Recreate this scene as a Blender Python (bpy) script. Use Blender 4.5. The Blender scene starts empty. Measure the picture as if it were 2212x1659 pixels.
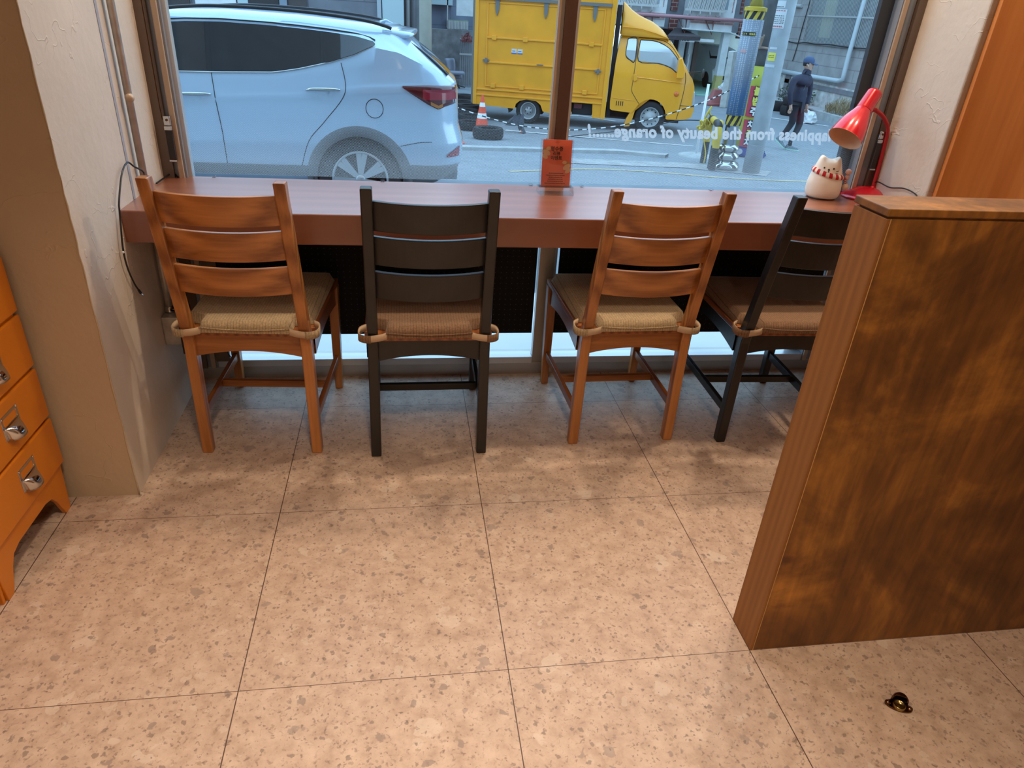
import bpy, bmesh, math, random
from mathutils import Vector, Matrix
random.seed(7)
C = bpy.context.scene
COL = C.collection
# ---------------------------------------------------------------- camera, world, lights
FPX = 1492.04
PITCH, YAW, ROLL = 0.4973, 0.1722, 0.0654
CP = Vector((0.3778, -1.0749, 1.3513))
FWD = Vector((math.sin(YAW)*math.cos(PITCH), math.cos(YAW)*math.cos(PITCH), -math.sin(PITCH)))
_r = Vector((math.cos(YAW), -math.sin(YAW), 0)); _u = _r.cross(FWD)
RT = math.cos(ROLL)*_r + math.sin(ROLL)*_u
UP = -math.sin(ROLL)*_r + math.cos(ROLL)*_u
cd = bpy.data.cameras.new('camera'); cam = bpy.data.objects.new('camera', cd); COL.objects.link(cam)
cd.sensor_fit = 'HORIZONTAL'; cd.sensor_width = 36; cd.lens = FPX*36/2212
cd.clip_start = 0.02; cd.clip_end = 200
M = Matrix.Identity(4)
for i in range(3):
    M[i][0] = RT[i]; M[i][1] = UP[i]; M[i][2] = -FWD[i]; M[i][3] = CP[i]
cam.matrix_world = M
C.camera = cam
C.view_settings.view_transform = 'Standard'; C.view_settings.look = 'None'
C.view_settings.exposure = 0.0; C.view_settings.gamma = 1.0; C.view_settings.use_curve_mapping = False
w = bpy.data.worlds.new('sky'); C.world = w; w.use_nodes = True
nt = w.node_tree; nt.nodes.clear()
wo = nt.nodes.new('ShaderNodeOutputWorld'); bg = nt.nodes.new('ShaderNodeBackground')
tc = nt.nodes.new('ShaderNodeTexCoord'); sp = nt.nodes.new('ShaderNodeSeparateXYZ'); rp = nt.nodes.new('ShaderNodeValToRGB')
nt.links.new(tc.outputs['Generated'], sp.inputs[0]); nt.links.new(sp.outputs['Z'], rp.inputs[0])
rp.color_ramp.elements[0].position = 0.0; rp.color_ramp.elements[0].color = (0.66, 0.93, 1.15, 1)
rp.color_ramp.elements[1].position = 0.7; rp.color_ramp.elements[1].color = (0.46, 0.80, 1.18, 1)
nt.links.new(rp.outputs[0], bg.inputs[0]); nt.links.new(bg.outputs[0], wo.inputs[0])
bg.inputs[1].default_value = 2.5
WARM = (1.0, 0.79, 0.57)
def area(name, loc, size, power, color=WARM, rot=(0, 0, 0), sizey=None, spread=None):
    l = bpy.data.lights.new(name, 'AREA'); l.energy = power; l.color = color; l.size = size
    if sizey: l.shape = 'RECTANGLE'; l.size_y = sizey
    else: l.shape = 'DISK'
    if spread: l.spread = math.radians(spread)
    o = bpy.data.objects.new(name, l); COL.objects.link(o); o.location = loc; o.rotation_euler = rot; return o
# ceiling downlights of the shop
for k, (x, y, p, sd) in enumerate([(0.45, -0.75, 16.5, 92), (-0.5, -2.2, 5, 140), (0.6, -2.5, 12, 160), (2.55, 0.86, 10, 120)]):
    area('ceiling_downlight', (x, y, 2.58), 0.22, p, spread=sd)
for k, (x, y, p) in enumerate([(-0.1, 1.30, 9), (0.95, 1.30, 11), (1.95, 1.28, 16)]):
    area('window_downlight', (x, y, 2.57), 0.09, p)

# ---------------------------------------------------------------- pixel -> point helpers (2212x1659 frame)
def ray(px, py): return FWD + (px-1106)/FPX*RT - (py-829.5)/FPX*UP
def at_x(px, py, X): d = ray(px, py); return CP + d*((X-CP.x)/d.x)
def at_y(px, py, Y): d = ray(px, py); return CP + d*((Y-CP.y)/d.y)
def at_z(px, py, Z): d = ray(px, py); return CP + d*((Z-CP.z)/d.z)
def at_p(px, py, P, N): d = ray(px, py); return CP + d*((P-CP).dot(N)/d.dot(N))
def ground(y):
    if y < 7.4: return -0.49
    if y < 13.5: return -0.49 - (y-7.4)*0.42/6.1
    return -0.91
def at_g(px, py, h=0.0):
    d = ray(px, py); t = 2.0
    while t < 60:
        p = CP + d*t
        if p.z <= ground(p.y)+h: return p
        t += 0.005
    return p
# ---------------------------------------------------------------- materials
MATS = {}
def newmat(name):
    m = bpy.data.materials.new(name); m.use_nodes = True; n = m.node_tree; n.nodes.clear()
    o = n.nodes.new('ShaderNodeOutputMaterial'); b = n.nodes.new('ShaderNodeBsdfPrincipled')
    n.links.new(b.outputs[0], o.inputs[0]); MATS[name] = m; return m, n, b, o
def N(n, t, **kw):
    x = n.nodes.new(t)
    for k, v in kw.items():
        if k in x.inputs: x.inputs[k].default_value = v
        else: setattr(x, k, v)
    return x
def ramp(n, src, stops, interp='LINEAR'):
    r = n.nodes.new('ShaderNodeValToRGB'); e = r.color_ramp.elements; r.color_ramp.interpolation = interp
    while len(e) < len(stops): e.new(0.5)
    for k, (p, c) in enumerate(stops):
        e[k].position = p; e[k].color = (c[0], c[1], c[2], 1) if hasattr(c, '__len__') else (c, c, c, 1)
    n.links.new(src, r.inputs[0]); return r
def coords(n, scale=(1, 1, 1), loc=(0, 0, 0), rot=(0, 0, 0), kind='Object'):
    t = n.nodes.new('ShaderNodeTexCoord'); m = n.nodes.new('ShaderNodeMapping')
    m.inputs['Scale'].default_value = scale; m.inputs['Location'].default_value = loc; m.inputs['Rotation'].default_value = rot
    n.links.new(t.outputs[kind], m.inputs[0]); return m
def mixc(n, f, a, b, blend='MIX'):
    m = n.nodes.new('ShaderNodeMix'); m.data_type = 'RGBA'; m.blend_type = blend
    if hasattr(f, 'links'): n.links.new(f, m.inputs[0])
    else: m.inputs[0].default_value = f
    for s, v in ((6, a), (7, b)):
        if hasattr(v, 'links'): n.links.new(v, m.inputs[s])
        else: m.inputs[s].default_value = (v[0], v[1], v[2], 1)
    return m.outputs[2]
def bump(n, b, src, strength=0.2, dist=0.01):
    x = n.nodes.new('ShaderNodeBump'); x.inputs['Strength'].default_value = strength; x.inputs['Distance'].default_value = dist
    n.links.new(src, x.inputs['Height']); n.links.new(x.outputs[0], b.inputs['Normal']); return x
def plain(name, col, rough=0.5, metal=0.0, var=0.0, scale=8.0, bmp=0.0, coat=0.0, emit=0.0, spec=0.5):
    m, n, b, o = newmat(name)
    b.inputs['Roughness'].default_value = rough; b.inputs['Metallic'].default_value = metal
    b.inputs['Coat Weight'].default_value = coat; b.inputs['Coat Roughness'].default_value = 0.08
    b.inputs['Specular IOR Level'].default_value = spec
    b.inputs['Base Color'].default_value = (*col, 1)
    if emit: b.inputs['Emission Color'].default_value = (*col, 1); b.inputs['Emission Strength'].default_value = emit
    if var or bmp:
        c = coords(n); t = N(n, 'ShaderNodeTexNoise', Scale=scale, Detail=6.0); n.links.new(c.outputs[0], t.inputs[0])
        if var:
            r = ramp(n, t.outputs[0], [(0.3, [v*(1-var) for v in col]), (0.7, [min(1, v*(1+var)) for v in col])])
            n.links.new(r.outputs[0], b.inputs['Base Color'])
        if bmp: bump(n, b, t.outputs[0], bmp, 0.01)
    return m
def wood(name, dark, light, axis, scale=1.0, rough=0.35, coat=0.2, contrast=(0.3, 0.7)):
    m, n, b, o = newmat(name)
    s = [14*scale]*3; s[axis] = 1.3*scale
    c = coords(n, scale=s); w1 = N(n, 'ShaderNodeTexNoise', Scale=1.2, Detail=5.0, Distortion=1.4); n.links.new(c.outputs[0], w1.inputs[0])
    s2 = [90*scale]*3; s2[axis] = 5*scale
    c2 = coords(n, scale=s2); w2 = N(n, 'ShaderNodeTexNoise', Scale=1.3, Detail=4.0); n.links.new(c2.outputs[0], w2.inputs[0])
    wv = N(n, 'ShaderNodeTexWave', Scale=1.0, Distortion=6.0, Detail=3.0); wv.bands_direction = 'XYZ'[1 if axis != 1 else 0]
    s3 = [11*scale]*3; s3[axis] = 0.8*scale
    c3 = coords(n, scale=s3); n.links.new(c3.outputs[0], wv.inputs[0])
    mx = N(n, 'ShaderNodeMix'); mx.data_type = 'FLOAT'; mx.inputs[0].default_value = 0.42
    n.links.new(w1.outputs[0], mx.inputs[2]); n.links.new(w2.outputs[0], mx.inputs[3])
    mx2 = N(n, 'ShaderNodeMix'); mx2.data_type = 'FLOAT'; mx2.inputs[0].default_value = 0.28
    n.links.new(mx.outputs[0], mx2.inputs[2]); n.links.new(wv.outputs['Fac'], mx2.inputs[3])
    r = ramp(n, mx2.outputs[0], [(contrast[0], dark), (contrast[1], light)])
    n.links.new(r.outputs[0], b.inputs['Base Color'])
    b.inputs['Roughness'].default_value = rough; b.inputs['Coat Weight'].default_value = coat; b.inputs['Coat Roughness'].default_value = 0.25
    bump(n, b, w2.outputs[0], 0.15, 0.002)
    return m
# ---------------------------------------------------------------- mesh helpers
def wloc(o):
    v = Vector((0, 0, 0))
    while o is not None: v = v + Vector(o.location); o = o.parent
    return v
def tag(o, label=None, cat=None, group=None, kind=None):
    if label: o['label'] = label
    if cat: o['category'] = cat
    if group: o['group'] = group
    if kind: o['kind'] = kind
    return o
def thing(name, loc, label, cat, group=None, kind=None):
    o = bpy.data.objects.new(name, None); o.empty_display_size = 0.05; COL.objects.link(o); o.location = loc
    return tag(o, label, cat, group, kind)
class MB:
    def __init__(s): s.v = []; s.f = []; s.m = []; s.mats = []; s.cur = 0
    def use(s, mat):
        if mat not in s.mats: s.mats.append(mat)
        s.cur = s.mats.index(mat); return s
    def add(s, vs, fs):
        k = len(s.v); s.v += [Vector(v) for v in vs]; s.f += [tuple(i+k for i in f) for f in fs]; s.m += [s.cur]*len(fs); return s
    def box(s, x0, x1, y0, y1, z0, z1):
        return s.add([(x0, y0, z0), (x1, y0, z0), (x1, y1, z0), (x0, y1, z0), (x0, y0, z1), (x1, y0, z1), (x1, y1, z1), (x0, y1, z1)],
                     [(0, 3, 2, 1), (4, 5, 6, 7), (0, 1, 5, 4), (1, 2, 6, 5), (2, 3, 7, 6), (3, 0, 4, 7)])
    def hexa(s, b, t):  # b: 4 bottom pts ccw, t: 4 top pts
        return s.add(list(b)+list(t), [(0, 3, 2, 1), (4, 5, 6, 7), (0, 1, 5, 4), (1, 2, 6, 5), (2, 3, 7, 6), (3, 0, 4, 7)])
    def prism(s, pts, ext):
        n = len(pts); ext = Vector(ext); a = [Vector(p) for p in pts]; b = [p+ext for p in a]
        return s.add(a+b, [tuple(reversed(range(n))), tuple(range(n, 2*n))] + [(i, (i+1) % n, n+(i+1) % n, n+i) for i in range(n)])
    def tube(s, pts, r, n=10, cap=True, closed=False):
        pts = [Vector(p) for p in pts]; L = len(pts)
        rs = r if hasattr(r, '__len__') else [r]*L
        up = None; rings = []
        for i, p in enumerate(pts):
            if closed: t = pts[(i+1) % L]-pts[i-1]
            else: t = pts[min(i+1, L-1)]-pts[max(i-1, 0)]
            t.normalize()
            if up is None: up = Vector((0, 0, 1)) if abs(t.z) < 0.9 else Vector((1, 0, 0))
            a = t.cross(up)
            if a.length < 1e-5: a = t.cross(Vector((0, 1, 0)))
            a.normalize(); b = a.cross(t); b.normalize(); up = b
            rings.append([p + rs[i]*(math.cos(2*math.pi*k/n)*a + math.sin(2*math.pi*k/n)*b) for k in range(n)])
        vs = [v for g in rings for v in g]; fs = []
        for i in range(L if closed else L-1):
            j = (i+1) % L
            for k in range(n): fs.append((i*n+k, i*n+(k+1) % n, j*n+(k+1) % n, j*n+k))
        if cap and not closed: fs += [tuple(reversed(range(n))), tuple((L-1)*n+k for k in range(n))]
        return s.add(vs, fs)
    def cyl(s, a, b, r, r2=None, n=20): return s.tube([a, b], [r, r if r2 is None else r2], n)
    def lathe(s, prof, c, n=32, axis=(0, 0, 1), cap=True):  # prof: (radius, height)
        ax = Vector(axis).normalized(); e1 = ax.orthogonal().normalized(); e2 = ax.cross(e1); c = Vector(c); L = len(prof)
        vs = [c + ax*h + r*(math.cos(2*math.pi*k/n)*e1 + math.sin(2*math.pi*k/n)*e2) for r, h in prof for k in range(n)]
        fs = [(i*n+k, i*n+(k+1) % n, (i+1)*n+(k+1) % n, (i+1)*n+k) for i in range(L-1) for k in range(n)]
        if cap: fs += [tuple(reversed(range(n))), tuple((L-1)*n+k for k in range(n))]
        return s.add(vs, fs)
    def grid(s, rows, closed_u=False):
        m = len(rows[0]); vs = [v for r in rows for v in r]; fs = []
        for i in range(len(rows)-1):
            for k in range(m if closed_u else m-1): fs.append((i*m+k, i*m+(k+1) % m, (i+1)*m+(k+1) % m, (i+1)*m+k))
        return s.add(vs, fs)
    def xform(s, mat, start=0):
        for i in range(start, len(s.v)): s.v[i] = mat @ s.v[i]
        return s
    def build(s, name, mat=None, parent=None, smooth=False, bev=0.0, seg=2, solid=0.0, sub=0, fix=True):
        L = wloc(parent) if parent else Vector((0, 0, 0))
        me = bpy.data.meshes.new(name)
        me.from_pydata([tuple(v-L) for v in s.v], [], s.f)
        if s.mats:
            for q in s.mats: me.materials.append(q)
            me.polygons.foreach_set('material_index', s.m)
        elif mat: me.materials.append(mat)
        if fix:
            bm = bmesh.new(); bm.from_mesh(me); bmesh.ops.recalc_face_normals(bm, faces=bm.faces); bm.to_mesh(me); bm.free()
        if smooth: me.polygons.foreach_set('use_smooth', [True]*len(me.polygons))
        me.update()
        o = bpy.data.objects.new(name, me); COL.objects.link(o)
        if parent: o.parent = parent
        if bev:
            d = o.modifiers.new('bevel', 'BEVEL'); d.width = bev; d.segments = seg; d.limit_method = 'ANGLE'; d.angle_limit = math.radians(35)
        if solid:
            d = o.modifiers.new('solid', 'SOLIDIFY'); d.thickness = solid; d.offset = -1
        if sub:
            d = o.modifiers.new('sub', 'SUBSURF'); d.levels = sub; d.render_levels = sub
        return o
def smooth_angle(o, deg=35):
    me = o.data
    me.polygons.foreach_set('use_smooth', [True]*len(me.polygons))
    try: me.set_sharp_from_angle(angle=math.radians(deg))
    except Exception: pass
    return o
def text_mesh(name, body, size, mat, parent=None, bold=0.0, shear=0.0, extr=0.0005, align='CENTER', spacing=1.0, line=1.0):
    cu = bpy.data.curves.new(name, 'FONT'); cu.body = body; cu.size = size; cu.offset = bold; cu.shear = shear; cu.extrude = extr
    cu.align_x = align; cu.align_y = 'BOTTOM_BASELINE'; cu.space_character = spacing; cu.space_line = line; cu.resolution_u = 3
    t = bpy.data.objects.new('t', cu); COL.objects.link(t)
    dg = bpy.context.evaluated_depsgraph_get(); me = bpy.data.meshes.new_from_object(t.evaluated_get(dg))
    bpy.data.objects.remove(t); bpy.data.curves.remove(cu)
    me.materials.clear(); me.materials.append(mat); me.name = name
    o = bpy.data.objects.new(name, me); COL.objects.link(o)
    if parent: o.parent = parent
    return o
def place(o, origin, ex, ey, parent=None):
    """put a flat mesh (x right, y up, z out) so that its axes are ex, ey in the world"""
    ex = Vector(ex).normalized(); ey = Vector(ey); ey = (ey - ex*ey.dot(ex)).normalized(); ez = ex.cross(ey)
    L = wloc(parent) if parent else Vector((0, 0, 0)); o_ = Vector(origin)-L
    m = Matrix(((ex.x, ey.x, ez.x, o_.x), (ex.y, ey.y, ez.y, o_.y), (ex.z, ey.z, ez.z, o_.z), (0, 0, 0, 1)))
    o.data.transform(m); return o
def dup(root, loc, rotz, label, group=None):
    def cp(o, par):
        c = o.copy(); COL.objects.link(c)
        if par is not None: c.parent = par
        for ch in list(o.children): cp(ch, c)
        return c
    r = cp(root, None); r.location = loc; r.rotation_euler = (0, 0, rotz); r['label'] = label
    if group: r['group'] = group
    return r
def curve_pts(pts, n=8, closed=False):
    P = [Vector(p) for p in pts]; out = []; L = len(P)
    for i in range(L if closed else L-1):
        a = P[(i-1) % L] if closed or i > 0 else P[0]; b = P[i]; c = P[(i+1) % L]; d = P[(i+2) % L] if closed or i+2 < L else P[-1]
        for k in range(n):
            t = k/n
            out.append(0.5*((2*b)+(c-a)*t+(2*a-5*b+4*c-d)*t*t+(3*b-a-3*c+d)*t**3))
    if not closed: out.append(P[-1])
    return out
# ================================================================ MATERIALS
def floor_material():
    m, n, b, o = newmat('terrazzo_vinyl')
    c = coords(n)
    base = N(n, 'ShaderNodeTexNoise', Scale=22.0, Detail=8.0, Roughness=0.65); n.links.new(c.outputs[0], base.inputs[0])
    r0 = ramp(n, base.outputs[0], [(0.34, (0.43, 0.305, 0.232)), (0.5, (0.53, 0.39, 0.305)), (0.66, (0.61, 0.465, 0.37))])
    col = r0.outputs[0]
    # fine speckle
    f1 = N(n, 'ShaderNodeTexNoise', Scale=95.0, Detail=4.0, Roughness=0.6, Distortion=0.6); n.links.new(c.outputs[0], f1.inputs[0])
    rf = ramp(n, f1.outputs[0], [(0.40, 0.0), (0.33, 1.0)]) if False else ramp(n, f1.outputs[0], [(0.30, 1.0), (0.43, 0.0)])
    col = mixc(n, rf.outputs[0], col, (0.27, 0.19, 0.145))
    # flat chips of stone, each size its own layer; every chip gets its own radius
    def mth(op, p, q=None):
        x = n.nodes.new('ShaderNodeMath'); x.operation = op
        for i, v_ in enumerate((p, q)):
            if v_ is None: continue
            if hasattr(v_, 'links'): n.links.new(v_, x.inputs[i])
            else: x.inputs[i].default_value = v_
        return x.outputs[0]
    for sc, keepp, rad, cc, st, seed in ((13.0, 0.72, 0.40, (0.66, 0.55, 0.46), 0.55, 7.7), (17.0, 0.80, 0.34, (0.29, 0.225, 0.195), 0.60, 0.0), (28.0, 0.66, 0.38, (0.62, 0.51, 0.42), 0.5, 2.7), (30.0, 0.76, 0.34, (0.25, 0.19, 0.165), 0.65, 4.4),
                                         (52.0, 0.66, 0.36, (0.21, 0.155, 0.125), 0.65, 3.1), (60.0, 0.72, 0.34, (0.34, 0.25, 0.17), 0.6, 5.5), (95.0, 0.66, 0.34, (0.17, 0.125, 0.10), 0.65, 9.5)):
        wrp = N(n, 'ShaderNodeTexNoise', Scale=sc*1.5, Detail=3.0); n.links.new(c.outputs[0], wrp.inputs[0])
        cm = coords(n, loc=(seed, seed*0.7, 0))
        vm = n.nodes.new('ShaderNodeVectorMath'); vm.operation = 'SCALE'; vm.inputs['Scale'].default_value = 1.1/sc
        n.links.new(wrp.outputs['Color'], vm.inputs[0])
        ad = n.nodes.new('ShaderNodeVectorMath'); ad.operation = 'ADD'; n.links.new(cm.outputs[0], ad.inputs[0]); n.links.new(vm.outputs[0], ad.inputs[1])
        v = N(n, 'ShaderNodeTexVoronoi', Scale=sc, Randomness=1.0); n.links.new(ad.outputs[0], v.inputs['Vector'])
        sepc = n.nodes.new('ShaderNodeSeparateColor'); n.links.new(v.outputs['Color'], sepc.inputs[0])
        sel = mth('GREATER_THAN', sepc.outputs[0], keepp)
        lim = mth('MULTIPLY', mth('ADD', mth('MULTIPLY', sepc.outputs[1], 0.75), 0.25), rad)
        edge = n.nodes.new('ShaderNodeMapRange'); n.links.new(mth('SUBTRACT', lim, v.outputs['Distance']), edge.inputs[0]); edge.inputs[1].default_value = 0.0; edge.inputs[2].default_value = 0.05
        col = mixc(n, mth('MULTIPLY', mth('MULTIPLY', sel, edge.outputs[0]), st), col, cc)
    # joints between the tiles
    sx = n.nodes.new('ShaderNodeSeparateXYZ'); n.links.new(c.outputs[0], sx.inputs[0])
    outs = []
    for ax, size, half in ((0, 0.6, 0.0012), (1, 0.612, 0.0008)):
        a = n.nodes.new('ShaderNodeMath'); a.operation = 'DIVIDE'; a.inputs[1].default_value = size; n.links.new(sx.outputs[ax], a.inputs[0])
        f = n.nodes.new('ShaderNodeMath'); f.operation = 'ADD'; f.inputs[1].default_value = 100.5; n.links.new(a.outputs[0], f.inputs[0])
        g = n.nodes.new('ShaderNodeMath'); g.operation = 'FRACT'; n.links.new(f.outputs[0], g.inputs[0])
        h = n.nodes.new('ShaderNodeMath'); h.operation = 'SUBTRACT'; h.inputs[1].default_value = 0.5; n.links.new(g.outputs[0], h.inputs[0])
        i = n.nodes.new('ShaderNodeMath'); i.operation = 'ABSOLUTE'; n.links.new(h.outputs[0], i.inputs[0])
        j = n.nodes.new('ShaderNodeMath'); j.operation = 'LESS_THAN'; j.inputs[1].default_value = half/size; n.links.new(i.outputs[0], j.inputs[0]); outs.append(j)
    mxx = n.nodes.new('ShaderNodeMath'); mxx.operation = 'MAXIMUM'; n.links.new(outs[0].outputs[0], mxx.inputs[0]); n.links.new(outs[1].outputs[0], mxx.inputs[1])
    col = mixc(n, mxx.outputs[0], col, (0.09, 0.05, 0.035))
    n.links.new(col, b.inputs['Base Color']); b.inputs['Roughness'].default_value = 0.42
    b.inputs['Specular IOR Level'].default_value = 0.35
    bump(n, b, base.outputs[0], 0.03, 0.003)
    return m
M_floor = floor_material()
def plaster(name, col, strength=0.25):
    m, n, b, o = newmat(name); c = coords(n)
    t = N(n, 'ShaderNodeTexNoise', Scale=3.0, Detail=7.0, Roughness=0.6); n.links.new(c.outputs[0], t.inputs[0])
    r = ramp(n, t.outputs[0], [(0.3, [v*0.92 for v in col]), (0.7, [v*1.05 for v in col])])
    n.links.new(r.outputs[0], b.inputs['Base Color']); b.inputs['Roughness'].default_value = 0.85
    # trowel ridges: thin curved lines left by the plasterer
    v = N(n, 'ShaderNodeTexVoronoi', Scale=4.5, Randomness=1.0); v.feature = 'DISTANCE_TO_EDGE'
    wn = N(n, 'ShaderNodeTexNoise', Scale=2.5, Detail=4.0); n.links.new(c.outputs[0], wn.inputs[0])
    ad = n.nodes.new('ShaderNodeVectorMath'); ad.operation = 'ADD'; n.links.new(c.outputs[0], ad.inputs[0]); n.links.new(wn.outputs['Color'], ad.inputs[1])
    n.links.new(ad.outputs[0], v.inputs['Vector'])
    rr = ramp(n, v.outputs['Distance'], [(0.0, 1.0), (0.012, 0.0)])
    g = N(n, 'ShaderNodeTexNoise', Scale=6.0, Detail=2.0); n.links.new(c.outputs[0], g.inputs[0])
    gg = ramp(n, g.outputs[0], [(0.52, 0.0), (0.60, 1.0)])
    mu = n.nodes.new('ShaderNodeMath'); mu.operation = 'MULTIPLY'; n.links.new(rr.outputs[0], mu.inputs[0]); n.links.new(gg.outputs[0], mu.inputs[1])
    ad2 = n.nodes.new('ShaderNodeMath'); ad2.operation = 'ADD'; n.links.new(mu.outputs[0], ad2.inputs[0])
    fn = N(n, 'ShaderNodeTexNoise', Scale=40.0, Detail=4.0); n.links.new(c.outputs[0], fn.inputs[0]); n.links.new(fn.outputs[0], ad2.inputs[1])
    bump(n, b, ad2.outputs[0], strength, 0.004)
    return m
M_wall = plaster('cream_plaster', (0.66, 0.58, 0.50), 0.4)
M_wall_t = plaster('shaded_tan_plaster', (0.52, 0.41, 0.285), 0.35)  # tan tone also carries the weaker light on the pillar's front face
M_ceil = plain('white_ceiling', (0.75, 0.70, 0.62), 0.9)
M_teak_z = wood('teak_upright', (0.22, 0.070, 0.015), (0.52, 0.21, 0.058), 2)
M_teak_x = wood('teak_across', (0.24, 0.078, 0.017), (0.58, 0.24, 0.068), 0)
M_teak_y = wood('teak_depth', (0.18, 0.050, 0.012), (0.40, 0.14, 0.035), 1)
M_black_w = wood('black_stained_wood', (0.0075, 0.0064, 0.0066), (0.0145, 0.0122, 0.0125), 2, rough=0.38, coat=0.08)
M_counter = wood('red_brown_counter_wood', (0.24, 0.076, 0.038), (0.33, 0.115, 0.060), 0, scale=0.30, rough=0.30, coat=0.9, contrast=(0.25, 0.75))
M_panel = wood('orange_plywood', (0.60, 0.20, 0.042), (0.88, 0.38, 0.105), 2, scale=0.35, rough=0.4, coat=0.1)
def stained():
    m, n, b, o = newmat('stained_plywood'); c = coords(n, scale=(1, 1, 1.0))
    t = N(n, 'ShaderNodeTexNoise', Scale=2.6, Detail=6.0, Roughness=0.62, Distortion=1.1); n.links.new(c.outputs[0], t.inputs[0])
    r = ramp(n, t.outputs[0], [(0.30, (0.090, 0.031, 0.0045)), (0.50, (0.185, 0.068, 0.0095)), (0.72, (0.46, 0.19, 0.028))])
    c2 = coords(n, scale=(60, 60, 4)); t2 = N(n, 'ShaderNodeTexNoise', Scale=1.0, Detail=4.0); n.links.new(c2.outputs[0], t2.inputs[0])
    r2 = ramp(n, t2.outputs[0], [(0.3, 0.72), (0.7, 1.18)])
    c3 = coords(n, scale=(7, 7, 2.2), rot=(0.0, 0.5, 0.0)); t3 = N(n, 'ShaderNodeTexNoise', Scale=1.3, Detail=5.0, Distortion=1.8); n.links.new(c3.outputs[0], t3.inputs[0])
    r3 = ramp(n, t3.outputs[0], [(0.35, 0.75), (0.65, 1.25)])
    col = mixc(n, 1.0, r.outputs[0], r2.outputs[0], 'MULTIPLY'); col = mixc(n, 1.0, col, r3.outputs[0], 'MULTIPLY')
    # knots
    v = N(n, 'ShaderNodeTexVoronoi', Scale=2.3, Randomness=1.0); n.links.new(coords(n, scale=(1, 1, 1.3)).outputs[0], v.inputs['Vector'])
    kr = ramp(n, v.outputs['Distance'], [(0.018, 1.0), (0.05, 0.0)])
    kk = n.nodes.new('ShaderNodeMath'); kk.operation = 'MULTIPLY'; kk.inputs[1].default_value = 0.7; n.links.new(kr.outputs[0], kk.inputs[0])
    col = mixc(n, kk.outputs[0], col, (0.07, 0.018, 0.005))
    n.links.new(col, b.inputs['Base Color']); b.inputs['Roughness'].default_value = 0.5; b.inputs['Coat Weight'].default_value = 0.05
    b.inputs['Coat Roughness'].default_value = 0.3
    bump(n, b, t2.outputs[0], 0.08, 0.002)
    return m
M_part = stained()
M_steel = plain('brushed_stainless', (0.46, 0.43, 0.40), 0.36, 0.85, var=0.12, scale=4)
M_steel_w = plain('satin_steel_sill', (0.62, 0.62, 0.63), 0.3, 0.5)
M_alu = plain('painted_grey_metal', (0.27, 0.30, 0.35), 0.35, 0.1)
M_brownf = plain('brown_painted_steel', (0.105, 0.052, 0.034), 0.5, 0.1, bmp=0.05, scale=60)
M_tan = plain('tan_painted_metal', (0.52, 0.39, 0.28), 0.4, 0.2)
M_chrome = plain('chrome', (0.62, 0.60, 0.58), 0.12, 1.0)
M_darkmetal = plain('dark_bronze_metal', (0.16, 0.08, 0.045), 0.18, 1.0)
M_blackp = plain('black_plastic', (0.012, 0.012, 0.013), 0.35)
M_darkgrip = plain('dark_brown_grip', (0.025, 0.017, 0.015), 0.45)
M_blackpanel = plain('black_board', (0.004, 0.004, 0.0055), 0.55, bmp=0.3, scale=120, spec=0.2)
M_orange_cab = plain('orange_lacquer', (0.62, 0.185, 0.004), 0.38, coat=0.25, spec=0.4)
M_red = plain('red_lacquer_metal', (0.62, 0.008, 0.018), 0.24, 0.25, coat=0.6)
M_redstem = plain('red_flexible_stem', (0.42, 0.012, 0.018), 0.42)
M_cream_in = plain('cream_shade_lining', (0.80, 0.55, 0.36), 0.6)
M_cat = plain('cream_silicone', (0.95, 0.87, 0.76), 0.62, spec=0.3)
M_facebrown = plain('dark_brown_print', (0.045, 0.02, 0.015), 0.6)
M_white = plain('white_paint', (0.80, 0.80, 0.80), 0.5)
M_pink = plain('pale_pink_felt', (0.80, 0.55, 0.50), 0.8)
M_sandal = plain('strap_elastic', (0.60, 0.44, 0.30), 0.75)
def corduroy(name, base, dark):
    m, n, b, o = newmat(name); c = coords(n)
    sx = n.nodes.new('ShaderNodeSeparateXYZ'); n.links.new(c.outputs[0], sx.inputs[0])
    mu = n.nodes.new('ShaderNodeMath'); mu.operation = 'MULTIPLY'; mu.inputs[1].default_value = 2*math.pi/0.0085; n.links.new(sx.outputs[0], mu.inputs[0])
    si = n.nodes.new('ShaderNodeMath'); si.operation = 'SINE'; n.links.new(mu.outputs[0], si.inputs[0])
    r = ramp(n, si.outputs[0], [(0.88, base), (0.99, dark)])
    t = N(n, 'ShaderNodeTexNoise', Scale=220.0, Detail=2.0); n.links.new(c.outputs[0], t.inputs[0])
    rr = ramp(n, t.outputs[0], [(0.35, 0.8), (0.65, 1.12)])
    n.links.new(mixc(n, 1.0, r.outputs[0], rr.outputs[0], 'MULTIPLY'), b.inputs['Base Color'])
    b.inputs['Roughness'].default_value = 0.95; b.inputs['Specular IOR Level'].default_value = 0.1
    b.inputs['Sheen Weight'].default_value = 0.2
    bump(n, b, si.outputs[0], 0.10, 0.001)
    return m
M_cush_beige = corduroy('beige_corded_fabric', (0.46, 0.345, 0.21), (0.24, 0.175, 0.10))
M_cush_brown = corduroy('brown_corded_fabric', (0.25, 0.145, 0.085), (0.12, 0.066, 0.04))
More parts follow.
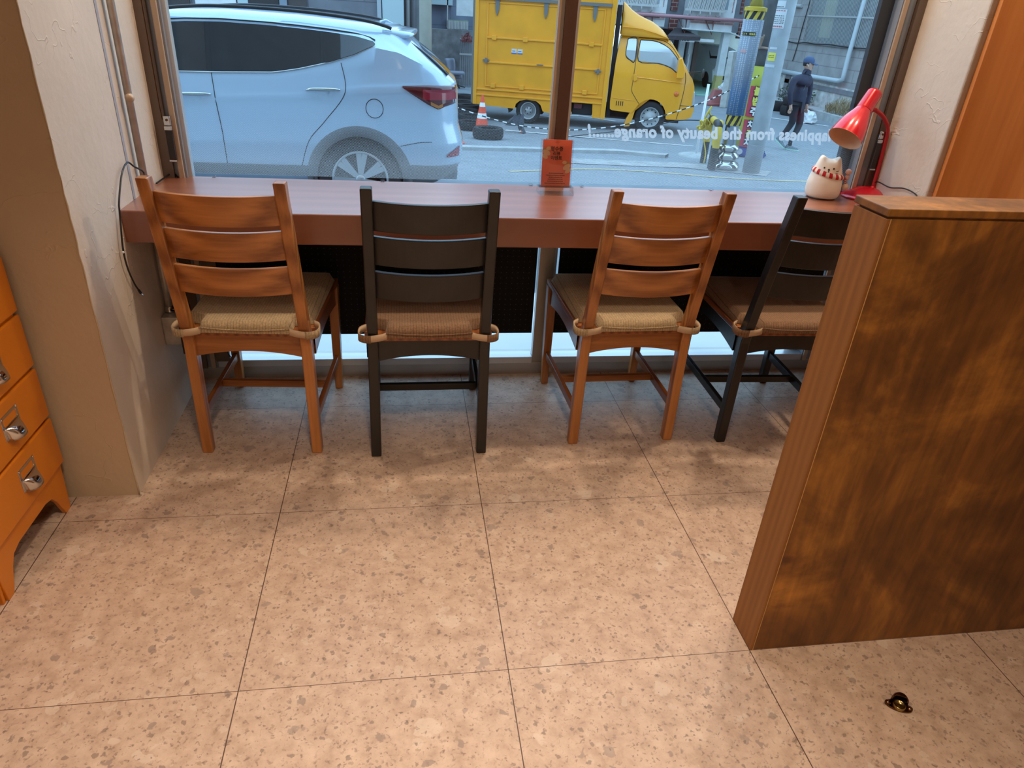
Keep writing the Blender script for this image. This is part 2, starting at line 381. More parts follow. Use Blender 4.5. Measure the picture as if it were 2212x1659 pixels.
def glass_material():
    m = bpy.data.materials.new('clear_glass'); m.use_nodes = True; n = m.node_tree; n.nodes.clear()
    o = n.nodes.new('ShaderNodeOutputMaterial'); tr = n.nodes.new('ShaderNodeBsdfTransparent'); gl = n.nodes.new('ShaderNodeBsdfGlossy')
    lw = n.nodes.new('ShaderNodeLayerWeight'); lw.inputs[0].default_value = 0.5; mx = n.nodes.new('ShaderNodeMixShader')
    pw = n.nodes.new('ShaderNodeMath'); pw.operation = 'POWER'; pw.inputs[1].default_value = 4.5; n.links.new(lw.outputs['Facing'], pw.inputs[0]); fr = n.nodes.new('ShaderNodeMath'); fr.operation = 'MULTIPLY_ADD'; fr.inputs[1].default_value = 0.8; fr.inputs[2].default_value = 0.018; n.links.new(pw.outputs[0], fr.inputs[0])
    gl.inputs['Roughness'].default_value = 0.01; tr.inputs[0].default_value = (0.97, 0.99, 0.99, 1)
    n.links.new(fr.outputs[0], mx.inputs[0]); n.links.new(tr.outputs[0], mx.inputs[1]); n.links.new(gl.outputs[0], mx.inputs[2]); n.links.new(mx.outputs[0], o.inputs[0])
    return m
M_glass = glass_material()
def film_material(name, col, alpha):
    m = bpy.data.materials.new(name); m.use_nodes = True; n = m.node_tree; n.nodes.clear()
    o = n.nodes.new('ShaderNodeOutputMaterial'); tr = n.nodes.new('ShaderNodeBsdfTransparent'); d = n.nodes.new('ShaderNodeBsdfDiffuse'); t = n.nodes.new('ShaderNodeBsdfTranslucent')
    a = n.nodes.new('ShaderNodeMixShader'); bb = n.nodes.new('ShaderNodeMixShader')
    d.inputs[0].default_value = (*col, 1); t.inputs[0].default_value = (*col, 1); a.inputs[0].default_value = 0.82
    n.links.new(d.outputs[0], a.inputs[1]); n.links.new(t.outputs[0], a.inputs[2])
    n.links.new(tr.outputs[0], bb.inputs[1]); n.links.new(a.outputs[0], bb.inputs[2]); n.links.new(bb.outputs[0], o.inputs[0])
    if isinstance(alpha, float): bb.inputs[0].default_value = alpha
    return m, n, bb
M_letter, _, _ = film_material('frosted_vinyl_letter', (0.88, 0.88, 0.88), 0.68)
def dots():
    m, n, bb = film_material('white_dot_film', (0.80, 0.82, 0.84), None)
    c = coords(n); sx = n.nodes.new('ShaderNodeSeparateXYZ'); n.links.new(c.outputs[0], sx.inputs[0])
    P = 0.0052
    def mth(op, a, b_=None):
        x = n.nodes.new('ShaderNodeMath'); x.operation = op
        for i, v in enumerate((a, b_)):
            if v is None: continue
            if hasattr(v, 'links'): n.links.new(v, x.inputs[i])
            else: x.inputs[i].default_value = v
        return x.outputs[0]
    u = mth('DIVIDE', sx.outputs[0], P); v = mth('DIVIDE', sx.outputs[2], P)
    a = mth('ADD', u, v); b_ = mth('SUBTRACT', u, v)
    fa = mth('SUBTRACT', mth('FRACT', mth('ADD', a, 1000.0)), 0.5); fb = mth('SUBTRACT', mth('FRACT', mth('ADD', b_, 1000.0)), 0.5)
    d2 = mth('SQRT', mth('ADD', mth('MULTIPLY', fa, fa), mth('MULTIPLY', fb, fb)))
    mr = n.nodes.new('ShaderNodeMapRange'); mr.inputs[1].default_value = 0.76; mr.inputs[2].default_value = 1.02; mr.inputs[3].default_value = 0.31; mr.inputs[4].default_value = 0.0
    n.links.new(sx.outputs[2], mr.inputs[0])
    n.links.new(mth('MULTIPLY', mth('LESS_THAN', d2, mr.outputs[0]), 0.85), bb.inputs[0])
    return m
M_dots = dots()
# clear acrylic
M_acryl = bpy.data.materials.new('clear_acrylic'); M_acryl.use_nodes = True
_n = M_acryl.node_tree; _n.nodes.clear(); _o = _n.nodes.new('ShaderNodeOutputMaterial'); _t = _n.nodes.new('ShaderNodeBsdfTransparent'); _g = _n.nodes.new('ShaderNodeBsdfGlossy'); _lw = _n.nodes.new('ShaderNodeLayerWeight'); _pw = _n.nodes.new('ShaderNodeMath'); _f = _n.nodes.new('ShaderNodeMath'); _m = _n.nodes.new('ShaderNodeMixShader')
_lw.inputs[0].default_value = 0.5; _pw.operation = 'POWER'; _pw.inputs[1].default_value = 3.0; _n.links.new(_lw.outputs['Facing'], _pw.inputs[0]); _f.operation = 'MULTIPLY_ADD'; _f.inputs[1].default_value = 0.7; _f.inputs[2].default_value = 0.05; _n.links.new(_pw.outputs[0], _f.inputs[0]); _g.inputs['Roughness'].default_value = 0.05; _t.inputs[0].default_value = (0.96, 0.97, 0.98, 1)
_n.links.new(_f.outputs[0], _m.inputs[0]); _n.links.new(_t.outputs[0], _m.inputs[1]); _n.links.new(_g.outputs[0], _m.inputs[2]); _n.links.new(_m.outputs[0], _o.inputs[0])

# ================================================================ ROOM SHELL
def struct(name, b, mat, **kw):
    o = b.build(name, mat, **kw); o['kind'] = 'structure'; return o
struct('floor', MB().box(-2.2, 3.5, -3.7, 1.60, -0.12, 0.0), M_floor)
struct('ceiling', MB().box(-2.2, 3.5, -3.7, 1.75, 2.60, 2.75), M_ceil)
struct('wall_back', MB().box(-2.2, 3.5, -3.85, -3.7, -0.12, 2.75), M_wall)
struct('wall_left', MB().box(-2.35, -2.2, -3.85, 1.75, -0.12, 2.75), M_wall)
struct('wall_right', MB().box(3.5, 3.65, -3.85, 1.75, -0.12, 2.75), M_wall)
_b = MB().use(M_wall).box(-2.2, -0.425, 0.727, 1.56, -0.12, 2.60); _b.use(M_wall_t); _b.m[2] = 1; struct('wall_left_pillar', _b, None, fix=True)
rnd = random.Random(11); _e = [Vector((-0.4250+rnd.uniform(-0.0012, 0.0008), 0.7270+rnd.uniform(-0.001, 0.0008), z)) for z in [0.0+0.03*k for k in range(87)]]
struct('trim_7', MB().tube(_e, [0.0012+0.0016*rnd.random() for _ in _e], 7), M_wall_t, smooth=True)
struct('wall_right_pillar', MB().box(2.20, 3.5, 1.15, 1.56, -0.12, 2.60), M_wall, bev=0.008, seg=3)
struct('wall_front', MB().box(-0.425, 2.20, 1.46, 1.56, 2.46, 2.75), M_wall)
# windows: left and right bays, each with a glass pane and a bottom rail; the post between them is a trim
GY = 1.492
def window(name, x0, x1, dx0, dx1):
    e = bpy.data.objects.new(name, None); COL.objects.link(e); e.location = ((x0+x1)/2, GY, 0.08); e['kind'] = 'structure'
    MB().box(x0, x1, GY, GY+0.006, 0.078, 2.46).build('glass_pane', M_glass, e)
    MB().box(x0, x1, GY-0.028, GY+0.03, 0.050, 0.080).build('bottom_rail', M_steel_w, e, bev=0.002)
    MB().box(x0, x0+0.012, GY-0.012, GY+0.02, 0.080, 2.46).build('window_frame', M_steel_w, e)
    f = MB().add([(dx0, GY-0.002, 0.79), (dx1, GY-0.002, 0.79), (dx1, GY-0.002, 1.03), (dx0, GY-0.002, 1.03)], [(0, 1, 2, 3)]).build('dotted_film', M_dots, e)
    return e
window('window_1', -0.350, 0.897, -0.338, 0.897)
window('window_2', 0.957, 2.115, 0.969, 2.115)
struct('trim_1', MB().box(-0.425, 2.20, 1.468, 1.60, -0.02, 0.052), M_steel, bev=0.003)
post = bpy.data.objects.new('trim_2', None); COL.objects.link(post); post.location = (0.927, 1.51, 0); post['kind'] = 'structure'
MB().box(0.897, 0.957, 1.470, 1.502, 0.052, 2.46).build('steel_post', M_steel, post, bev=0.002)
MB().box(0.8945, 0.9025, 1.464, 1.4915, 0.785, 2.46).build('tan_edge', M_tan, post)
MB().box(0.916, 0.957, 1.462, 1.470, 0.885, 2.46).build('brown_cover', M_brownf, post, bev=0.001)
for zz, xx in ((0.924, 0.925), (0.935, 0.936)):
    MB().lathe([(0.0075, 0), (0.0075, 0.003), (0.004, 0.003), (0.004, 0.001)], (xx, 1.462, zz), 16, (0, -1, 0)).build('screw', M_darkmetal, post, smooth=True)
jl = bpy.data.objects.new('trim_3', None); COL.objects.link(jl); jl.location = (-0.39, 1.5, 0); jl['kind'] = 'structure'
MB().box(-0.425, -0.389, 1.455, 1.56, 0.05, 2.46).build('brown_jamb_plate', M_brownf if False else plain('brown_stainless', (0.17, 0.125, 0.10), 0.4, 0.4), jl)
MB().box(-0.389, -0.377, 1.468, 1.56, 0.05, 2.46).build('jamb_channel', M_alu, jl)
MB().box(-0.374, -0.356, 1.452, 1.462, 0.05, 2.46).build('jamb_edge', M_tan, jl, bev=0.003)
MB().box(-0.374, -0.350, 1.462, 1.51, 0.05, 2.46).build('jamb_body', M_alu, jl)
MB().box(-0.352, -0.300, 1.455, 1.470, 0.08, 0.685).build('lower_plate', MATS['brown_stainless'], jl)
jr = bpy.data.objects.new('trim_4', None); COL.objects.link(jr); jr.location = (2.15, 1.5, 0); jr['kind'] = 'structure'
MB().box(2.118, 2.136, 1.456, 1.464, 0.05, 2.46).build('jamb_edge', M_tan, jr, bev=0.002)
MB().box(2.115, 2.137, 1.464, 1.51, 0.05, 2.46).build('jamb_body', M_alu, jr)
MB().box(2.137, 2.170, 1.470, 1.56, 0.05, 2.46).build('jamb_channel', M_alu, jr)
MB().box(2.170, 2.20, 1.452, 1.56, 0.05, 2.46).build('brown_jamb_plate', MATS['brown_stainless'], jr)
struct('trim_5', MB().box(2.068, 2.122, 1.512, 1.535, -0.05, 2.46), plain('dark_slate_foam', (0.030, 0.034, 0.045), 0.8, bmp=0.1, scale=80))
struct('trim_6', MB().box(-0.43, -0.4235, 1.150, 1.166, 0.781, 2.60), plain('grey_cable_channel', (0.36, 0.38, 0.44), 0.5))
# black perforated boards behind the counter
def board(x0, x1, label):
    o = MB().box(x0, x1, 1.452, 1.460, 0.195, 0.672).build('perforated_board', M_blackpanel, bev=0.001)
    b = MB()
    for i in range(int((x1-x0)/0.022)):
        for j in range(int(0.46/0.022)):
            b.cyl((x0+0.012+i*0.022, 1.4521, 0.21+j*0.022), (x0+0.012+i*0.022, 1.4515, 0.21+j*0.022), 0.0018, n=6)
    d = b.build('hole_rows', plain('grey_hole', (0.035, 0.04, 0.05), 0.6), o)
    tag(o, label, 'board'); return o
board(-0.30, 0.884, 'black perforated board under the counter, left of the steel post')
board(0.972, 2.10, 'black perforated board under the counter, right of the steel post')
# counter
o = MB().box(-0.43, 2.195, 1.030, 1.489, 0.685, 0.780).build('counter', M_counter, bev=0.004)
tag(o, 'long red-brown wooden counter along the window', 'counter')
clips = [(460, 384, 'behind the leftmost chair'), (826, 397, 'behind the left black chair'), (1151, 407, 'left of the sign stand'), (1264, 411, 'right of the sign stand'), (1541, 414, 'left of the cat figurine')]
for px, py, t in clips:
    p = at_z(px, py, 0.781)
    o = MB().box(p.x-0.007, p.x+0.007, 1.470, 1.489, 0.780, 0.786).build('glass_clip', M_acryl, bev=0.001)
    tag(o, 'small clear clip at the window foot, '+t, 'clip')
# partition
p = thing('partition', (1.9, 0.05, 0), 'low dark-stained wooden partition wall standing on the floor at the right', 'partition')
MB().box(1.207, 3.3, 0.006, 0.094, 0.0, 1.073).build('panel_body', M_part, p)
MB().box(1.200, 1.2065, 0.0, 0.10, 0.0, 1.070).build('end_board', wood('stained_end_board', (0.17, 0.062, 0.013), (0.36, 0.145, 0.030), 2, scale=1.3, rough=0.62, coat=0.0, contrast=(0.0, 1.0)), p, bev=0.001)
MB().box(1.2065, 1.2085, -0.0006, 0.0, 0.0, 1.070).build('edge_highlight', plain('plywood_edge_highlight', (0.50, 0.26, 0.09), 0.6), p)  # highlight along the front corner, painted as a thin lighter strip
MB().box(1.198, 3.3, -0.001, 0.101, 1.074, 1.088).build('top_board', M_part, p, bev=0.002)
MB().box(1.207, 3.3, 0.001, 0.006, 0.0, 1.070).build('front_sheet', M_part, p)
# plywood sheet on the right pillar
o = MB().box(2.222, 3.4, 1.130, 1.148, 0.0, 2.45).build('plywood_panel', M_panel, bev=0.002)
tag(o, 'tall orange-stained plywood panel fixed to the right-hand pillar', 'panel')
# ================================================================ CABINETS
def cabinet(y0, label, label2=None):
    t = thing('drawer_cabinet', (-0.79, y0+0.2, 0), label, 'cabinet', None)
    y1 = y0+0.40; xf = -0.598
    MB().box(-0.99, xf, y0+0.004, y1-0.004, 0.145, 0.79).build('cabinet_body', M_orange_cab, t, bev=0.008, seg=3)
    # front apron with two splayed legs and an arch between them
    pts = [(y1-0.004, 0.150), (y1-0.020, 0.0), (y1-0.052, 0.0)]
    for k in range(0, 7): a = k/6*math.pi/2; pts.append((y1-0.052-0.048*math.sin(a)-0.004, 0.015+0.078*(1-math.cos(a)) if k else 0.015))
    q = [(y1-0.075, 0.055), (y1-0.105, 0.088)]
    arch = [(y1-0.004, 0.150), (y1-0.018, 0.0), (y1-0.045, 0.0), (y1-0.072, 0.060), (y1-0.092, 0.086), (y1-0.125, 0.095),
            (y0+0.125, 0.095), (y0+0.092, 0.086), (y0+0.072, 0.060), (y0+0.045, 0.0), (y0+0.018, 0.0), (y0+0.004, 0.150)]
    MB().prism([(xf-0.012, y, z) for y, z in arch], (0.012, 0, 0)).build('front_apron', M_orange_cab, t, bev=0.002)
    MB().prism([(-0.99, y, z) for y, z in arch], (0.012, 0, 0)).build('rear_apron', M_orange_cab, t, bev=0.002)
    for yy in (y0+0.004, y1-0.014):
        side = [(-0.99, 0.150), (-0.985, 0.0), (-0.955, 0.0), (-0.92, 0.075), (-0.87, 0.095), (-0.72, 0.095), (-0.67, 0.075), (-0.635, 0.0), (-0.604, 0.0), (xf, 0.150)]
        MB().prism([(x, yy, z) for x, z in side], (0, 0.010, 0)).build('side_apron', M_orange_cab, t, bev=0.002)
    for k in range(4):
        z0 = 0.150+k*0.1535; z1 = z0+0.145
        d = MB().box(xf, -0.588, y0, y1, z0, z1).build('drawer', M_orange_cab, t, bev=0.012, seg=4)
        # rounded corners: the vertical corners of the drawer front
        yc = (y0+y1)/2+0.028; zc = z0+0.060
        h = MB()
        X = -0.5878
        for (a0, a1, b0, b1) in ((yc-0.040, yc+0.040, zc+0.045, zc+0.053), (yc-0.040, yc+0.040, zc-0.012, zc+0.024), (yc-0.040, yc-0.031, zc+0.024, zc+0.045), (yc+0.031, yc+0.040, zc+0.024, zc+0.045)):
            h.box(X-0.001, X+0.0015, a0, a1, b0, b1)
        hd = h.build('label_frame', M_chrome, d, bev=0.0005)
        rows = []
        for i in range(7):
            a = i/6*math.pi/2
            z = zc+0.022-0.036*(1-math.cos(a)); xo = 0.024*math.sin(a)
            w_ = 0.036-0.004*math.sin(a)
            row = []
            for s in range(13):
                u = -1+2*s/12; row.append(Vector((X+0.002+xo*(1-abs(u)**3.0), yc+u*w_, z)))
            rows.append(row)
        MB().grid(rows).build('cup_pull', M_chrome, d, smooth=True, solid=0.002)
        for s in (-1, 1):
            MB().lathe([(0.0035, 0), (0.003, 0.002), (0.0, 0.0028)], (X+0.0012, yc+s*0.036, zc+0.049), 10, (1, 0, 0)).build('screw', M_chrome, d, smooth=True)
    return t
cabinet(0.298, 'orange four-drawer cabinet on short legs, next to the left pillar')
cabinet(-0.118, 'orange drawer cabinet at the lower left edge, only a leg tip in view')

# ================================================================ CHAIRS
def chair(name, label, up, across, depth, seatmat):
    t = thing(name, (0, 0, 0), label, 'chair', None)
    hw = 0.176; L = 0.45
    def post_y(z): return 0.0 if z < 0.40 else -0.118*((z-0.40)/0.50)**1.12
    for s in (-1, 1):
        rows = []
        for z in (0.0, 0.15, 0.30, 0.40, 0.45, 0.52, 0.60, 0.68, 0.76, 0.84, 0.922):
            y = post_y(z); x = s*(0.177-0.008*z/0.9); wx = 0.0155+0.001*(z < 0.45); wy = 0.019 if z > 0.1 else 0.017
            wy2 = 0.025 if 0.3 < z < 0.47 else wy
            rows.append([Vector((x-wx, y-wy, z)), Vector((x+wx, y-wy, z)), Vector((x+wx, y+wy2, z)), Vector((x-wx, y+wy2, z))])
        b = MB().grid(rows, True); k = len(b.v); b.f += [(3, 2, 1, 0), (k-4, k-3, k-2, k-1)]; b.m += [0, 0]
        b.build('rear_leg', up, t, bev=0.004, seg=2)
        fx = s*0.190
        b = MB().hexa([(fx-0.014-0.002*s, L-0.016, 0), (fx+0.014-0.002*s, L-0.016, 0), (fx+0.014-0.002*s, L+0.014, 0), (fx-0.014-0.002*s, L+0.014, 0)],
                      [(fx-0.018, L-0.024, 0.425), (fx+0.018, L-0.024, 0.425), (fx+0.018, L+0.018, 0.425), (fx-0.018, L+0.018, 0.425)])
        b.build('front_leg', up, t, bev=0.003)
        # side apron with a curved lower edge
        top = []; bot = []
        for i in range(13):
            u = i/12; y = 0.022+u*(L-0.022-0.020); x = s*(0.186+0.004*u)
            top.append(Vector((x, y, 0.425))); bot.append(Vector((x, y, 0.355+0.022*math.sin(math.pi*u))))
        rows = [[p+Vector((-0.009, 0, 0)) for p in bot], [p+Vector((-0.009, 0, 0)) for p in top], [p+Vector((0.009, 0, 0)) for p in top], [p+Vector((0.009, 0, 0)) for p in bot]]
        b = MB().grid([list(c) for c in zip(*rows)], True); b.build('side_apron', depth, t)
        MB().hexa([(s*0.181-0.008, 0.015, 0.118), (s*0.181+0.008, 0.015, 0.118), (s*0.188+0.008, L-0.013, 0.118), (s*0.188-0.008, L-0.013, 0.118)],
                  [(s*0.181-0.008, 0.015, 0.148), (s*0.181+0.008, 0.015, 0.148), (s*0.188+0.008, L-0.013, 0.148), (s*0.188-0.008, L-0.013, 0.148)]).build('side_stretcher', depth, t, bev=0.002)
    MB().box(-0.178, 0.178, 0.222, 0.240, 0.120, 0.146).build('cross_stretcher', across, t, bev=0.002)
    for yy, nm in ((0.004, 'rear_apron'), (L-0.002, 'front_apron')):
        top = []; bot = []
        for i in range(17):
            u = -1+2*i/16; top.append(Vector((u*0.171, yy, 0.425))); bot.append(Vector((u*0.171, yy, 0.352+0.022*(1-u*u))))
        rows = [[p+Vector((0, -0.009, 0)) for p in bot], [p+Vector((0, -0.009, 0)) for p in top], [p+Vector((0, 0.009, 0)) for p in top], [p+Vector((0, 0.009, 0)) for p in bot]]
        MB().grid([list(c) for c in zip(*rows)], True).build(nm, across, t)
    # seat board
    sb = [(-0.166, -0.010), (0.166, -0.010), (0.166, 0.026), (0.200, 0.026), (0.206, L+0.022), (-0.206, L+0.022), (-0.200, 0.026), (-0.166, 0.026)]
    MB().prism([(x, y, 0.4255) for x, y in sb], (0, 0, 0.018)).build('seat', seatmat, t, bev=0.003)
    for z0, z1 in ((0.798, 0.885), (0.692, 0.781), (0.580, 0.670)):
        rows = []
        for i in range(15):
            u = -1+2*i/14; x = u*0.162; sag = -0.026*(1-u*u)
            ya = post_y(z0)+sag+0.006; yb = post_y(z1)+sag+0.006; cr = 0.004*(1-u*u)
            rows.append([Vector((x, ya-0.009, z0-cr)), Vector((x, ya+0.009, z0-cr)), Vector((x, yb+0.009, z1-cr)), Vector((x, yb-0.009, z1-cr))])
        b = MB().grid(rows, True); k = len(b.v); b.f += [(3, 2, 1, 0), (k-4, k-3, k-2, k-1)]; b.m += [0, 0]
        b.build('back_slat', across, t, bev=0.003)
    return t
def cushion(root, mat):
    # outline (x,y): wide at the front, narrow tongue between the rear posts
    def half(v):  # half width for v in [-.03,.44]
        if v < 0.030: return 0.135
        if v < 0.050: return 0.135+0.055*(v-0.030)/0.020
        return 0.190+0.008*(v-0.05)/0.39
    rows = []; VS = [-0.030, -0.028, -0.018, 0.0, 0.018, 0.030, 0.036, 0.044, 0.052, 0.07, 0.10, 0.14, 0.18, 0.22, 0.26, 0.30, 0.34, 0.38, 0.41, 0.43, 0.441, 0.445]
    nu = 29
    def top(u, v):
        e = min(1.0, (1-abs(u))/0.10); ev = min(1.0, (v+0.030)/0.014, (0.445-v)/0.02)
        h = 0.034*math.sqrt(max(0.0, 1-(1-e)**2))*math.sqrt(max(0.0, 1-(1-max(0, ev))**2))
        for (a, c) in ((-0.42, 0.17), (0.42, 0.17), (-0.42, 0.33), (0.42, 0.33)):
            d = math.hypot((u-a)*0.19, v-c); h -= 0.010*math.exp(-(d/0.018)**2)
            h -= 0.004*math.exp(-((abs(u-a)*0.19-0.35*abs(v-c))/0.006)**2)*math.exp(-(d/0.05)**2) if v > c else 0
        return max(h, 0.0)
    for v in VS:
        rows.append([Vector((-1*half(v)+2*half(v)*i/(nu-1), v, 0.446+top(-1+2*i/(nu-1), v))) for i in range(nu)])
    b = MB().grid(rows)
    rows2 = [[Vector((p.x, p.y, 0.4445)) for p in r] for r in rows]
    b.grid([list(reversed(r)) for r in rows2])
    # side skirt
    ring = [r[0] for r in rows]; ring2 = [r[0] for r in rows2]; b.grid([ring, ring2]); b.grid([[r[-1] for r in rows2], [r[-1] for r in rows]])
    b.grid([rows2[0], rows[0]]); b.grid([rows[-1], rows2[-1]])
    t = b.build('cushion', mat, root, smooth=True)
    # welt along the rear edge
    MB().tube([(-0.132, -0.031, 0.462), (-0.07, -0.033, 0.458), (0, -0.034, 0.456), (0.07, -0.033, 0.458), (0.132, -0.031, 0.462)], 0.0022, 8).build('piping', mat, t, smooth=True)
    for s in (-1, 1):
        path = curve_pts([(s*0.130, -0.030, 0.452), (s*0.155, -0.036, 0.448), (s*0.190, -0.034, 0.444), (s*0.214, -0.018, 0.446), (s*0.213, 0.020, 0.450), (s*0.195, 0.036, 0.453)], 5)
        rows = [[p+Vector((0, 0, -0.011)), p+Vector((0, 0, 0.011))] for p in path]
        MB().grid(rows).build('strap', M_sandal, t, smooth=True, solid=0.0022)
        k = [p for p in path if abs(p.x) > 0.172]
        rows = [[p+Vector((s*0.0015, -0.0012, -0.013)), p+Vector((s*0.0015, -0.0012, 0.012))] for p in k]
        MB().grid(rows).build('strap_tab', mat, t, smooth=True, solid=0.0015)
    return t
GT = 'chairs lined up at the window counter'
ch_t = chair('wooden_chair', 'x', M_teak_z, M_teak_x, M_teak_y, M_teak_y); cushion(ch_t, M_cush_beige)
ch_b = chair('wooden_chair', 'x', M_black_w, M_black_w, M_black_w, M_teak_y); cushion(ch_b, M_cush_brown)
spots = [(ch_t, -0.100, 0.945, math.radians(-3.5), 'orange-brown wooden slat-back chair with beige cushion, nearest the left pillar'),
         (ch_b, 0.450, 0.902, 0.0, 'black wooden slat-back chair with brown cushion, between the two orange-brown chairs'),
         (ch_t, 1.137, 0.945, math.radians(1.2), 'orange-brown wooden slat-back chair with beige cushion, right of the acrylic sign stand'),
         (ch_b, 1.688, 0.918, math.radians(-2.0), 'black wooden slat-back chair half hidden behind the wooden partition')]
used = set()
for c0, x, y, rz, l1 in spots:
    if c0.name not in used:
        used.add(c0.name); c0.rotation_euler = (0, 0, rz); c0.location = (x, y, 0); c0['label'] = l1; c0['group'] = GT
    else: dup(c0, (x, y, 0), rz, l1, GT)
# ================================================================ THINGS ON THE COUNTER
# ---- acrylic sign stand
ss = thing('sign_stand', (0.915, 1.372, 0.7805), 'clear acrylic sign stand with a red-orange card, in front of the steel post', 'sign stand')
X0, X1 = 0.858, 0.966
def lean(z): return 1.372 + (z-0.80)*0.10     # the holder leans back slightly
def slab(x0, x1, z0, z1, d0, d1):
    b = MB(); b.hexa([(x0, lean(z0)+d0, z0), (x1, lean(z0)+d0, z0), (x1, lean(z0)+d1, z0), (x0, lean(z0)+d1, z0)], [(x0, lean(z1)+d0, z1), (x1, lean(z1)+d0, z1), (x1, lean(z1)+d1, z1), (x0, lean(z1)+d1, z1)]); return b
slab(X0-0.006, X1+0.003, 0.800, 0.962, 0.004, 0.006).build('back_plate', M_acryl, ss)
slab(X0-0.006, X1+0.003, 0.800, 0.960, -0.006, -0.004).build('front_plate', M_acryl, ss)
fb = MB()
fb.prism([(X0-0.008, 1.330, 0.7808), (X0-0.008, 1.405, 0.7808), (X0-0.008, 1.392, 0.804), (X0-0.008, 1.352, 0.804)], (X1-X0+0.016, 0, 0))
fb.build('foot', M_acryl, ss, bev=0.001)
MB().box(X0-0.009, X1+0.009, 1.350, 1.394, 0.8035, 0.8055).build('foot_ledge', M_white if False else M_acryl, ss)
M_card = plain('red_orange_card', (0.95, 0.17, 0.085), 0.5)
card = slab(X0+0.002, X1-0.002, 0.806, 0.960, -0.0008, 0.0008).build('card', M_card, ss)
M_ink = plain('dark_brown_ink', (0.05, 0.012, 0.006), 0.6)
M_bun = plain('pale_bread_tone', (0.90, 0.55, 0.30), 0.6); M_bun2 = plain('bread_shade_print', (0.62, 0.30, 0.12), 0.6)
EX = Vector((1, 0, 0)); EY = Vector((0, 0.10, 1)).normalized(); OFF = Vector((0, -0.0016, 0))
def on_card(x, z): return Vector((x, lean(z), z))+OFF
cx = (X0+X1)/2
for body, z, s in (('영수증', 0.9245, 0.0165), ('리뷰', 0.9095, 0.0150), ('이벤트', 0.8945, 0.0150)):
    place(text_mesh('card_heading', body, s, M_ink, card, bold=0.00035, extr=0.0001), on_card(cx-0.002, z), EX, EY, card)
def blob(pts, mat, nm, d=0.0):
    vs = [on_card(x, z)+Vector((0, -d, 0)) for x, z in pts]
    return MB().prism(vs, (0, -0.0002, 0)).build(nm, mat, card)
def ell(cx_, cz, a, b, rot, n=18): return [(cx_+a*math.cos(t)*math.cos(rot)-b*math.sin(t)*math.sin(rot), cz+a*math.cos(t)*math.sin(rot)+b*math.sin(t)*math.cos(rot)) for t in [2*math.pi*k/n for k in range(n)]]
for (x, z, a, b_, r, m_, d) in ((X0+0.015, 0.926, 0.0135, 0.008, 0.1, M_bun2, 0), (X0+0.022, 0.931, 0.0085, 0.006, 0.2, M_bun, 0.0003), (X0+0.016, 0.917, 0.0145, 0.0085, -0.45, M_bun, 0.0002), (X0+0.011, 0.904, 0.011, 0.007, -0.5, M_bun, 0.0004),
                                (X1-0.018, 0.884, 0.0115, 0.006, 0.1, M_bun2, 0), (X1-0.026, 0.886, 0.008, 0.006, 0.0, M_bun, 0.0003), (X1-0.017, 0.871, 0.015, 0.0085, 0.55, M_bun, 0.0002), (X1-0.012, 0.858, 0.012, 0.007, 0.6, M_bun, 0.0004)):
    blob(ell(x, z, a, b_, r), m_, 'bread_picture', d)
blob([(cx-0.010, 0.9595), (cx+0.010, 0.9595), (cx, 0.953)], plain('card_notch_tone', (0.80, 0.14, 0.06), 0.5), 'card_notch')
for k in range(6):
    w_ = [0.024, 0.033, 0.023, 0.026, 0.028, 0.037][k]; z = 0.8475-k*0.0068; b = MB(); x = cx-w_-0.002; rnd = random.Random(k)
    while x < cx+w_-0.002:
        l = rnd.uniform(0.002, 0.006); b.prism([on_card(x, z), on_card(x+l, z), on_card(x+l, z+0.0022), on_card(x, z+0.0022)], (0, -0.0001, 0)); x += l+0.0012
    b.build('fine_print', M_ink, card)
# ---- cat night light
CX, CY, CZ = 1.968, 1.412, 0.7805
cat = thing('cat_figurine', (CX, CY, CZ), 'cream cat-shaped night light with a red and white striped scarf', 'figurine')
CS = 1.0
FA = math.radians(-28)   # the way the face looks, measured from -y towards -x
def cat_r(h):   # h 0..1 -> radius
    H = [(0, 0.050), (0.03, 0.056), (0.10, 0.0605), (0.22, 0.0625), (0.38, 0.0615), (0.55, 0.0565), (0.70, 0.050), (0.82, 0.044), (0.90, 0.037), (0.96, 0.025), (1.0, 0.0)]
    for (a, ra), (b, rb) in zip(H, H[1:]):
        if a <= h <= b: t = (h-a)/(b-a); t = t*t*(3-2*t) if False else t; return ra+(rb-ra)*t
    return 0
HH = 0.146
fdir = Vector((math.sin(FA), -math.cos(FA), 0)); fside = Vector((math.cos(FA), math.sin(FA), 0))
rows = []
hs = [0, 0.015, 0.03, 0.06, 0.10, 0.16, 0.22, 0.30, 0.38, 0.46, 0.55, 0.62, 0.70, 0.76, 0.82, 0.86, 0.90, 0.93, 0.96, 0.985, 1.0]
for h in hs:
    row = []
    for k in range(40):
        a = 2*math.pi*k/40; r = cat_r(h); d = fside*math.cos(a)*1.03 + fdir*math.sin(a)*0.93
        z = CZ+0.002+h*HH
        u = math.cos(a)*r/0.05
        ear = 0.017*math.exp(-((abs(math.cos(a)*r)-0.031)/0.011)**2)*max(0, min(1, (h-0.72)/0.16))
        dip = -0.004*math.exp(-(math.cos(a)*r/0.02)**2)*max(0, (h-0.9)/0.1)
        row.append(Vector((CX, CY, z+ear+dip))+d*r)
    rows.append(row)
b = MB().grid(rows, True); b.f.append(tuple(reversed(range(40)))); b.m.append(0)
body = b.build('body', M_cat, cat, smooth=True, sub=1)
MB().lathe([(0.046, 0), (0.052, 0.001), (0.052, 0.004)], (CX, CY, CZ-0.0003), 40).build('base_ring', M_blackp, cat, smooth=True)
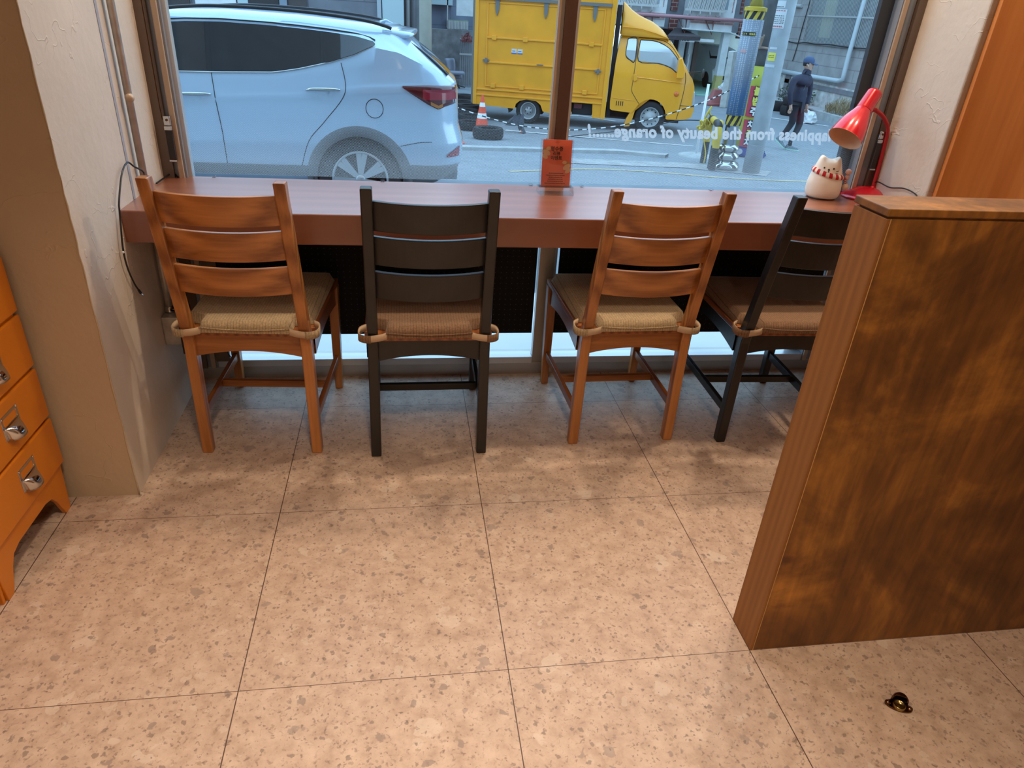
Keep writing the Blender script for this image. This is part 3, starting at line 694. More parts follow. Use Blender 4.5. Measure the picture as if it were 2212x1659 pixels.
def face_pt(u, h, off=0.0):   # u sideways in metres
    r = cat_r(h); s = max(-0.98, min(0.98, u/(r*1.03))); return Vector((CX, CY, CZ+0.002+h*HH))+fside*u+fdir*(math.sqrt(1-s*s)*r*0.93+off)
def dot(u, h, a, bb, nm, mat=M_facebrown):
    c = face_pt(u, h); n_ = (fdir*0.9+fside*(u/0.06)+Vector((0, 0, 0.35))).normalized(); e1 = n_.cross(Vector((0, 0, 1))).normalized(); e2 = e1.cross(n_)
    vs = [c+n_*0.0002+e1*a*math.cos(t)+e2*bb*math.sin(t) for t in [2*math.pi*k/14 for k in range(14)]]
    MB().prism(vs, n_*0.0012).build(nm, mat, body)
FH = 0.755
dot(-0.0165, FH+0.02, 0.0030, 0.0034, 'eye'); dot(0.0165, FH+0.02, 0.0030, 0.0034, 'eye'); dot(0, FH-0.015, 0.0038, 0.0030, 'nose')
for s in (-1, 1):
    MB().tube([face_pt(0, FH-0.04, 0.0006), face_pt(s*0.001, FH-0.07, 0.0006), face_pt(s*0.0035, FH-0.09, 0.0006)], 0.0009, 6).build('mouth_line', M_facebrown, body)
    for dz in (0.0, -0.045):
        MB().tube([face_pt(s*0.027, FH-0.04+dz, 0.0006), face_pt(s*0.036, FH-0.03+dz*1.4, 0.0006)], 0.0008, 6).build('whisker', M_facebrown, body)
# scarf: a slanted striped ring
M_sred = plain('scarf_red', (0.55, 0.012, 0.02), 0.8); M_swhite = plain('scarf_cream', (0.85, 0.74, 0.62), 0.8)
sc = MB(); NS = 30
def scarf_pt(a, dz, out):
    h = 0.63 - 0.070*math.cos(a-0.15)
    r = cat_r(h+dz/HH)*1.0+out; return Vector((CX, CY, CZ+0.002+h*HH+dz))+fside*math.cos(a)*r*1.03+fdir*math.sin(a)*r*0.93
for k in range(NS):
    sc.use(M_sred if k % 2 == 0 else M_swhite)
    a0 = 2*math.pi*k/NS; a1 = 2*math.pi*(k+1)/NS
    prof = [(-0.0095, -0.001), (-0.0075, 0.0035), (0, 0.0055), (0.0075, 0.0035), (0.0095, -0.001)]
    sc.grid([[scarf_pt(a0, dz, o_) for dz, o_ in prof], [scarf_pt((a0+a1)/2, dz, o_) for dz, o_ in prof], [scarf_pt(a1, dz, o_) for dz, o_ in prof]])
scarf = sc.build('scarf', None, cat, smooth=True)
kn = scarf_pt(0.05, 0, 0.010)
def ball(c, r, nm, mat, par):
    prof = [(r*math.sin(math.pi*k/12), -r*math.cos(math.pi*k/12)) for k in range(13)]
    return MB().lathe(prof, c, 18, cap=False).build(nm, mat, par, smooth=True)
ball(kn+Vector((0.006, 0, 0.020)), 0.0115, 'pompom', M_pink, scarf)
ball(kn+Vector((0.004, -0.002, 0.001)), 0.009, 'knot', M_pink, scarf)
tl = MB()
for k in range(6):
    tl.use(M_sred if k % 2 == 0 else M_swhite); p0 = kn+Vector((-0.001+0.001*k, -0.004, -0.003-0.0035*k)); tl.cyl(p0, p0+Vector((0.001, 0, -0.0035)), 0.0042, n=12)
tl.build('scarf_end', None, scarf, smooth=True)
ball(kn+Vector((0.006, -0.006, -0.033)), 0.0125, 'pompom', plain('cream_felt', (0.80, 0.62, 0.48), 0.85), scarf)
# ---- red desk lamp
LX, LY = 2.166, 1.425
lamp = thing('desk_lamp', (LX, LY, 0.7805), 'red metal desk lamp with a tilted shade, right of the cat figurine', 'lamp')
MB().lathe([(0.0, 0.0), (0.092, 0.0), (0.094, 0.003), (0.092, 0.007), (0.080, 0.013), (0.060, 0.025), (0.040, 0.035), (0.022, 0.040), (0.0, 0.041)], (LX, LY, 0.7806), 48, cap=False).build('base', M_red, lamp, smooth=True)
st = [at_y(px, py, 1.432) for px, py in ((1887.6, 399.5), (1901, 352), (1911, 313), (1917, 288), (1916, 269), (1906, 250), (1890, 237))]
st = curve_pts([Vector((st[0].x, 1.432, 0.812))]+st[1:], 8)
MB().tube(st, 0.0072, 14).build('flexible_stem', M_redstem, lamp, smooth=True)
MB().lathe([(0.0105, 0), (0.0105, 0.004), (0.008, 0.007)], (st[0].x, 1.432, 0.8165), 20).build('stem_collar', M_red, lamp, smooth=True)
ax = Vector((-0.55, -0.30, -0.78)).normalized()
Tp = Vector((2.068, 1.405, 1.163))
prof = [(0.0, -0.001), (0.020, 0.000), (0.0265, 0.005), (0.0275, 0.012), (0.0290, 0.078), (0.0292, 0.080), (0.0284, 0.0805), (0.0290, 0.0812), (0.033, 0.095), (0.044, 0.122), (0.053, 0.150), (0.0585, 0.178), (0.0605, 0.196), (0.061, 0.1995)]
sh = MB().lathe(prof, Tp, 48, ax, cap=False).build('lamp_shade', M_red, lamp, smooth=True)
prof2 = [(0.0, 0.083), (0.027, 0.084), (0.031, 0.095), (0.042, 0.122), (0.051, 0.150), (0.0565, 0.178), (0.0585, 0.196), (0.0612, 0.2)]
MB().lathe(prof2, Tp, 48, ax, cap=False).build('shade_lining', M_cream_in, sh, smooth=True)
bp = Tp+ax*0.085
prof3 = [(0.013, 0.0), (0.013, 0.02), (0.020, 0.035), (0.025, 0.050), (0.022, 0.066), (0.012, 0.075), (0.0, 0.077)]
MB().lathe(prof3, bp, 24, ax, cap=False).build('bulb', plain('unlit_white_bulb', (0.8, 0.75, 0.68), 0.3), sh, smooth=True)
MB().cyl(Vector(st[-1]), Tp+ax*0.085, 0.008, n=14).build('swivel_joint', M_redstem, lamp, smooth=True)
cord = curve_pts([at_y(1884, 397, 1.44), at_x(1897, 393, 2.19), at_x(1922, 405, 2.192), at_x(1952, 407, 2.193), at_x(1976, 418, 2.193), at_x(1984, 432, 2.19)], 6)
MB().tube(cord, 0.0024, 8).build('power_cord', M_blackp, lamp, smooth=True)
pb = at_z(1803, 417, 0.79)
o = MB().lathe([(0.0, 0), (0.009, 0.001), (0.011, 0.006), (0.008, 0.011), (0.0, 0.012)], (pb.x, 1.462, 0.7805), 20, cap=False).cyl((pb.x-0.005, 1.462, 0.786), (pb.x-0.022, 1.468, 0.784), 0.003).build('cable_stub', M_blackp, smooth=True)
tag(o, 'small glossy black plug on the counter between cat figurine and red lamp', 'plug')
# ---- window stays (chrome and dark grip) on both jambs
def stay(name, pt, label, s):
    e = thing(name, pt, label, 'window stay')
    x, y, z = pt
    MB().box(x-0.011, x+0.011, y-0.014, y-0.002, z, z+0.030).build('bracket', M_chrome, e, bev=0.003)
    MB().lathe([(0.004, 0), (0.004, 0.002), (0.002, 0.002)], (x, y-0.014, z+0.018), 12, (0, -1, 0)).build('screw', M_darkmetal, e)
    MB().box(x-0.012, x+0.012, y-0.016, y-0.001, z-0.014, z-0.001).build('clamp', M_chrome, e, bev=0.002)
    MB().box(x-0.0105, x+0.0105, y-0.015, y-0.001, z-0.108, z-0.014).build('grip', M_darkgrip, e, bev=0.002)
    MB().box(x-0.012, x+0.012, y-0.015, y-0.001, z-0.114, z-0.108).build('end_cap', M_chrome, e, bev=0.001)
    MB().tube([(x-0.014, y-0.010, z+0.018), (x-0.016, y-0.008, z+0.06), (x-0.016, y-0.006, 2.4)], 0.0016, 6).build('cord', M_darkmetal, e)
    return e
pl = at_y(363, 262, 1.45); stay('window_stay', (pl.x, 1.450, pl.z-0.012), 'chrome and dark brown window stay hanging on the left jamb', -1)
pr = at_y(1899, 300, 1.45); stay('window_stay', (pr.x, 1.450, pr.z+0.0), 'chrome and dark brown window stay behind the red lamp', 1)
# ---- conduit on the left side wall
M_galv = plain('galvanised_steel', (0.50, 0.46, 0.41), 0.40, 0.5, var=0.2, scale=30)
cd_ = thing('conduit_pipe', (-0.405, 1.215, 0.36), 'short steel conduit pipe and junction box under the left end of the counter', 'pipe')
MB().cyl((-0.406, 1.218, 0.395), (-0.406, 1.218, 0.6845), 0.0105, n=16).build('pipe', M_galv, cd_, smooth=True)
MB().lathe([(0.015, 0), (0.016, 0.006), (0.013, 0.02), (0.0115, 0.022)], (-0.406, 1.218, 0.388), 16).build('connector', M_chrome, cd_, smooth=True)
MB().cyl((-0.406, 1.218, 0.400), (-0.384, 1.205, 0.402), 0.003, n=8).build('connector_screw', M_chrome, cd_)
cu = thing('conduit_pipe', (-0.406, 1.218, 0.7805), 'thin steel conduit pipe rising from the left end of the counter', 'pipe')
MB().cyl((-0.406, 1.218, 0.7805), (-0.406, 1.218, 2.58), 0.0105, n=16).build('pipe', M_galv, cu, smooth=True)
ball(Vector((-0.402, 1.212, 1.06)), 0.013, 'plaster_lump', M_tan, cu)
jb = MB().box(-0.4245, -0.368, 1.170, 1.262, 0.285, 0.388).build('junction_box', M_galv, cd_, bev=0.006)
MB().lathe([(0.018, 0), (0.018, 0.0015), (0.016, 0.0015)], (-0.396, 1.170, 0.325), 24, (0, -1, 0)).build('knockout', M_galv, jb)
o = MB().box(-0.366, -0.352, 1.150, 1.262, 0.262, 0.400).build('wall_switch_plate', M_blackp, bev=0.002)
tag(o, 'black plastic plate on the side of the junction box, left of the first chair', 'plate')
# ---- black usb cord on the left
CO = [at_x(300, 413, -0.395), at_x(312, 395, -0.385), at_x(310, 372, -0.39), at_x(290, 360, -0.40), at_x(275, 351, -0.41), at_x(264, 372, -0.412), at_x(259, 410, -0.412), at_x(257, 440, -0.412)]
CO += [at_x(258, 455, -0.414), at_x(261, 490, -0.414), at_x(266, 540, -0.414), at_x(276, 580, -0.414), at_x(290, 612, -0.414), at_x(300, 627, -0.414)]
o = MB().tube(curve_pts(CO, 5), 0.0026, 8).build('usb_cord', M_blackp, None, smooth=True)
MB().tube([CO[-1], at_x(304, 633, -0.414)], 0.004, 8).build('plug', M_blackp, o)
MB().tube([at_x(304, 633, -0.414), at_x(308, 637, -0.414)], 0.0022, 8).build('plug_tip', M_chrome, o)
ball(at_x(266, 545, -0.413), 0.0035, 'white_band', M_white, o)
tag(o, 'black cord hanging in a loop over the left end of the counter', 'cord')
o = MB().tube(curve_pts([at_z(338, 396, 0.784), at_z(352, 386, 0.786), at_z(372, 374, 0.792), at_z(384, 382, 0.7835)], 6), 0.0026, 8).build('short_cord', M_blackp, None, smooth=True)
tag(o, 'short black cord lying in the left back corner of the counter', 'cord')
o = MB().tube(curve_pts([at_y(488, 752, 1.43), at_y(496, 768, 1.43), at_y(508, 779, 1.43), at_y(518, 776, 1.43), at_y(520, 752, 1.43), at_y(520, 640, 1.43)], 6), 0.0024, 8).build('hanging_cord', M_blackp, None, smooth=True)
tag(o, 'thin black cord looping down below the counter behind the leftmost chair', 'cord')
# ---- door stop on the floor
dp = at_z(1940, 1527, 0.0)
ds = thing('door_stop', (dp.x, dp.y, 0.0), 'small dark bronze door stop fixed to the floor right of the partition foot', 'door stop')
R45 = Matrix.Translation(dp) @ Matrix.Rotation(math.radians(-28), 4, 'Z') @ Matrix.Scale(1.2, 4)
b = MB()
out = [(0.0245*math.cos(2*math.pi*k/28)*(1.0), 0.012*math.sin(2*math.pi*k/28), 0.0003) for k in range(28)]
b.prism(out, (0, 0, 0.004)); b.xform(R45); b.build('base_plate', M_darkmetal, ds, bev=0.001)
b = MB(); n_ = 16
rows = []
for zz, rr in ((0.0, 0.0155), (0.012, 0.0150), (0.020, 0.0135), (0.025, 0.0095), (0.026, 0.0)):
    rows.append([Vector((rr*math.cos(math.pi*k/n_), 0.004+rr*math.sin(math.pi*k/n_)*1.0, zz)) for k in range(n_+1)])
b.grid(rows); b.xform(R45); b.build('hood', M_darkmetal, ds, smooth=True, solid=0.0025)
b = MB().lathe([(0.0115, 0.0), (0.0115, 0.006), (0.009, 0.006), (0.009, 0.003), (0.0, 0.003)], (0, -0.001, 0.003), 24, cap=False); b.xform(R45); b.build('ring', plain('worn_brass', (0.42, 0.30, 0.12), 0.25, 1.0), ds, smooth=True)
for s in (-1, 1):
    b = MB().lathe([(0.0055, 0), (0.005, 0.0025), (0.0, 0.004)], (s*0.019, 0, 0.004), 14, cap=False); b.xform(R45); b.build('screw_head', M_darkmetal, ds, smooth=True)
# ---- lettering on the glass (reads from the street)
A = at_y(1803, 309, GY-0.003); B = at_y(1268, 305, GY-0.003)
def gl(px, py): return at_y(px, py, GY-0.004)
right = gl(1808, 304.5); left = gl(1268, 294)
t = text_mesh('window_lettering', 'Happiness from the beauty of orange......!', 0.082, M_letter, None, bold=0.0036, shear=0.22, extr=0.0002, align='LEFT', spacing=1.08)
wdt = max(v.co.x for v in t.data.vertices)-min(v.co.x for v in t.data.vertices)
L_ = (right-left).length; print('TEXT', wdt, L_, right, left)
t.data.transform(Matrix.Scale(L_/wdt, 4, (1, 0, 0))); t.data.transform(Matrix.Scale(0.70, 4, (0, 1, 0)))
place(t, right, left-right, (0, 0, 1)); tag(t, 'frosted lettering on the right-hand window glass, seen mirrored from inside', 'lettering')
# ================================================================ STREET
M_asph = plain('asphalt', (0.235, 0.25, 0.265), 0.85, var=0.10, scale=3.0, bmp=0.35)
M_asph_b = plain('patched_concrete', (0.40, 0.385, 0.37), 0.9, var=0.25, scale=6.0, bmp=0.4)
M_conc = plain('pale_concrete', (0.42, 0.42, 0.41), 0.85, var=0.18, scale=5.0, bmp=0.2)
M_conc_w = plain('light_concrete_ledge', (0.62, 0.66, 0.68), 0.6, var=0.05, scale=3.0)
M_line = plain('worn_white_line', (0.66, 0.66, 0.64), 0.8, var=0.2, scale=12)
M_yline = plain('worn_yellow_line', (0.60, 0.45, 0.22), 0.8, var=0.2, scale=12)
ys = [2.3, 3.5, 5.5, 7.4, 9.0, 11.0, 13.5, 18.0, 30.0, 60.0]
b = MB().grid([[Vector((x, y, ground(y)-0.002)) for x in (-40, -10, 0, 10, 20, 50)] for y in ys])
tag(b.build('street', M_asph), None, None, None, 'structure')
b = MB().box(-4, 6, 1.60, 2.35, -0.75, 0.02); tag(b.build('shop_step', M_conc_w), None, None, None, 'structure')
struct('facade_outside', MB().box(-8, -0.425, 1.56, 1.60, -0.7, 9.0), M_conc); struct('facade_outside', MB().box(2.20, 9, 1.56, 1.60, -0.7, 9.0), M_conc); struct('facade_outside', MB().box(-0.425, 2.20, 1.56, 1.60, 2.46, 9.0), M_conc)
def strip(name, pts, wd, mat, label, cat, lift=0.004, h=0.0):
    rows = []
    for i, p in enumerate(pts):
        t = (pts[min(i+1, len(pts)-1)]-pts[max(i-1, 0)]); t.z = 0; t.normalize(); s_ = Vector((-t.y, t.x, 0))*wd/2
        a = p-s_; c = p+s_; rows.append([Vector((a.x, a.y, ground(a.y)+lift+h)), Vector((c.x, c.y, ground(c.y)+lift+h))])
    if h: 
        rows = [[Vector((r[0].x, r[0].y, r[0].z-h-0.05)), r[0], r[1], Vector((r[1].x, r[1].y, r[1].z-h-0.05))] for r in rows]
    o = MB().grid(rows).build(name, mat)
    return tag(o, label, cat)
G = at_g
strip('road_line', [G(1092, 281.5), G(1300, 300), G(1498, 316)], 0.13, M_line, 'worn white line on the road in front of the yellow truck', 'road marking')
strip('road_line', curve_pts([G(1100, 371), G(1232, 366), G(1330, 367), G(1440, 374), G(1560, 384), G(1700, 391), G(1850, 394)], 5), 0.09, M_yline, 'curved yellow line on the road near the foot of the grey utility pole', 'road marking')
strip('road_line', [G(1660, 254), G(1730, 264), G(1790, 273)], 0.12, M_line, 'white line on the side road behind the walking person', 'road marking')
strip('road_line', [G(1110, 256), G(1250, 250), G(1330, 262)], 0.12, M_line, 'white parking line under the yellow truck', 'road marking')
strip('curb', [G(900, 312), G(1000, 322), G(1150, 326), G(1330, 330), G(1440, 340)], 0.30, M_conc, 'low worn concrete curb across the road below the fallen tire', 'curb', h=0.045)
strip('broken_paving', [G(1180, 345), G(1330, 352), G(1470, 357), G(1660, 376)], 0.65, M_asph_b, 'strip of patched broken concrete paving around the pole feet', 'paving', lift=0.006)

# ================================================================ SILVER CAR
M_paint = plain('silver_blue_paint', (0.52, 0.64, 0.78), 0.22, 0.25, coat=1.0)
M_cglass = plain('tinted_car_glass', (0.010, 0.012, 0.015), 0.05, 0.0, coat=0.3, spec=0.6)
M_trimb = plain('black_car_trim', (0.014, 0.015, 0.017), 0.4)
M_clad = plain('grey_car_cladding', (0.17, 0.17, 0.18), 0.6)
M_tire = plain('tire_rubber', (0.018, 0.018, 0.020), 0.75, bmp=0.2, scale=40)
M_rim = plain('alloy_rim', (0.55, 0.55, 0.56), 0.28, 0.8)
M_tail = plain('dark_red_lamp_glass', (0.10, 0.006, 0.012), 0.08, coat=0.8)
M_tail2 = plain('bright_red_lamp_glass', (0.36, 0.012, 0.03), 0.1, coat=0.8)
M_amber = plain('amber_lamp_glass', (0.50, 0.16, 0.02), 0.1, coat=0.8)
def lerp(tab, x):
    if x <= tab[0][0]: return tab[0][1]
    for (a, fa), (b_, fb) in zip(tab, tab[1:]):
        if x <= b_: return fa+(fb-fa)*(x-a)/(b_-a)
    return tab[-1][1]
CY0 = 5.50; CW = 1.86
suv = thing('parked_suv', (-1.4, CY0+CW/2, -0.49), 'large silver-blue car on the road outside, rear end towards the yellow truck', 'car')
# heights of the side levels as functions of x
zrock = [(-3.7, 0.02), (-0.5, 0.0), (0.95, 0.02)]
zmid = [(-3.7, 0.30), (0.95, 0.38)]
zchar = [(-3.7, 0.46), (-1.5, 0.55), (-0.4, 0.62), (0.0, 0.69), (0.45, 0.72), (0.95, 0.72)]
zbelt = [(-3.7, 0.58), (-2.75, 0.66), (-1.53, 0.70), (-0.69, 0.745), (-0.22, 0.84), (0.16, 0.99), (0.36, 0.96), (0.60, 0.86), (0.82, 0.79)]
zroof = [(-2.9, 0.76), (-2.4, 0.98), (-1.9, 1.13), (-1.54, 1.155), (-1.1, 1.175), (-0.5, 1.165), (0.1, 1.13), (0.5, 1.105), (0.7, 1.09)]
# level: (y inset, z func, x front, x rear, corner radius)
LV = [(0.16, lambda x: lerp(zrock, x)-0.20, -3.60, 0.70, 0.25),
      (0.06, lambda x: lerp(zrock, x)-0.08, -3.72, 0.86, 0.30),
      (0.025, lambda x: lerp(zrock, x), -3.74, 0.93, 0.32),
      (0.0, lambda x: lerp(zmid, x)-0.16, -3.75, 0.95, 0.32),
      (0.0, lambda x: lerp(zmid, x), -3.74, 0.90, 0.32),
      (0.0, lambda x: lerp(zchar, x)-0.035, -3.70, 0.885, 0.30),
      (0.018, lambda x: lerp(zchar, x)+0.02, -3.62, 0.87, 0.30),
      (0.05, lambda x: lerp(zbelt, x), -3.2, 0.80, 0.28),
      (0.20, lambda x: lerp(zroof, x)-0.035, -2.1, 0.46, 0.22),
      (0.28, lambda x: lerp(zroof, x)+0.01, -1.95, 0.42, 0.22),
      (0.45, lambda x: lerp(zroof, x)+0.045, -1.85, 0.35, 0.22)]
XS = [-1+2*i/160 for i in range(161)]
def loop(lv):
    yi, zf, xf, xr, R = lv; y0 = CY0+yi; y1 = CY0+CW-yi; pts = []
    ns = 120
    for i in range(ns+1):   # near side front -> rear
        x = xf+R+(xr-R-xf-R)*i/ns; pts.append(Vector((x, y0, zf(x))))
    for i in range(1, 9): a = i/8*math.pi/2; x = xr-R+R*math.sin(a); pts.append(Vector((x, y0+R-R*math.cos(a), zf(x))))
    for i in range(1, 12): y = y0+R+(y1-y0-2*R)*i/12; pts.append(Vector((xr+0.02*math.sin(math.pi*i/12), y, zf(xr))))
    for i in range(0, 8): a = i/8*math.pi/2; x = xr-R+R*math.cos(a); pts.append(Vector((x, y1-R+R*math.sin(a), zf(x))))
    for i in range(ns+1): x = xr-R-(xr-R-xf-R)*i/ns; pts.append(Vector((x, y1, zf(x))))
    for i in range(1, 9): a = i/8*math.pi/2; x = xf+R-R*math.sin(a); pts.append(Vector((x, y1-R+R*math.cos(a), zf(x))))
    for i in range(1, 12): y = y1-R-(y1-y0-2*R)*i/12; pts.append(Vector((xf, y, zf(xf))))
    for i in range(0, 8): a = i/8*math.pi/2; x = xf+R-R*math.cos(a); pts.append(Vector((x, y0+R-R*math.sin(a), zf(x))))
    return pts
loops = [loop(l) for l in LV]
# extra in-between levels on the door side for a rounder surface and a clean wheel arch
fine = []
for i in range(len(loops)-1):
    n_ = 6 if i in (2, 3, 4) else 3 if i in (1, 7) else 2
    for k in range(n_):
        t = k/n_; fine.append([a.lerp(b_, t) for a, b_ in zip(loops[i], loops[i+1])])
fine.append(loops[-1])
WC = [(-0.01, -0.115), (-2.71, -0.115)]
def side_y(x, z):
    zs = [l[1](x) for l in LV]
    for i in range(len(LV)-1):
        if zs[i] <= z <= zs[i+1]:
            t = (z-zs[i])/(zs[i+1]-zs[i]+1e-9); y = LV[i][0]+(LV[i+1][0]-LV[i][0])*t; xr = LV[i][3]+(LV[i+1][3]-LV[i][3])*t; R = LV[i][4]; break
    else: y = LV[0][0] if z < zs[0] else LV[-1][0]; xr = 0.9; R = 0.3
    d = x-(xr-R)
    if d > 0: y += R-math.sqrt(max(0, R*R-min(d, R*0.999)**2))
    return CY0+y
mb = MB().grid(fine, True); m_ = len(loops[0])
mb.f.append(tuple(len(mb.v)-m_+k for k in range(m_))); mb.m.append(0)
keep = []
for f in mb.f:
    c = sum((mb.v[i] for i in f), Vector())/len(f); drop = False
    if len(f) == 4 and c.z < 0.5:
        for wx, wz in WC:
            if math.hypot(c.x-wx, c.z-wz) < 0.430: drop = True
    if not drop: keep.append(f)
mb.f = keep; mb.m = [0]*len(keep)
sbody = mb.build('car_body', M_paint, suv); smooth_angle(sbody, 40)
def patch(xs, zb, zt, off, nm, mat, par, ny=6, solid=0.0):
    rows = []
    for x in xs:
        a, b_ = zb(x), zt(x); rows.append([Vector((x, side_y(x, a+(b_-a)*k/ny)-off, a+(b_-a)*k/ny)) for k in range(ny+1)])
    return MB().grid(rows).build(nm, mat, par, smooth=True, solid=solid)
def fr(a, b_, n_): return [a+(b_-a)*i/n_ for i in range(n_+1)]
wt = [(-2.15, 0.80), (-1.9, 1.01), (-1.54, 1.09), (-1.38, 1.105), (-1.11, 1.115), (-0.73, 1.11), (-0.48, 1.10), (-0.22, 1.085), (0.0, 1.065), (0.15, 1.035), (0.162, 1.02)]
wb = [(-2.15, 0.74), (-1.53, 0.735), (-1.14, 0.745), (-0.69, 0.765), (-0.49, 0.80), (-0.22, 0.865), (-0.02, 0.93), (0.10, 0.985), (0.162, 1.01)]
F1 = lambda x: lerp(wb, x); F2 = lambda x: lerp(wt, x)
def winpatch(x0, x1, nm): return patch(fr(x0, x1, 24), F1, F2, 0.006, nm, M_cglass, suv)
# windows follow the body between belt and roof line
winpatch(-2.12, -1.235, 'front_door_window'); winpatch(-1.19, -0.30, 'rear_door_window'); patch(fr(-0.27, 0.160, 24), F1, F2, 0.022, 'quarter_window', M_cglass, suv)
patch([-1.237, -1.188], F1, F2, 0.004, 'door_pillar', M_trimb, suv); patch([-0.302, -0.268], F1, F2, 0.004, 'door_pillar', M_trimb, suv)
def trimline(tab, off, r, nm, mat, x0, x1, dz=0.0):
    pts = [Vector((x, side_y(x, lerp(tab, x)+dz)-off, lerp(tab, x)+dz)) for x in fr(x0, x1, 50)]
    return MB().tube(pts, r, 6).build(nm, mat, suv, smooth=True)
trimline(wb, 0.006, 0.006, 'chrome_strip', M_chrome, -2.12, 0.16, -0.006); trimline(wt, 0.006, 0.005, 'roof_gutter', M_trimb, -2.12, 0.16, 0.022)
# door gaps
def gap(pts, nm='door_gap'):
    P = [Vector((x, side_y(x, z)-0.0005, z)) for x, z in curve_pts([(a, 0, c) for a, c in pts], 5) and [(p.x, p.z) for p in curve_pts([(a, 0, c) for a, c in pts], 5)]]
    MB().tube(P, 0.0035, 5).build(nm, M_trimb, suv)
gap([(-1.20, 0.74), (-1.18, 0.5), (-1.16, 0.25), (-1.16, 0.0)]); gap([(-0.13, 0.86), (-0.10, 0.70), (-0.13, 0.58), (-0.30, 0.38), (-0.44, 0.22), (-0.52, 0.0)])
gap([(0.14+0.075*math.cos(t), 0.51+0.078*math.sin(t)) for t in fr(0, 2*math.pi, 16)], 'fuel_door_gap')
gap([(0.36, 0.20), (0.52, 0.235), (0.64, 0.245)], 'bumper_gap'); 
for hx in (-1.36, -0.29):
    z = lerp(zchar, hx)+0.005
    pts = curve_pts([(hx-0.145, side_y(hx-0.145, z)-0.006, z-0.010), (hx-0.10, side_y(hx, z)-0.030, z+0.002), (hx+0.0, side_y(hx, z)-0.036, z+0.006), (hx+0.10, side_y(hx, z)-0.030, z+0.008), (hx+0.145, side_y(hx+0.145, z)-0.006, z+0.006)], 6)
    MB().tube(pts, [0.007+0.009*math.sin(math.pi*i/(len(pts)-1)) for i in range(len(pts))], 10).build('door_handle', M_chrome, suv, smooth=True)
    MB().lathe([(0.0, 0.0), (0.03, 0.002), (0.055, 0.0)], (hx, side_y(hx, z-0.04)+0.001, z-0.035), 20, (0, -1, 0), cap=False).build('handle_cup', M_paint, suv, smooth=True)
# tail lamp, reflector
tl_b = [(0.38, 0.695), (0.46, 0.645), (0.60, 0.565), (0.70, 0.520), (0.76, 0.545), (0.90, 0.575)]; tl_t = [(0.38, 0.705), (0.6, 0.72), (0.90, 0.715)]
tlamp = patch(fr(0.38, 0.870, 22), lambda x: lerp(tl_b, x), lambda x: lerp(tl_t, x), 0.010, 'tail_lamp', M_tail, suv, solid=0.01)
patch(fr(0.56, 0.868, 14), lambda x: max(lerp(tl_b, x)+0.02, 0.60), lambda x: 0.685, 0.016, 'lamp_segment', M_tail2, tlamp)
patch(fr(0.63, 0.74, 8), lambda x: lerp(tl_b, x)+0.008, lambda x: lerp(tl_b, x)+0.035, 0.016, 'turn_signal', M_amber, tlamp)
patch(fr(0.78, 0.905, 10), lambda x: 0.105+0.0*(x), lambda x: 0.125+0.6*(x-0.78), 0.008, 'rear_reflector', M_tail2, suv)
# lower cladding
patch(fr(-2.25, -0.46, 30), lambda x: -0.10, lambda x: 0.0, 0.008, 'sill_cladding', M_clad, suv, solid=0.01)
patch(fr(0.44, 0.90, 16), lambda x: -0.16, lambda x: 0.03, 0.008, 'bumper_cladding', M_clad, suv, solid=0.01)
for s_, yy in ((1, 0), (-1, 1)):
    for wi, (wx, wz) in enumerate(WC):
        rows = []
        for k in range(37):
            a = math.radians(-18+216*k/36); row = []
            for rr, off in ((0.385, 0.0), (0.395, 0.016), (0.455, 0.014), (0.475, 0.0)):
                x = wx+rr*math.cos(a); z = wz+rr*math.sin(a); y = side_y(x, max(z, -0.1))-off
                if s_ < 0: y = 2*CY0+CW-y
                row.append(Vector((x, y, z)))
            rows.append(row)
        MB().grid(rows).build('arch_cladding', M_clad, suv, smooth=True)
        yo = CY0+0.02 if s_ > 0 else CY0+CW-0.02
        d_ = 1 if s_ > 0 else -1
        MB().lathe([(0.42, 0.0), (0.42, 0.30*d_), (0.0, 0.30*d_)], (wx, yo+0.01*d_, wz), 32, (0, 1, 0), cap=False).build('wheel_housing', M_trimb, suv)
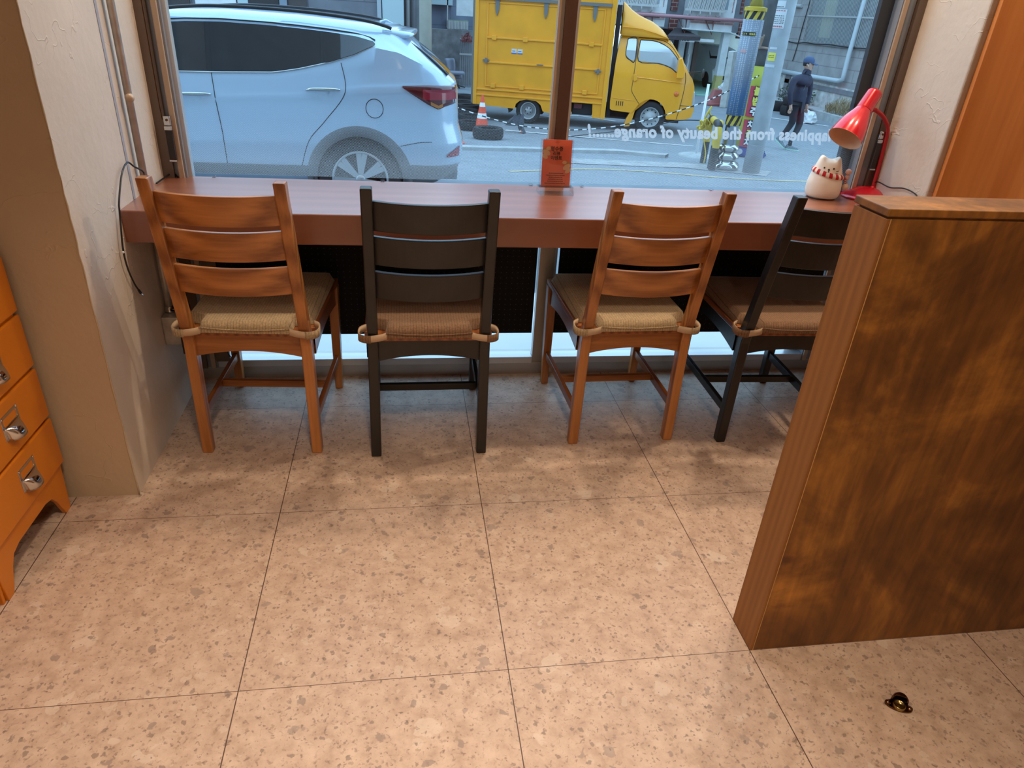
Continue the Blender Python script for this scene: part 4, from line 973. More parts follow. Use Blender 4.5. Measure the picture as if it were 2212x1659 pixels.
def wheel(par, c, axis, R, W, rim_r, nsp, mats, dual=False):
    ax_ = Vector(axis).normalized()
    prof = [(rim_r, 0.0), (rim_r+0.01, -0.012), (R*0.80, -0.018), (R*0.95, -0.006), (R, 0.02), (R, W-0.02), (R*0.95, W), (rim_r, W)]
    w_ = MB().lathe(prof, c, 40, ax_, cap=False).build('tire', mats[0], par, smooth=True)
    rb = MB().lathe([(rim_r+0.002, -0.004), (rim_r-0.008, -0.008), (rim_r-0.016, 0.004), (rim_r-0.02, 0.07), (0.0, 0.09)], c, 40, ax_, cap=False).build('rim', mats[1], par, smooth=True)
    e1 = ax_.orthogonal().normalized(); e2 = ax_.cross(e1); sp = MB()
    sp.tube([Vector(c)+(rim_r-0.004)*(math.cos(t)*e1+math.sin(t)*e2) for t in fr(0, 2*math.pi, 40)[:-1]], 0.013, 8, closed=True)
    for k in range(nsp):
        a = 2*math.pi*k/nsp+0.2; d = math.cos(a)*e1+math.sin(a)*e2; t = ax_.cross(d)
        for da in (-0.12, 0.12):
            d2 = (d+t*da).normalized(); t2 = ax_.cross(d2); p0 = Vector(c)+d*0.035-ax_*-0.004; p1 = Vector(c)+d2*(rim_r-0.006)
            w0, w1 = 0.020, 0.024
            sp.hexa([p0-t2*w0+ax_*0.03, p0+t2*w0+ax_*0.03, p1+t2*w1+ax_*0.03, p1-t2*w1+ax_*0.03], [p0-t2*w0+ax_*0.002, p0+t2*w0+ax_*0.002, p1+t2*w1-ax_*0.002, p1-t2*w1-ax_*0.002])
    sp.build('spokes', mats[2], rb, bev=0.003)
    MB().lathe([(0.0, -0.004), (0.035, -0.002), (0.045, 0.01), (0.045, 0.04)], c, 24, ax_, cap=False).build('hub_cap', mats[2], rb, smooth=True)
for wx, wz in WC:
    wheel(suv, (wx, CY0+0.035, wz), (0, 1, 0), 0.372, 0.235, 0.250, 7, (M_tire, M_trimb, M_rim))
    wheel(suv, (wx, CY0+CW-0.035, wz), (0, -1, 0), 0.372, 0.235, 0.250, 7, (M_tire, M_trimb, M_rim))
# roof rail, spoiler, rear window, windscreen
rail = curve_pts([(x, CY0+0.24, z) for x, z in ((-1.95, 1.115), (-1.57, 1.185), (-1.35, 1.215), (-1.1, 1.23), (-0.73, 1.232), (-0.34, 1.22), (0.05, 1.19), (0.24, 1.155), (0.30, 1.135))], 5)
MB().tube(rail, 0.014, 8).build('roof_rail', M_trimb, suv, smooth=True)
MB().tube([Vector((p.x, 2*CY0+CW-p.y, p.z)) for p in rail], 0.014, 8).build('roof_rail', M_trimb, suv, smooth=True)
rows = []
for x, z, th_ in ((0.28, 1.150, 0.05), (0.40, 1.140, 0.055), (0.50, 1.128, 0.03), (0.535, 1.122, 0.012)):
    r_ = []
    for k in range(13):
        u = -1+2*k/12; y = CY0+CW/2+u*(CW/2-0.235); r_.append(Vector((x-0.06*abs(u)**3, y, z-0.028*abs(u)**3)))
    r_ += [p-Vector((0, 0, th_)) for p in reversed(r_)]; rows.append(r_)
b = MB().grid(rows, True); k = len(b.v); b.f.append(tuple(range(k-26, k))); b.m.append(0)
b.build('rear_spoiler', M_paint, suv, smooth=True)
yc = CY0+CW/2
b = MB(); rr = []
for t in fr(0, 1, 6):
    x = 0.44+(0.815-0.44)*t+0.02*math.sin(math.pi*t); z = 1.07+(0.80-1.07)*t; hw_ = 0.64+0.13*t
    rr.append([Vector((x-0.05*abs(u)**2+0.025, yc+u*hw_, z)) for u in fr(-1, 1, 12)])
b.grid(rr).build('rear_window', M_cglass, suv, smooth=True, solid=0.01)
b = MB(); rr = []
for t in fr(0, 1, 6):
    x = -1.90-(3.02-1.90)*t; z = 1.14+(0.64-1.14)*t; hw_ = 0.60+0.15*t
    rr.append([Vector((x+0.10*abs(u)**2-0.05, yc+u*hw_, z+0.02)) for u in fr(-1, 1, 12)])
b.grid(rr).build('windscreen', M_cglass, suv, smooth=True, solid=0.01)
MB().tube([(0.20, CY0+0.5, 1.17), (0.25, CY0+0.5, 1.19), (0.31, CY0+0.5, 1.172)], [0.02, 0.014, 0.004], 8).build('roof_antenna', M_paint, suv, smooth=True)
for yy in (CY0-0.10, CY0+CW+0.10):
    MB().lathe([(0.0, 0), (0.06, 0.01), (0.075, 0.05), (0.06, 0.10), (0.0, 0.11)], (-2.02, yy, 0.78), 16, (1, 0, 0.1), cap=False).build('wing_mirror', M_paint, suv, smooth=True)
# ================================================================ YELLOW BOX TRUCK
M_yel = plain('yellow_truck_paint', (0.86, 0.345, 0.012), 0.35, coat=0.4, var=0.04, scale=2)
M_yel2 = plain('yellow_truck_paint_worn', (0.82, 0.32, 0.012), 0.45, var=0.08, scale=3, bmp=0.05)
M_grime = plain('grimy_grey_metal', (0.16, 0.15, 0.14), 0.6)
M_uside = plain('dark_underbody', (0.015, 0.015, 0.016), 0.8)
M_wing = plain('pale_truck_glass', (0.50, 0.53, 0.54), 0.06, 0.55, coat=0.5)
M_orl = plain('orange_lens', (0.75, 0.16, 0.02), 0.2)
TH = math.radians(-15.28); TP = Vector((3.198, 15.108, -0.91))
TD = Vector((math.cos(TH), math.sin(TH), 0)); TN = Vector((-math.sin(TH), math.cos(TH), 0))
truck = thing('box_truck', TP+TD*1.1+TN*0.85, 'yellow box truck parked across the road behind the steel window post', 'truck')
def tp(u, z, v=0.0): return TP+TD*u+TN*v+Vector((0, 0, z))
def tprism(pts, v0, v1, nm, mat, par, bev=0.0, seg=2, sm=False):
    return MB().prism([tp(u, z, v0) for u, z in pts], TN*(v1-v0)).build(nm, mat, par, bev=bev, seg=seg, smooth=sm)
def tbox(u0, u1, z0, z1, v0, v1, nm, mat, par, bev=0.0): return tprism([(u0, z0), (u1, z0), (u1, z1), (u0, z1)], v0, v1, nm, mat, par, bev)
box = tprism([(-1.33, 0.52), (1.64, 0.52), (1.66, 2.62), (-1.33, 2.62)], 0.0, 1.72, 'cargo_box', M_yel2, truck, 0.015)
tbox(-1.345, -1.30, 0.36, 2.62, -0.012, 1.73, 'rear_frame', M_grime, box)
tbox(-1.30, -1.22, 0.34, 2.62, -0.02, 0.0, 'corner_post', M_yel, box, 0.004); tbox(1.56, 1.66, 0.23, 2.62, -0.025, 0.04, 'corner_post', M_yel, box, 0.004)
# side door panel: frame, rails, hinges, latches
tbox(-1.03, 1.44, 0.72, 0.745, -0.022, 0.0, 'door_edge', M_yel, box, 0.003); tbox(-1.04, -1.015, 0.72, 2.36, -0.018, 0.0, 'door_edge', M_yel, box, 0.003)
tbox(1.42, 1.445, 0.72, 2.36, -0.018, 0.0, 'door_edge', M_yel, box, 0.003); tbox(-1.03, 1.44, 2.335, 2.36, -0.018, 0.0, 'door_edge', M_yel, box, 0.003)
for z in (1.21, 1.69): tbox(-1.03, 1.44, z-0.018, z+0.018, -0.03, 0.0, 'door_rail', M_yel, box, 0.006)
tbox(-1.22, 1.56, 0.64, 0.675, -0.03, 0.0, 'lower_rail', M_yel, box, 0.006); tbox(-1.22, 1.56, 0.525, 0.56, -0.03, 0.0, 'lower_rail', M_yel, box, 0.006)
for u, z in ((-0.87, 1.69), (-0.20, 1.69), (1.21, 1.69), (-0.86, 0.745), (-0.22, 0.745), (1.16, 0.745)):
    tbox(u-0.05, u+0.05, z-0.045, z+0.045, -0.045, -0.005, 'hinge', M_yel, box, 0.006)
for u, z in ((-1.03, 1.24), (1.40, 1.18)):
    l = tbox(u-0.07, u+0.07, z-0.02, z+0.02, -0.05, -0.02, 'latch', M_grime, box, 0.004)
    tbox(u-0.02, u+0.03, z-0.06, z+0.05, -0.06, -0.03, 'latch_lever', M_grime, l, 0.004)
tbox(0.08, 0.22, 1.215, 1.235, -0.06, -0.03, 'door_hook', M_grime, box, 0.003)
for u in (-0.83, 0.20, 1.22):
    tprism([(u-0.05, 2.40), (u+0.05, 2.40), (u+0.035, 2.20), (u, 2.10), (u-0.035, 2.20)], -0.028, -0.005, 'top_hinge', M_grime, box)
tbox(-1.22, 1.56, 2.40, 2.46, -0.05, 0.0, 'top_gutter', M_grime, box)
M_stick = plain('sticker_white', (0.60, 0.58, 0.56), 0.6); M_sblue = plain('sticker_blue', (0.10, 0.15, 0.35), 0.6)
for u in (-0.43, -0.30):
    s_ = tbox(u-0.055, u+0.055, 1.40, 1.50, -0.004, 0.0, 'sticker', M_stick, box)
    tbox(u-0.055, u+0.055, 1.40, 1.425, -0.006, -0.004, 'sticker_band', M_sblue, s_)
    for k in range(4): tbox(u-0.035+k*0.017, u-0.025+k*0.017, 1.45, 1.465, -0.006, -0.004, 'sticker_mark', M_uside, s_)
# lower skirts
tprism([(-1.28, 0.52), (-1.28, 0.345), (-0.95, 0.325), (-0.35, 0.30), (-0.33, 0.40), (-0.25, 0.47), (-0.10, 0.51), (-0.10, 0.53)], -0.005, 0.03, 'side_skirt', M_yel2, truck)
tprism([(-0.10, 0.53), (-0.10, 0.51), (0.12, 0.49), (0.22, 0.42), (0.28, 0.29), (0.42, 0.265), (0.91, 0.255), (0.90, 0.53)], -0.005, 0.03, 'side_skirt', M_yel2, truck)
tprism([(1.36, 0.53), (1.38, 0.235), (1.62, 0.235), (1.62, 0.53)], -0.005, 0.03, 'side_skirt', M_yel2, truck)
tbox(-1.25, 1.6, 0.30, 0.53, 0.25, 1.5, 'chassis', M_uside, truck); tbox(0.92, 1.37, 0.27, 0.53, 0.08, 0.25, 'fuel_tank', M_uside, truck, 0.02)
pl_ = tbox(0.96, 1.13, 0.40, 0.50, 0.05, 0.08, 'dark_red_plate', plain('dull_maroon', (0.10, 0.02, 0.03), 0.6), truck)
tbox(1.68, 1.765, 0.28, 2.45, 0.10, 1.55, 'cab_gap_fill', M_uside, truck); tbox(1.5, 3.3, 0.22, 0.45, 0.35, 1.35, 'front_chassis', M_uside, truck)  # dark block added in the gap behind the cab, standing in for its shade
# cab
cab_pts = [(1.75, 0.45), (1.735, 0.60), (1.76, 1.40), (1.80, 1.84), (1.84, 1.895), (2.10, 1.91), (2.60, 1.90), (2.82, 1.86), (2.92, 1.78), (3.12, 1.55), (3.32, 1.27), (3.42, 1.16), (3.49, 1.02), (3.54, 0.80), (3.56, 0.60), (3.565, 0.50), (3.53, 0.38), (3.40, 0.335), (3.02, 0.32)]
arc = [(2.62+0.36*math.cos(a), 0.33+0.375*math.sin(a)) for a in fr(0.0, math.radians(165), 12)]
cabp = [p for p in cab_pts]+arc+[(2.24, 0.40), (1.80, 0.425)]
cabo = MB()
# side skin bends inwards towards the roof and towards the nose
def cv(u, z):
    v = 0.0
    if z > 1.15: v += 0.20*((z-1.15)/0.75)**1.3
    if u > 3.05: v += 0.16*((u-3.05)/0.52)**2
    return v
W_T = 1.62
n0 = len(cabp)
near = [tp(u, z, cv(u, z)) for u, z in cabp]; far = [tp(u, z, W_T-cv(u, z)) for u, z in cabp]
import mathutils
# tessellate each side so it can follow the bend
def bent_side(flip):
    bm = bmesh.new(); vs = [bm.verts.new((u, 0, z)) for u, z in cabp]; f = bm.faces.new(vs)
    bmesh.ops.triangulate(bm, faces=[f])
    bmesh.ops.subdivide_edges(bm, edges=[e for e in bm.edges if not e.is_boundary], cuts=0)
    for ax_, vals in ((2, fr(0.5, 1.85, 9)), (0, fr(1.9, 3.5, 10))):
        for q in vals:
            n_ = Vector((1, 0, 0)) if ax_ == 0 else Vector((0, 0, 1)); co = n_*q
            bmesh.ops.bisect_plane(bm, geom=bm.verts[:]+bm.edges[:]+bm.faces[:], plane_co=co, plane_no=n_)
    bm.verts.index_update(); V = [tp(v.co.x, v.co.z, cv(v.co.x, v.co.z) if not flip else W_T-cv(v.co.x, v.co.z)) for v in bm.verts]; F = [tuple(v.index for v in f.verts) for f in bm.faces]; bm.free()
    return V, F
for fl in (False, True): cabo.add(*bent_side(fl))
cabo.add(near+far, [(i, (i+1) % n0, n0+(i+1) % n0, n0+i) for i in range(n0)])
cab = cabo.build('cab', M_yel, truck); smooth_angle(cab, 30)
def cpatch(pts, off, nm, mat, par, thick=0.006):
    bm = bmesh.new(); vs = [bm.verts.new((u, 0, z)) for u, z in pts]; f = bm.faces.new(vs); bmesh.ops.triangulate(bm, faces=[f])
    for q in fr(0.5, 1.85, 18): bmesh.ops.bisect_plane(bm, geom=bm.verts[:]+bm.edges[:]+bm.faces[:], plane_co=Vector((0, 0, q)), plane_no=Vector((0, 0, 1)))
    bm.verts.index_update(); V = [tp(v.co.x, v.co.z, cv(v.co.x, v.co.z)-off) for v in bm.verts]; F = [tuple(v.index for v in f.verts) for f in bm.faces]; bm.free()
    return MB().add(V, F).build(nm, mat, par, solid=thick)
def cline(pts, nm, mat, par, r=0.006, off=0.003, closed=False):
    P = curve_pts([Vector((u, 0, z)) for u, z in pts], 4, closed)
    return MB().tube([tp(p.x, p.z, cv(p.x, p.z)-off) for p in P], r, 5, closed=closed, cap=not closed).build(nm, mat, par)
q_ = [(1.965, 1.82), (1.99, 1.845), (2.15, 1.845), (2.155, 1.43), (2.06, 1.44), (1.955, 1.53)]
cpatch(q_, 0.006, 'quarter_window', M_wing, cab); cline(q_+[q_[0]], 'window_seal', M_trimb, cab, 0.010)
dw = [(2.23, 1.83), (2.56, 1.82), (2.80, 1.735), (2.95, 1.62), (3.08, 1.47), (3.09, 1.26), (2.92, 1.35), (2.65, 1.415), (2.235, 1.435)]
cpatch(dw, 0.006, 'door_window', M_wing, cab); cline(dw+[dw[0]], 'window_seal', M_trimb, cab, 0.010)
cline([(2.19, 1.87), (2.18, 1.45), (2.17, 1.0), (2.17, 0.85), (2.26, 0.72), (2.36, 0.60)], 'door_gap', M_trimb, cab, 0.005)
cline([(2.19, 1.87), (2.60, 1.86), (2.85, 1.78), (3.05, 1.58), (3.20, 1.36), (3.27, 1.20), (3.28, 0.95), (3.25, 0.60), (3.21, 0.34)], 'door_gap', M_trimb, cab, 0.005)
cline([(1.78, 0.68), (2.0, 0.665), (2.26, 0.65)], 'panel_crease', M_yel2, cab, 0.006)
cline([(2.25, 1.12), (2.8, 1.09), (3.25, 1.06)], 'panel_crease', M_yel, cab, 0.012)
MB().lathe([(0.0, 0.012), (0.04, 0.010), (0.075, 0.0)], tp(2.20, 1.10, 0), 20, -TN, cap=False).build('handle_dish', M_yel2, cab, smooth=True)
tprism([(2.16, 1.17), (2.24, 1.18), (2.26, 1.06), (2.19, 1.03)], -0.03, 0.0, 'door_handle', M_yel, cab, 0.008)
MB().lathe([(0.0, 0.022), (0.04, 0.018), (0.055, 0.0)], tp(3.13, 0.845, 0), 16, -TN, cap=False).xform(Matrix.Identity(4)).build('side_indicator', M_orl, cab, smooth=True)
for k in range(4): tbox(1.87+k*0.045, 1.885+k*0.045, 0.53, 0.62, -0.006, 0.0, 'vent_slot', M_trimb, cab)
tprism([(3.05, 1.54), (3.12, 1.57), (3.23, 1.32), (3.21, 1.17), (3.06, 1.16)], -0.20, 0.02, 'wing_mirror', M_yel, truck, 0.02)
MB().tube([tp(3.33, 1.27, 0.12), tp(3.48, 1.30, -0.02), tp(3.56, 1.32, -0.10)], 0.012, 8).build('mirror_arm', M_trimb, truck)
MB().lathe([(0.0, 0), (0.085, 0.005), (0.09, 0.02), (0.07, 0.04), (0, 0.045)], tp(3.58, 1.29, -0.10), 24, TD, cap=False).build('round_mirror', M_trimb, truck, smooth=True)
tprism([(3.455, 0.98), (3.53, 0.90), (3.56, 0.66), (3.545, 0.60), (3.50, 0.62)], 0.12, 0.42, 'headlamp', plain('headlamp_glass', (0.55, 0.55, 0.56), 0.08, 0.5), cab, 0.02)
cline([(3.24, 0.62), (3.40, 0.615), (3.56, 0.60)], 'bumper_gap', M_trimb, cab, 0.006, 0.0)
# windscreen
b = MB(); rows = []
for t in fr(0, 1, 6):
    u = 2.86+(3.36-2.86)*t; z = 1.83+(1.24-1.83)*t
    rows.append([tp(u+0.035*(1-s_*s_)+0.01, z+0.012, W_T/2+s_*(W_T/2-0.30+0.10*t)) for s_ in fr(-1, 1, 10)])
b.grid(rows).build('windscreen', M_wing, cab, smooth=True, solid=0.008)
# mud guard strip behind the front wheel
tprism([(2.20, 0.42), (2.31, 0.50), (2.27, 0.30), (2.22, 0.12), (2.10, 0.10), (2.12, 0.25)], 0.01, 0.20, 'mudguard', M_yel, truck, 0.01)
# air deflector on the cab roof
dfl = [(1.80, 2.52), (1.88, 2.46), (1.98, 2.38), (2.12, 2.30), (2.26, 2.245), (2.42, 2.19), (2.55, 2.12), (2.67, 2.04), (2.76, 1.95), (2.81, 1.875)]
rows = []
for u, z in dfl:
    inset = 0.30*max(0, (z-1.85)/0.67)*0.5; zl = 1.895
    row = [tp(1.80+(u-1.80)*1.0, zl, 0.10), tp(u, (zl+z)/2, 0.13+inset*0.4), tp(u, z-0.04, 0.18+inset)]
    row += [tp(u, z, W_T/2+s_*(W_T/2-0.24-inset)) for s_ in fr(-1, 1, 6)]
    row += [tp(u, z-0.04, W_T-0.18-inset), tp(u, (zl+z)/2, W_T-0.13-inset*0.4), tp(1.80+(u-1.80)*1.0, zl, W_T-0.10)]
    rows.append(row)
d_ = MB().grid(rows).build('roof_deflector', M_yel, truck, solid=0.02); smooth_angle(d_, 35)
MB().tube([tp(1.82, 2.06, 0.115), tp(2.2, 2.04, 0.11), tp(2.5, 1.98, 0.105), tp(2.78, 1.90, 0.10)], 0.012, 6).build('deflector_crease', M_yel2, d_)
# wheels
def twheel(u, r, rim_r, dual):
    for side in (0, 1):
        c = tp(u, r, 0.05 if side == 0 else W_T-0.05); ax_ = TN if side == 0 else -TN
        prof = [(rim_r, 0.0), (r*0.85, -0.015), (r*0.97, 0.0), (r, 0.025), (r, 0.17), (r*0.95, 0.19), (rim_r, 0.19)]
        t_ = MB().lathe(prof, c, 36, ax_, cap=False).build('tire', M_tire, truck, smooth=True)
        dsh = [(rim_r+0.004, -0.006), (rim_r-0.012, -0.008), (rim_r-0.022, 0.02), (rim_r-0.03, 0.05 if not dual else 0.09)]
        dsh += [(0.10, 0.035 if not dual else 0.10), (0.085, 0.015), (0.05, 0.005), (0.045, -0.01), (0.0, -0.014)] if not dual else [(0.09, 0.10), (0.085, 0.05), (0.06, 0.02), (0.0, 0.018)]
        rm = MB().lathe(dsh, c, 36, ax_, cap=False).build('rim', M_rimg, t_, smooth=True)
        e1 = ax_.orthogonal().normalized(); e2 = ax_.cross(e1); hb = MB()
        for k in range(10 if not dual else 5):
            a = 2*math.pi*k/(10 if not dual else 5); d = math.cos(a)*e1+math.sin(a)*e2
            rr = rim_r-0.055 if not dual else 0.06
            hb.cyl(Vector(c)+d*rr+ax_*0.03, Vector(c)+d*rr+ax_*(0.055 if not dual else 0.0), 0.012, n=8) if dual else hb.lathe([(0.013, 0.038), (0.013, 0.044)], Vector(c)+d*rr, 8, ax_)
        hb.build('rim_holes', M_uside, rm)
M_rimg = plain('painted_steel_rim', (0.40, 0.40, 0.40), 0.45, 0.3)
twheel(2.64, 0.33, 0.205, False); twheel(-0.05, 0.275, 0.175, True)
tbox(-0.34, 0.26, 0.20, 0.52, 0.22, 1.4, 'rear_axle', M_uside, truck)
tprism([(-0.53, 0.33), (-0.40, 0.31), (-0.42, 0.24), (-0.49, 0.20), (-0.50, 0.27)], 0.05, 0.22, 'mud_flap', M_uside, truck)

# ================================================================ TRAFFIC CONE AND TIRES
M_cone = plain('orange_red_cone', (0.82, 0.10, 0.045), 0.55); M_refl = plain('reflective_white', (0.80, 0.80, 0.80), 0.4)
c0 = at_g(1040, 284)
cone = thing('traffic_cone', c0, 'orange-red traffic cone with two white bands beside the loose tires', 'cone')
def cone_at(z): return 0.145+(0.022-0.145)*(z-0.03)/0.67
MB().box(c0.x-0.19, c0.x+0.19, c0.y-0.19, c0.y+0.19, c0.z, c0.z+0.025).build('base', M_cone, cone, bev=0.01)
for z0, z1, nm, mt in ((0.025, 0.26, 'body', M_cone), (0.26, 0.36, 'white_band', M_refl), (0.36, 0.48, 'body', M_cone), (0.48, 0.56, 'white_band', M_refl), (0.56, 0.70, 'body', M_cone)):
    MB().lathe([(cone_at(z0), z0), (cone_at(z1), z1)], c0, 28).build(nm, mt, cone, smooth=False)
def flat_tire(name, p, R, Wd, label, tilt=0.0, az=0.0, group=None):
    h = R*0.62; prof = [(h, 0.02), (h+0.03, 0.0), (R*0.93, 0.0), (R, Wd*0.22), (R, Wd*0.78), (R*0.93, Wd), (h+0.03, Wd), (h, Wd-0.02), (h, 0.02)]
    m_ = MB().lathe(prof, (0, 0, 0), 36, cap=False)
    m_.xform(Matrix.Translation(Vector(p)) @ Matrix.Rotation(az, 4, 'Z') @ Matrix.Rotation(tilt, 4, 'X'))
    o_ = m_.build(name, M_tire, None, smooth=True); smooth_angle(o_, 45); return tag(o_, label, 'tire', group)
flat_tire('loose_tire', at_g(1057, 303)+Vector((0, 0.25, 0.0)), 0.29, 0.19, 'black car tire lying flat right in front of the traffic cone')
for k, (px, py, R, t_) in enumerate([(1004, 283, 0.27, 'nearest of the tire row, left of the cone'), (1006, 268, 0.28, 'second in the row behind the cone'), (1000, 256, 0.29, 'third in the row, halfway along'), (1003, 244, 0.29, 'fourth in the row, beyond the cone top'), (990, 234, 0.28, 'fifth in the row, beside the car tail lamp'), (994, 221, 0.28, 'farthest of the row, level with the tail lamp')]):
    p = at_g(px, py); flat_tire('row_tire', p+Vector((0.12, 0.25, 0)), R, 0.17, 'dark tire lying flat, '+t_, group='row of tires between car and truck')
# grey chair shell standing behind the car
M_gch = plain('grey_plastic_shell', (0.24, 0.25, 0.30), 0.5)
gp = at_g(985, 190); Yc = gp.y; gz = gp.z
oc = thing('office_chair', gp, 'grey plastic office chair just beyond the rear end of the silver-blue car', 'chair')
def gy(px, py, d=0): return at_y(px, py, Yc+d)
rows = []
for px0, px1, py in ((960, 981, 126), (961, 983, 132), (964, 984, 145), (966, 983, 158), (969, 977, 164)):
    rows.append([gy(px0+(px1-px0)*i/6, py)+Vector((0, 0.06*math.sin(math.pi*i/6), 0)) for i in range(7)])
MB().grid(rows).build('backrest', M_gch, oc, smooth=True, solid=0.05)
MB().tube(curve_pts([gy(970, 163), gy(985, 164), gy(998, 167)], 5), [0.05+0.035*math.sin(math.pi*i/10) for i in range(11)], 10).build('armrest', M_gch, oc, smooth=True)
MB().tube([gy(963, 148), gy(972, 149)], 0.03, 8).build('armrest', M_gch, oc, smooth=True)
MB().tube([gy(974, 150, 0.05), gy(978, 170, 0.0), gp+Vector((0, 0, 0.02))], 0.035, 8).build('post', M_trimb, oc)
b = MB()
for k in range(5): a = 2*math.pi*k/5; b.tube([gp+Vector((0, 0, 0.09)), gp+Vector((0.28*math.cos(a), 0.28*math.sin(a), 0.03))], 0.022, 6)
b.build('star_base', M_trimb, oc)
sp_ = gp+Vector((0.0, -0.25, 0.45)); MB().box(sp_.x-0.23, sp_.x+0.23, sp_.y-0.22, sp_.y+0.22, sp_.z-0.04, sp_.z+0.04).build('seat', M_gch, oc, bev=0.03)
c1 = at_y(981, 250, 11.6); c1.z = ground(c1.y)
cn = thing('traffic_cone', c1, 'orange-red traffic cone mostly hidden behind the silver-blue car tail', 'cone')
MB().lathe([(0.13, 0.02), (0.03, 0.68), (0.0, 0.69)], c1, 24).build('body', M_cone, cn, smooth=True); MB().box(c1.x-0.18, c1.x+0.18, c1.y-0.18, c1.y+0.18, c1.z, c1.z+0.03).build('base', M_cone, cn)
# ================================================================ POLES, ROPE, BANNER
M_polec = plain('grey_utility_pole', (0.34, 0.37, 0.39), 0.7, var=0.15, scale=4, bmp=0.1)
M_ydark = plain('safety_yellow', (0.66, 0.44, 0.04), 0.5, var=0.1, scale=10); M_bdark = plain('safety_black', (0.02, 0.02, 0.022), 0.5)
M_ss = plain('polished_stainless_pole', (0.42, 0.45, 0.48), 0.16, 0.95)
def vert_pts(px, py, top=7.0):
    p = at_g(px, py); return p
# main grey pole
P1 = vert_pts(1621, 374)
pole = thing('utility_pole', P1, 'large grey utility pole with paper notices, in front of the yellow-green banner', 'pole')
R1 = 0.120
MB().lathe([(R1*1.02, -0.1), (R1, 0.7), (R1, 7.0)], P1, 36).build('shaft', M_polec, pole, smooth=True)
MB().lathe([(R1*1.035, -0.05), (R1*1.035, 0.40), (R1*1.01, 0.41)], P1, 36).build('foot_sleeve', plain('dull_grey_pole_foot', (0.26, 0.28, 0.30), 0.8, var=0.15, scale=6), pole, smooth=True)
def wrap(C0, R, px0, py0, px1, py1, nm, mat, par, off=0.002, n_=10):
    """a sheet wrapped on a pole between two picture columns and rows (front side)"""
    dx = (Vector((CP.x, CP.y, 0))-Vector((C0.x, C0.y, 0))).normalized(); sx_ = Vector((-dx.y, dx.x, 0))
    def ang(px, py):
        p = at_p(px, py, Vector((C0.x, C0.y, 0))+dx*R*0.7, dx); s_ = (p-Vector((C0.x, C0.y, p.z))).dot(sx_); return math.asin(max(-0.99, min(0.99, s_/R))), p.z
    a0, z0 = ang(px0, py0); a1, z1 = ang(px1, py1); rows = []
    for z in (z0, z1):
        rows.append([Vector((C0.x, C0.y, z))+(dx*math.cos(a)+sx_*math.sin(a))*(R+off) for a in fr(a0, a1, n_)])
    return MB().grid(rows).build(nm, mat, par, smooth=True), (a0, a1, z0, z1, dx, sx_)
M_paper = plain('white_paper', (0.66, 0.67, 0.68), 0.7); M_torn = plain('torn_paper', (0.58, 0.61, 0.63), 0.8)
M_ysign = plain('yellow_sticker', (0.80, 0.70, 0.10), 0.5); M_ink2 = plain('black_ink', (0.02, 0.02, 0.025), 0.6); M_rink = plain('red_ink', (0.55, 0.05, 0.06), 0.6)
n1, i1 = wrap(P1, R1, 1672, 0, 1696, 17, 'notice', M_paper, pole)
n2, i2 = wrap(P1, R1, 1674, 19, 1692, 62, 'notice', M_paper, pole, 0.003)
n3, i3 = wrap(P1, R1, 1661, 113, 1673, 132, 'yellow_notice', M_ysign, pole, 0.003)
n4, i4 = wrap(P1, R1, 1653, 138, 1672, 146, 'torn_paper', M_torn, pole, 0.003)
wrap(P1, R1, 1654, 80, 1663, 84, 'torn_paper', M_torn, pole, 0.003); wrap(P1, R1, 1664, 101, 1678, 107, 'torn_paper', M_torn, pole, 0.003)
def on_pole(C0, R, info, u, z): a0, a1, z0, z1, dx, sx_ = info; a = a0+(a1-a0)*u; return Vector((C0.x, C0.y, z0+(z1-z0)*z))+(dx*math.cos(a)+sx_*math.sin(a))*(R+0.005), sx_ if (a1 > a0) else -sx_
def marks(nh, info, rows_, mat, seed=1):
    rnd = random.Random(seed)
    for v in rows_:
        u = 0.1
        while u < 0.85:
            l = rnd.uniform(0.05, 0.14); p0, s_ = on_pole(P1, R1, info, u, v); p1, _ = on_pole(P1, R1, info, min(u+l, 0.92), v)
            b_ = MB().add([p0, p1, p1+Vector((0, 0, 0.008)), p0+Vector((0, 0, 0.008))], [(0, 1, 2, 3)]); b_.build('fine_print', mat, nh); u += l+0.05
marks(n2, i2, (0.36, 0.47, 0.58, 0.68, 0.76), M_ink2, 3); marks(n2, i2, (0.10,), M_rink, 5); marks(n2, i2, (0.90, 0.94), M_rink, 8); marks(n3, i3, (0.4, 0.6), M_ink2, 2); marks(n1, i1, (0.90,), M_ink2, 12)
# steel pole in a blue mesh sleeve
P2 = at_g(1564, 366)
sp2 = thing('warning_pole', P2, 'steel pole with chrome bulb foot, blue-grey mesh sleeve and yellow-black stripes', 'pole')
def z_at(px, py, P):
    d = ray(px, py); h = Vector((P.x-CP.x, P.y-CP.y)); t = h.dot(Vector((d.x, d.y)))/(d.x*d.x+d.y*d.y); return (CP+d*t).z-P.z
zb = [z_at(1567+(366-y)*0.19, y, P2) for y in (366, 345, 338, 270, 248, 190, 79, 66, 42, 24, 16, 0)]
MB().lathe([(0.10, 0.0), (0.10, zb[3])], P2, 12).build('lower_shaft', M_ss, sp2)
MB().lathe([(0.0, 0.0), (0.19, 0.01), (0.215, 0.055), (0.185, 0.11), (0.135, 0.13), (0.145, 0.145), (0.185, 0.18), (0.17, 0.235), (0.12, 0.26), (0.13, 0.27), (0.162, 0.30), (0.15, 0.345), (0.10, 0.37)], P2, 40, cap=False).build('bulb_foot', M_chrome, sp2, smooth=True)
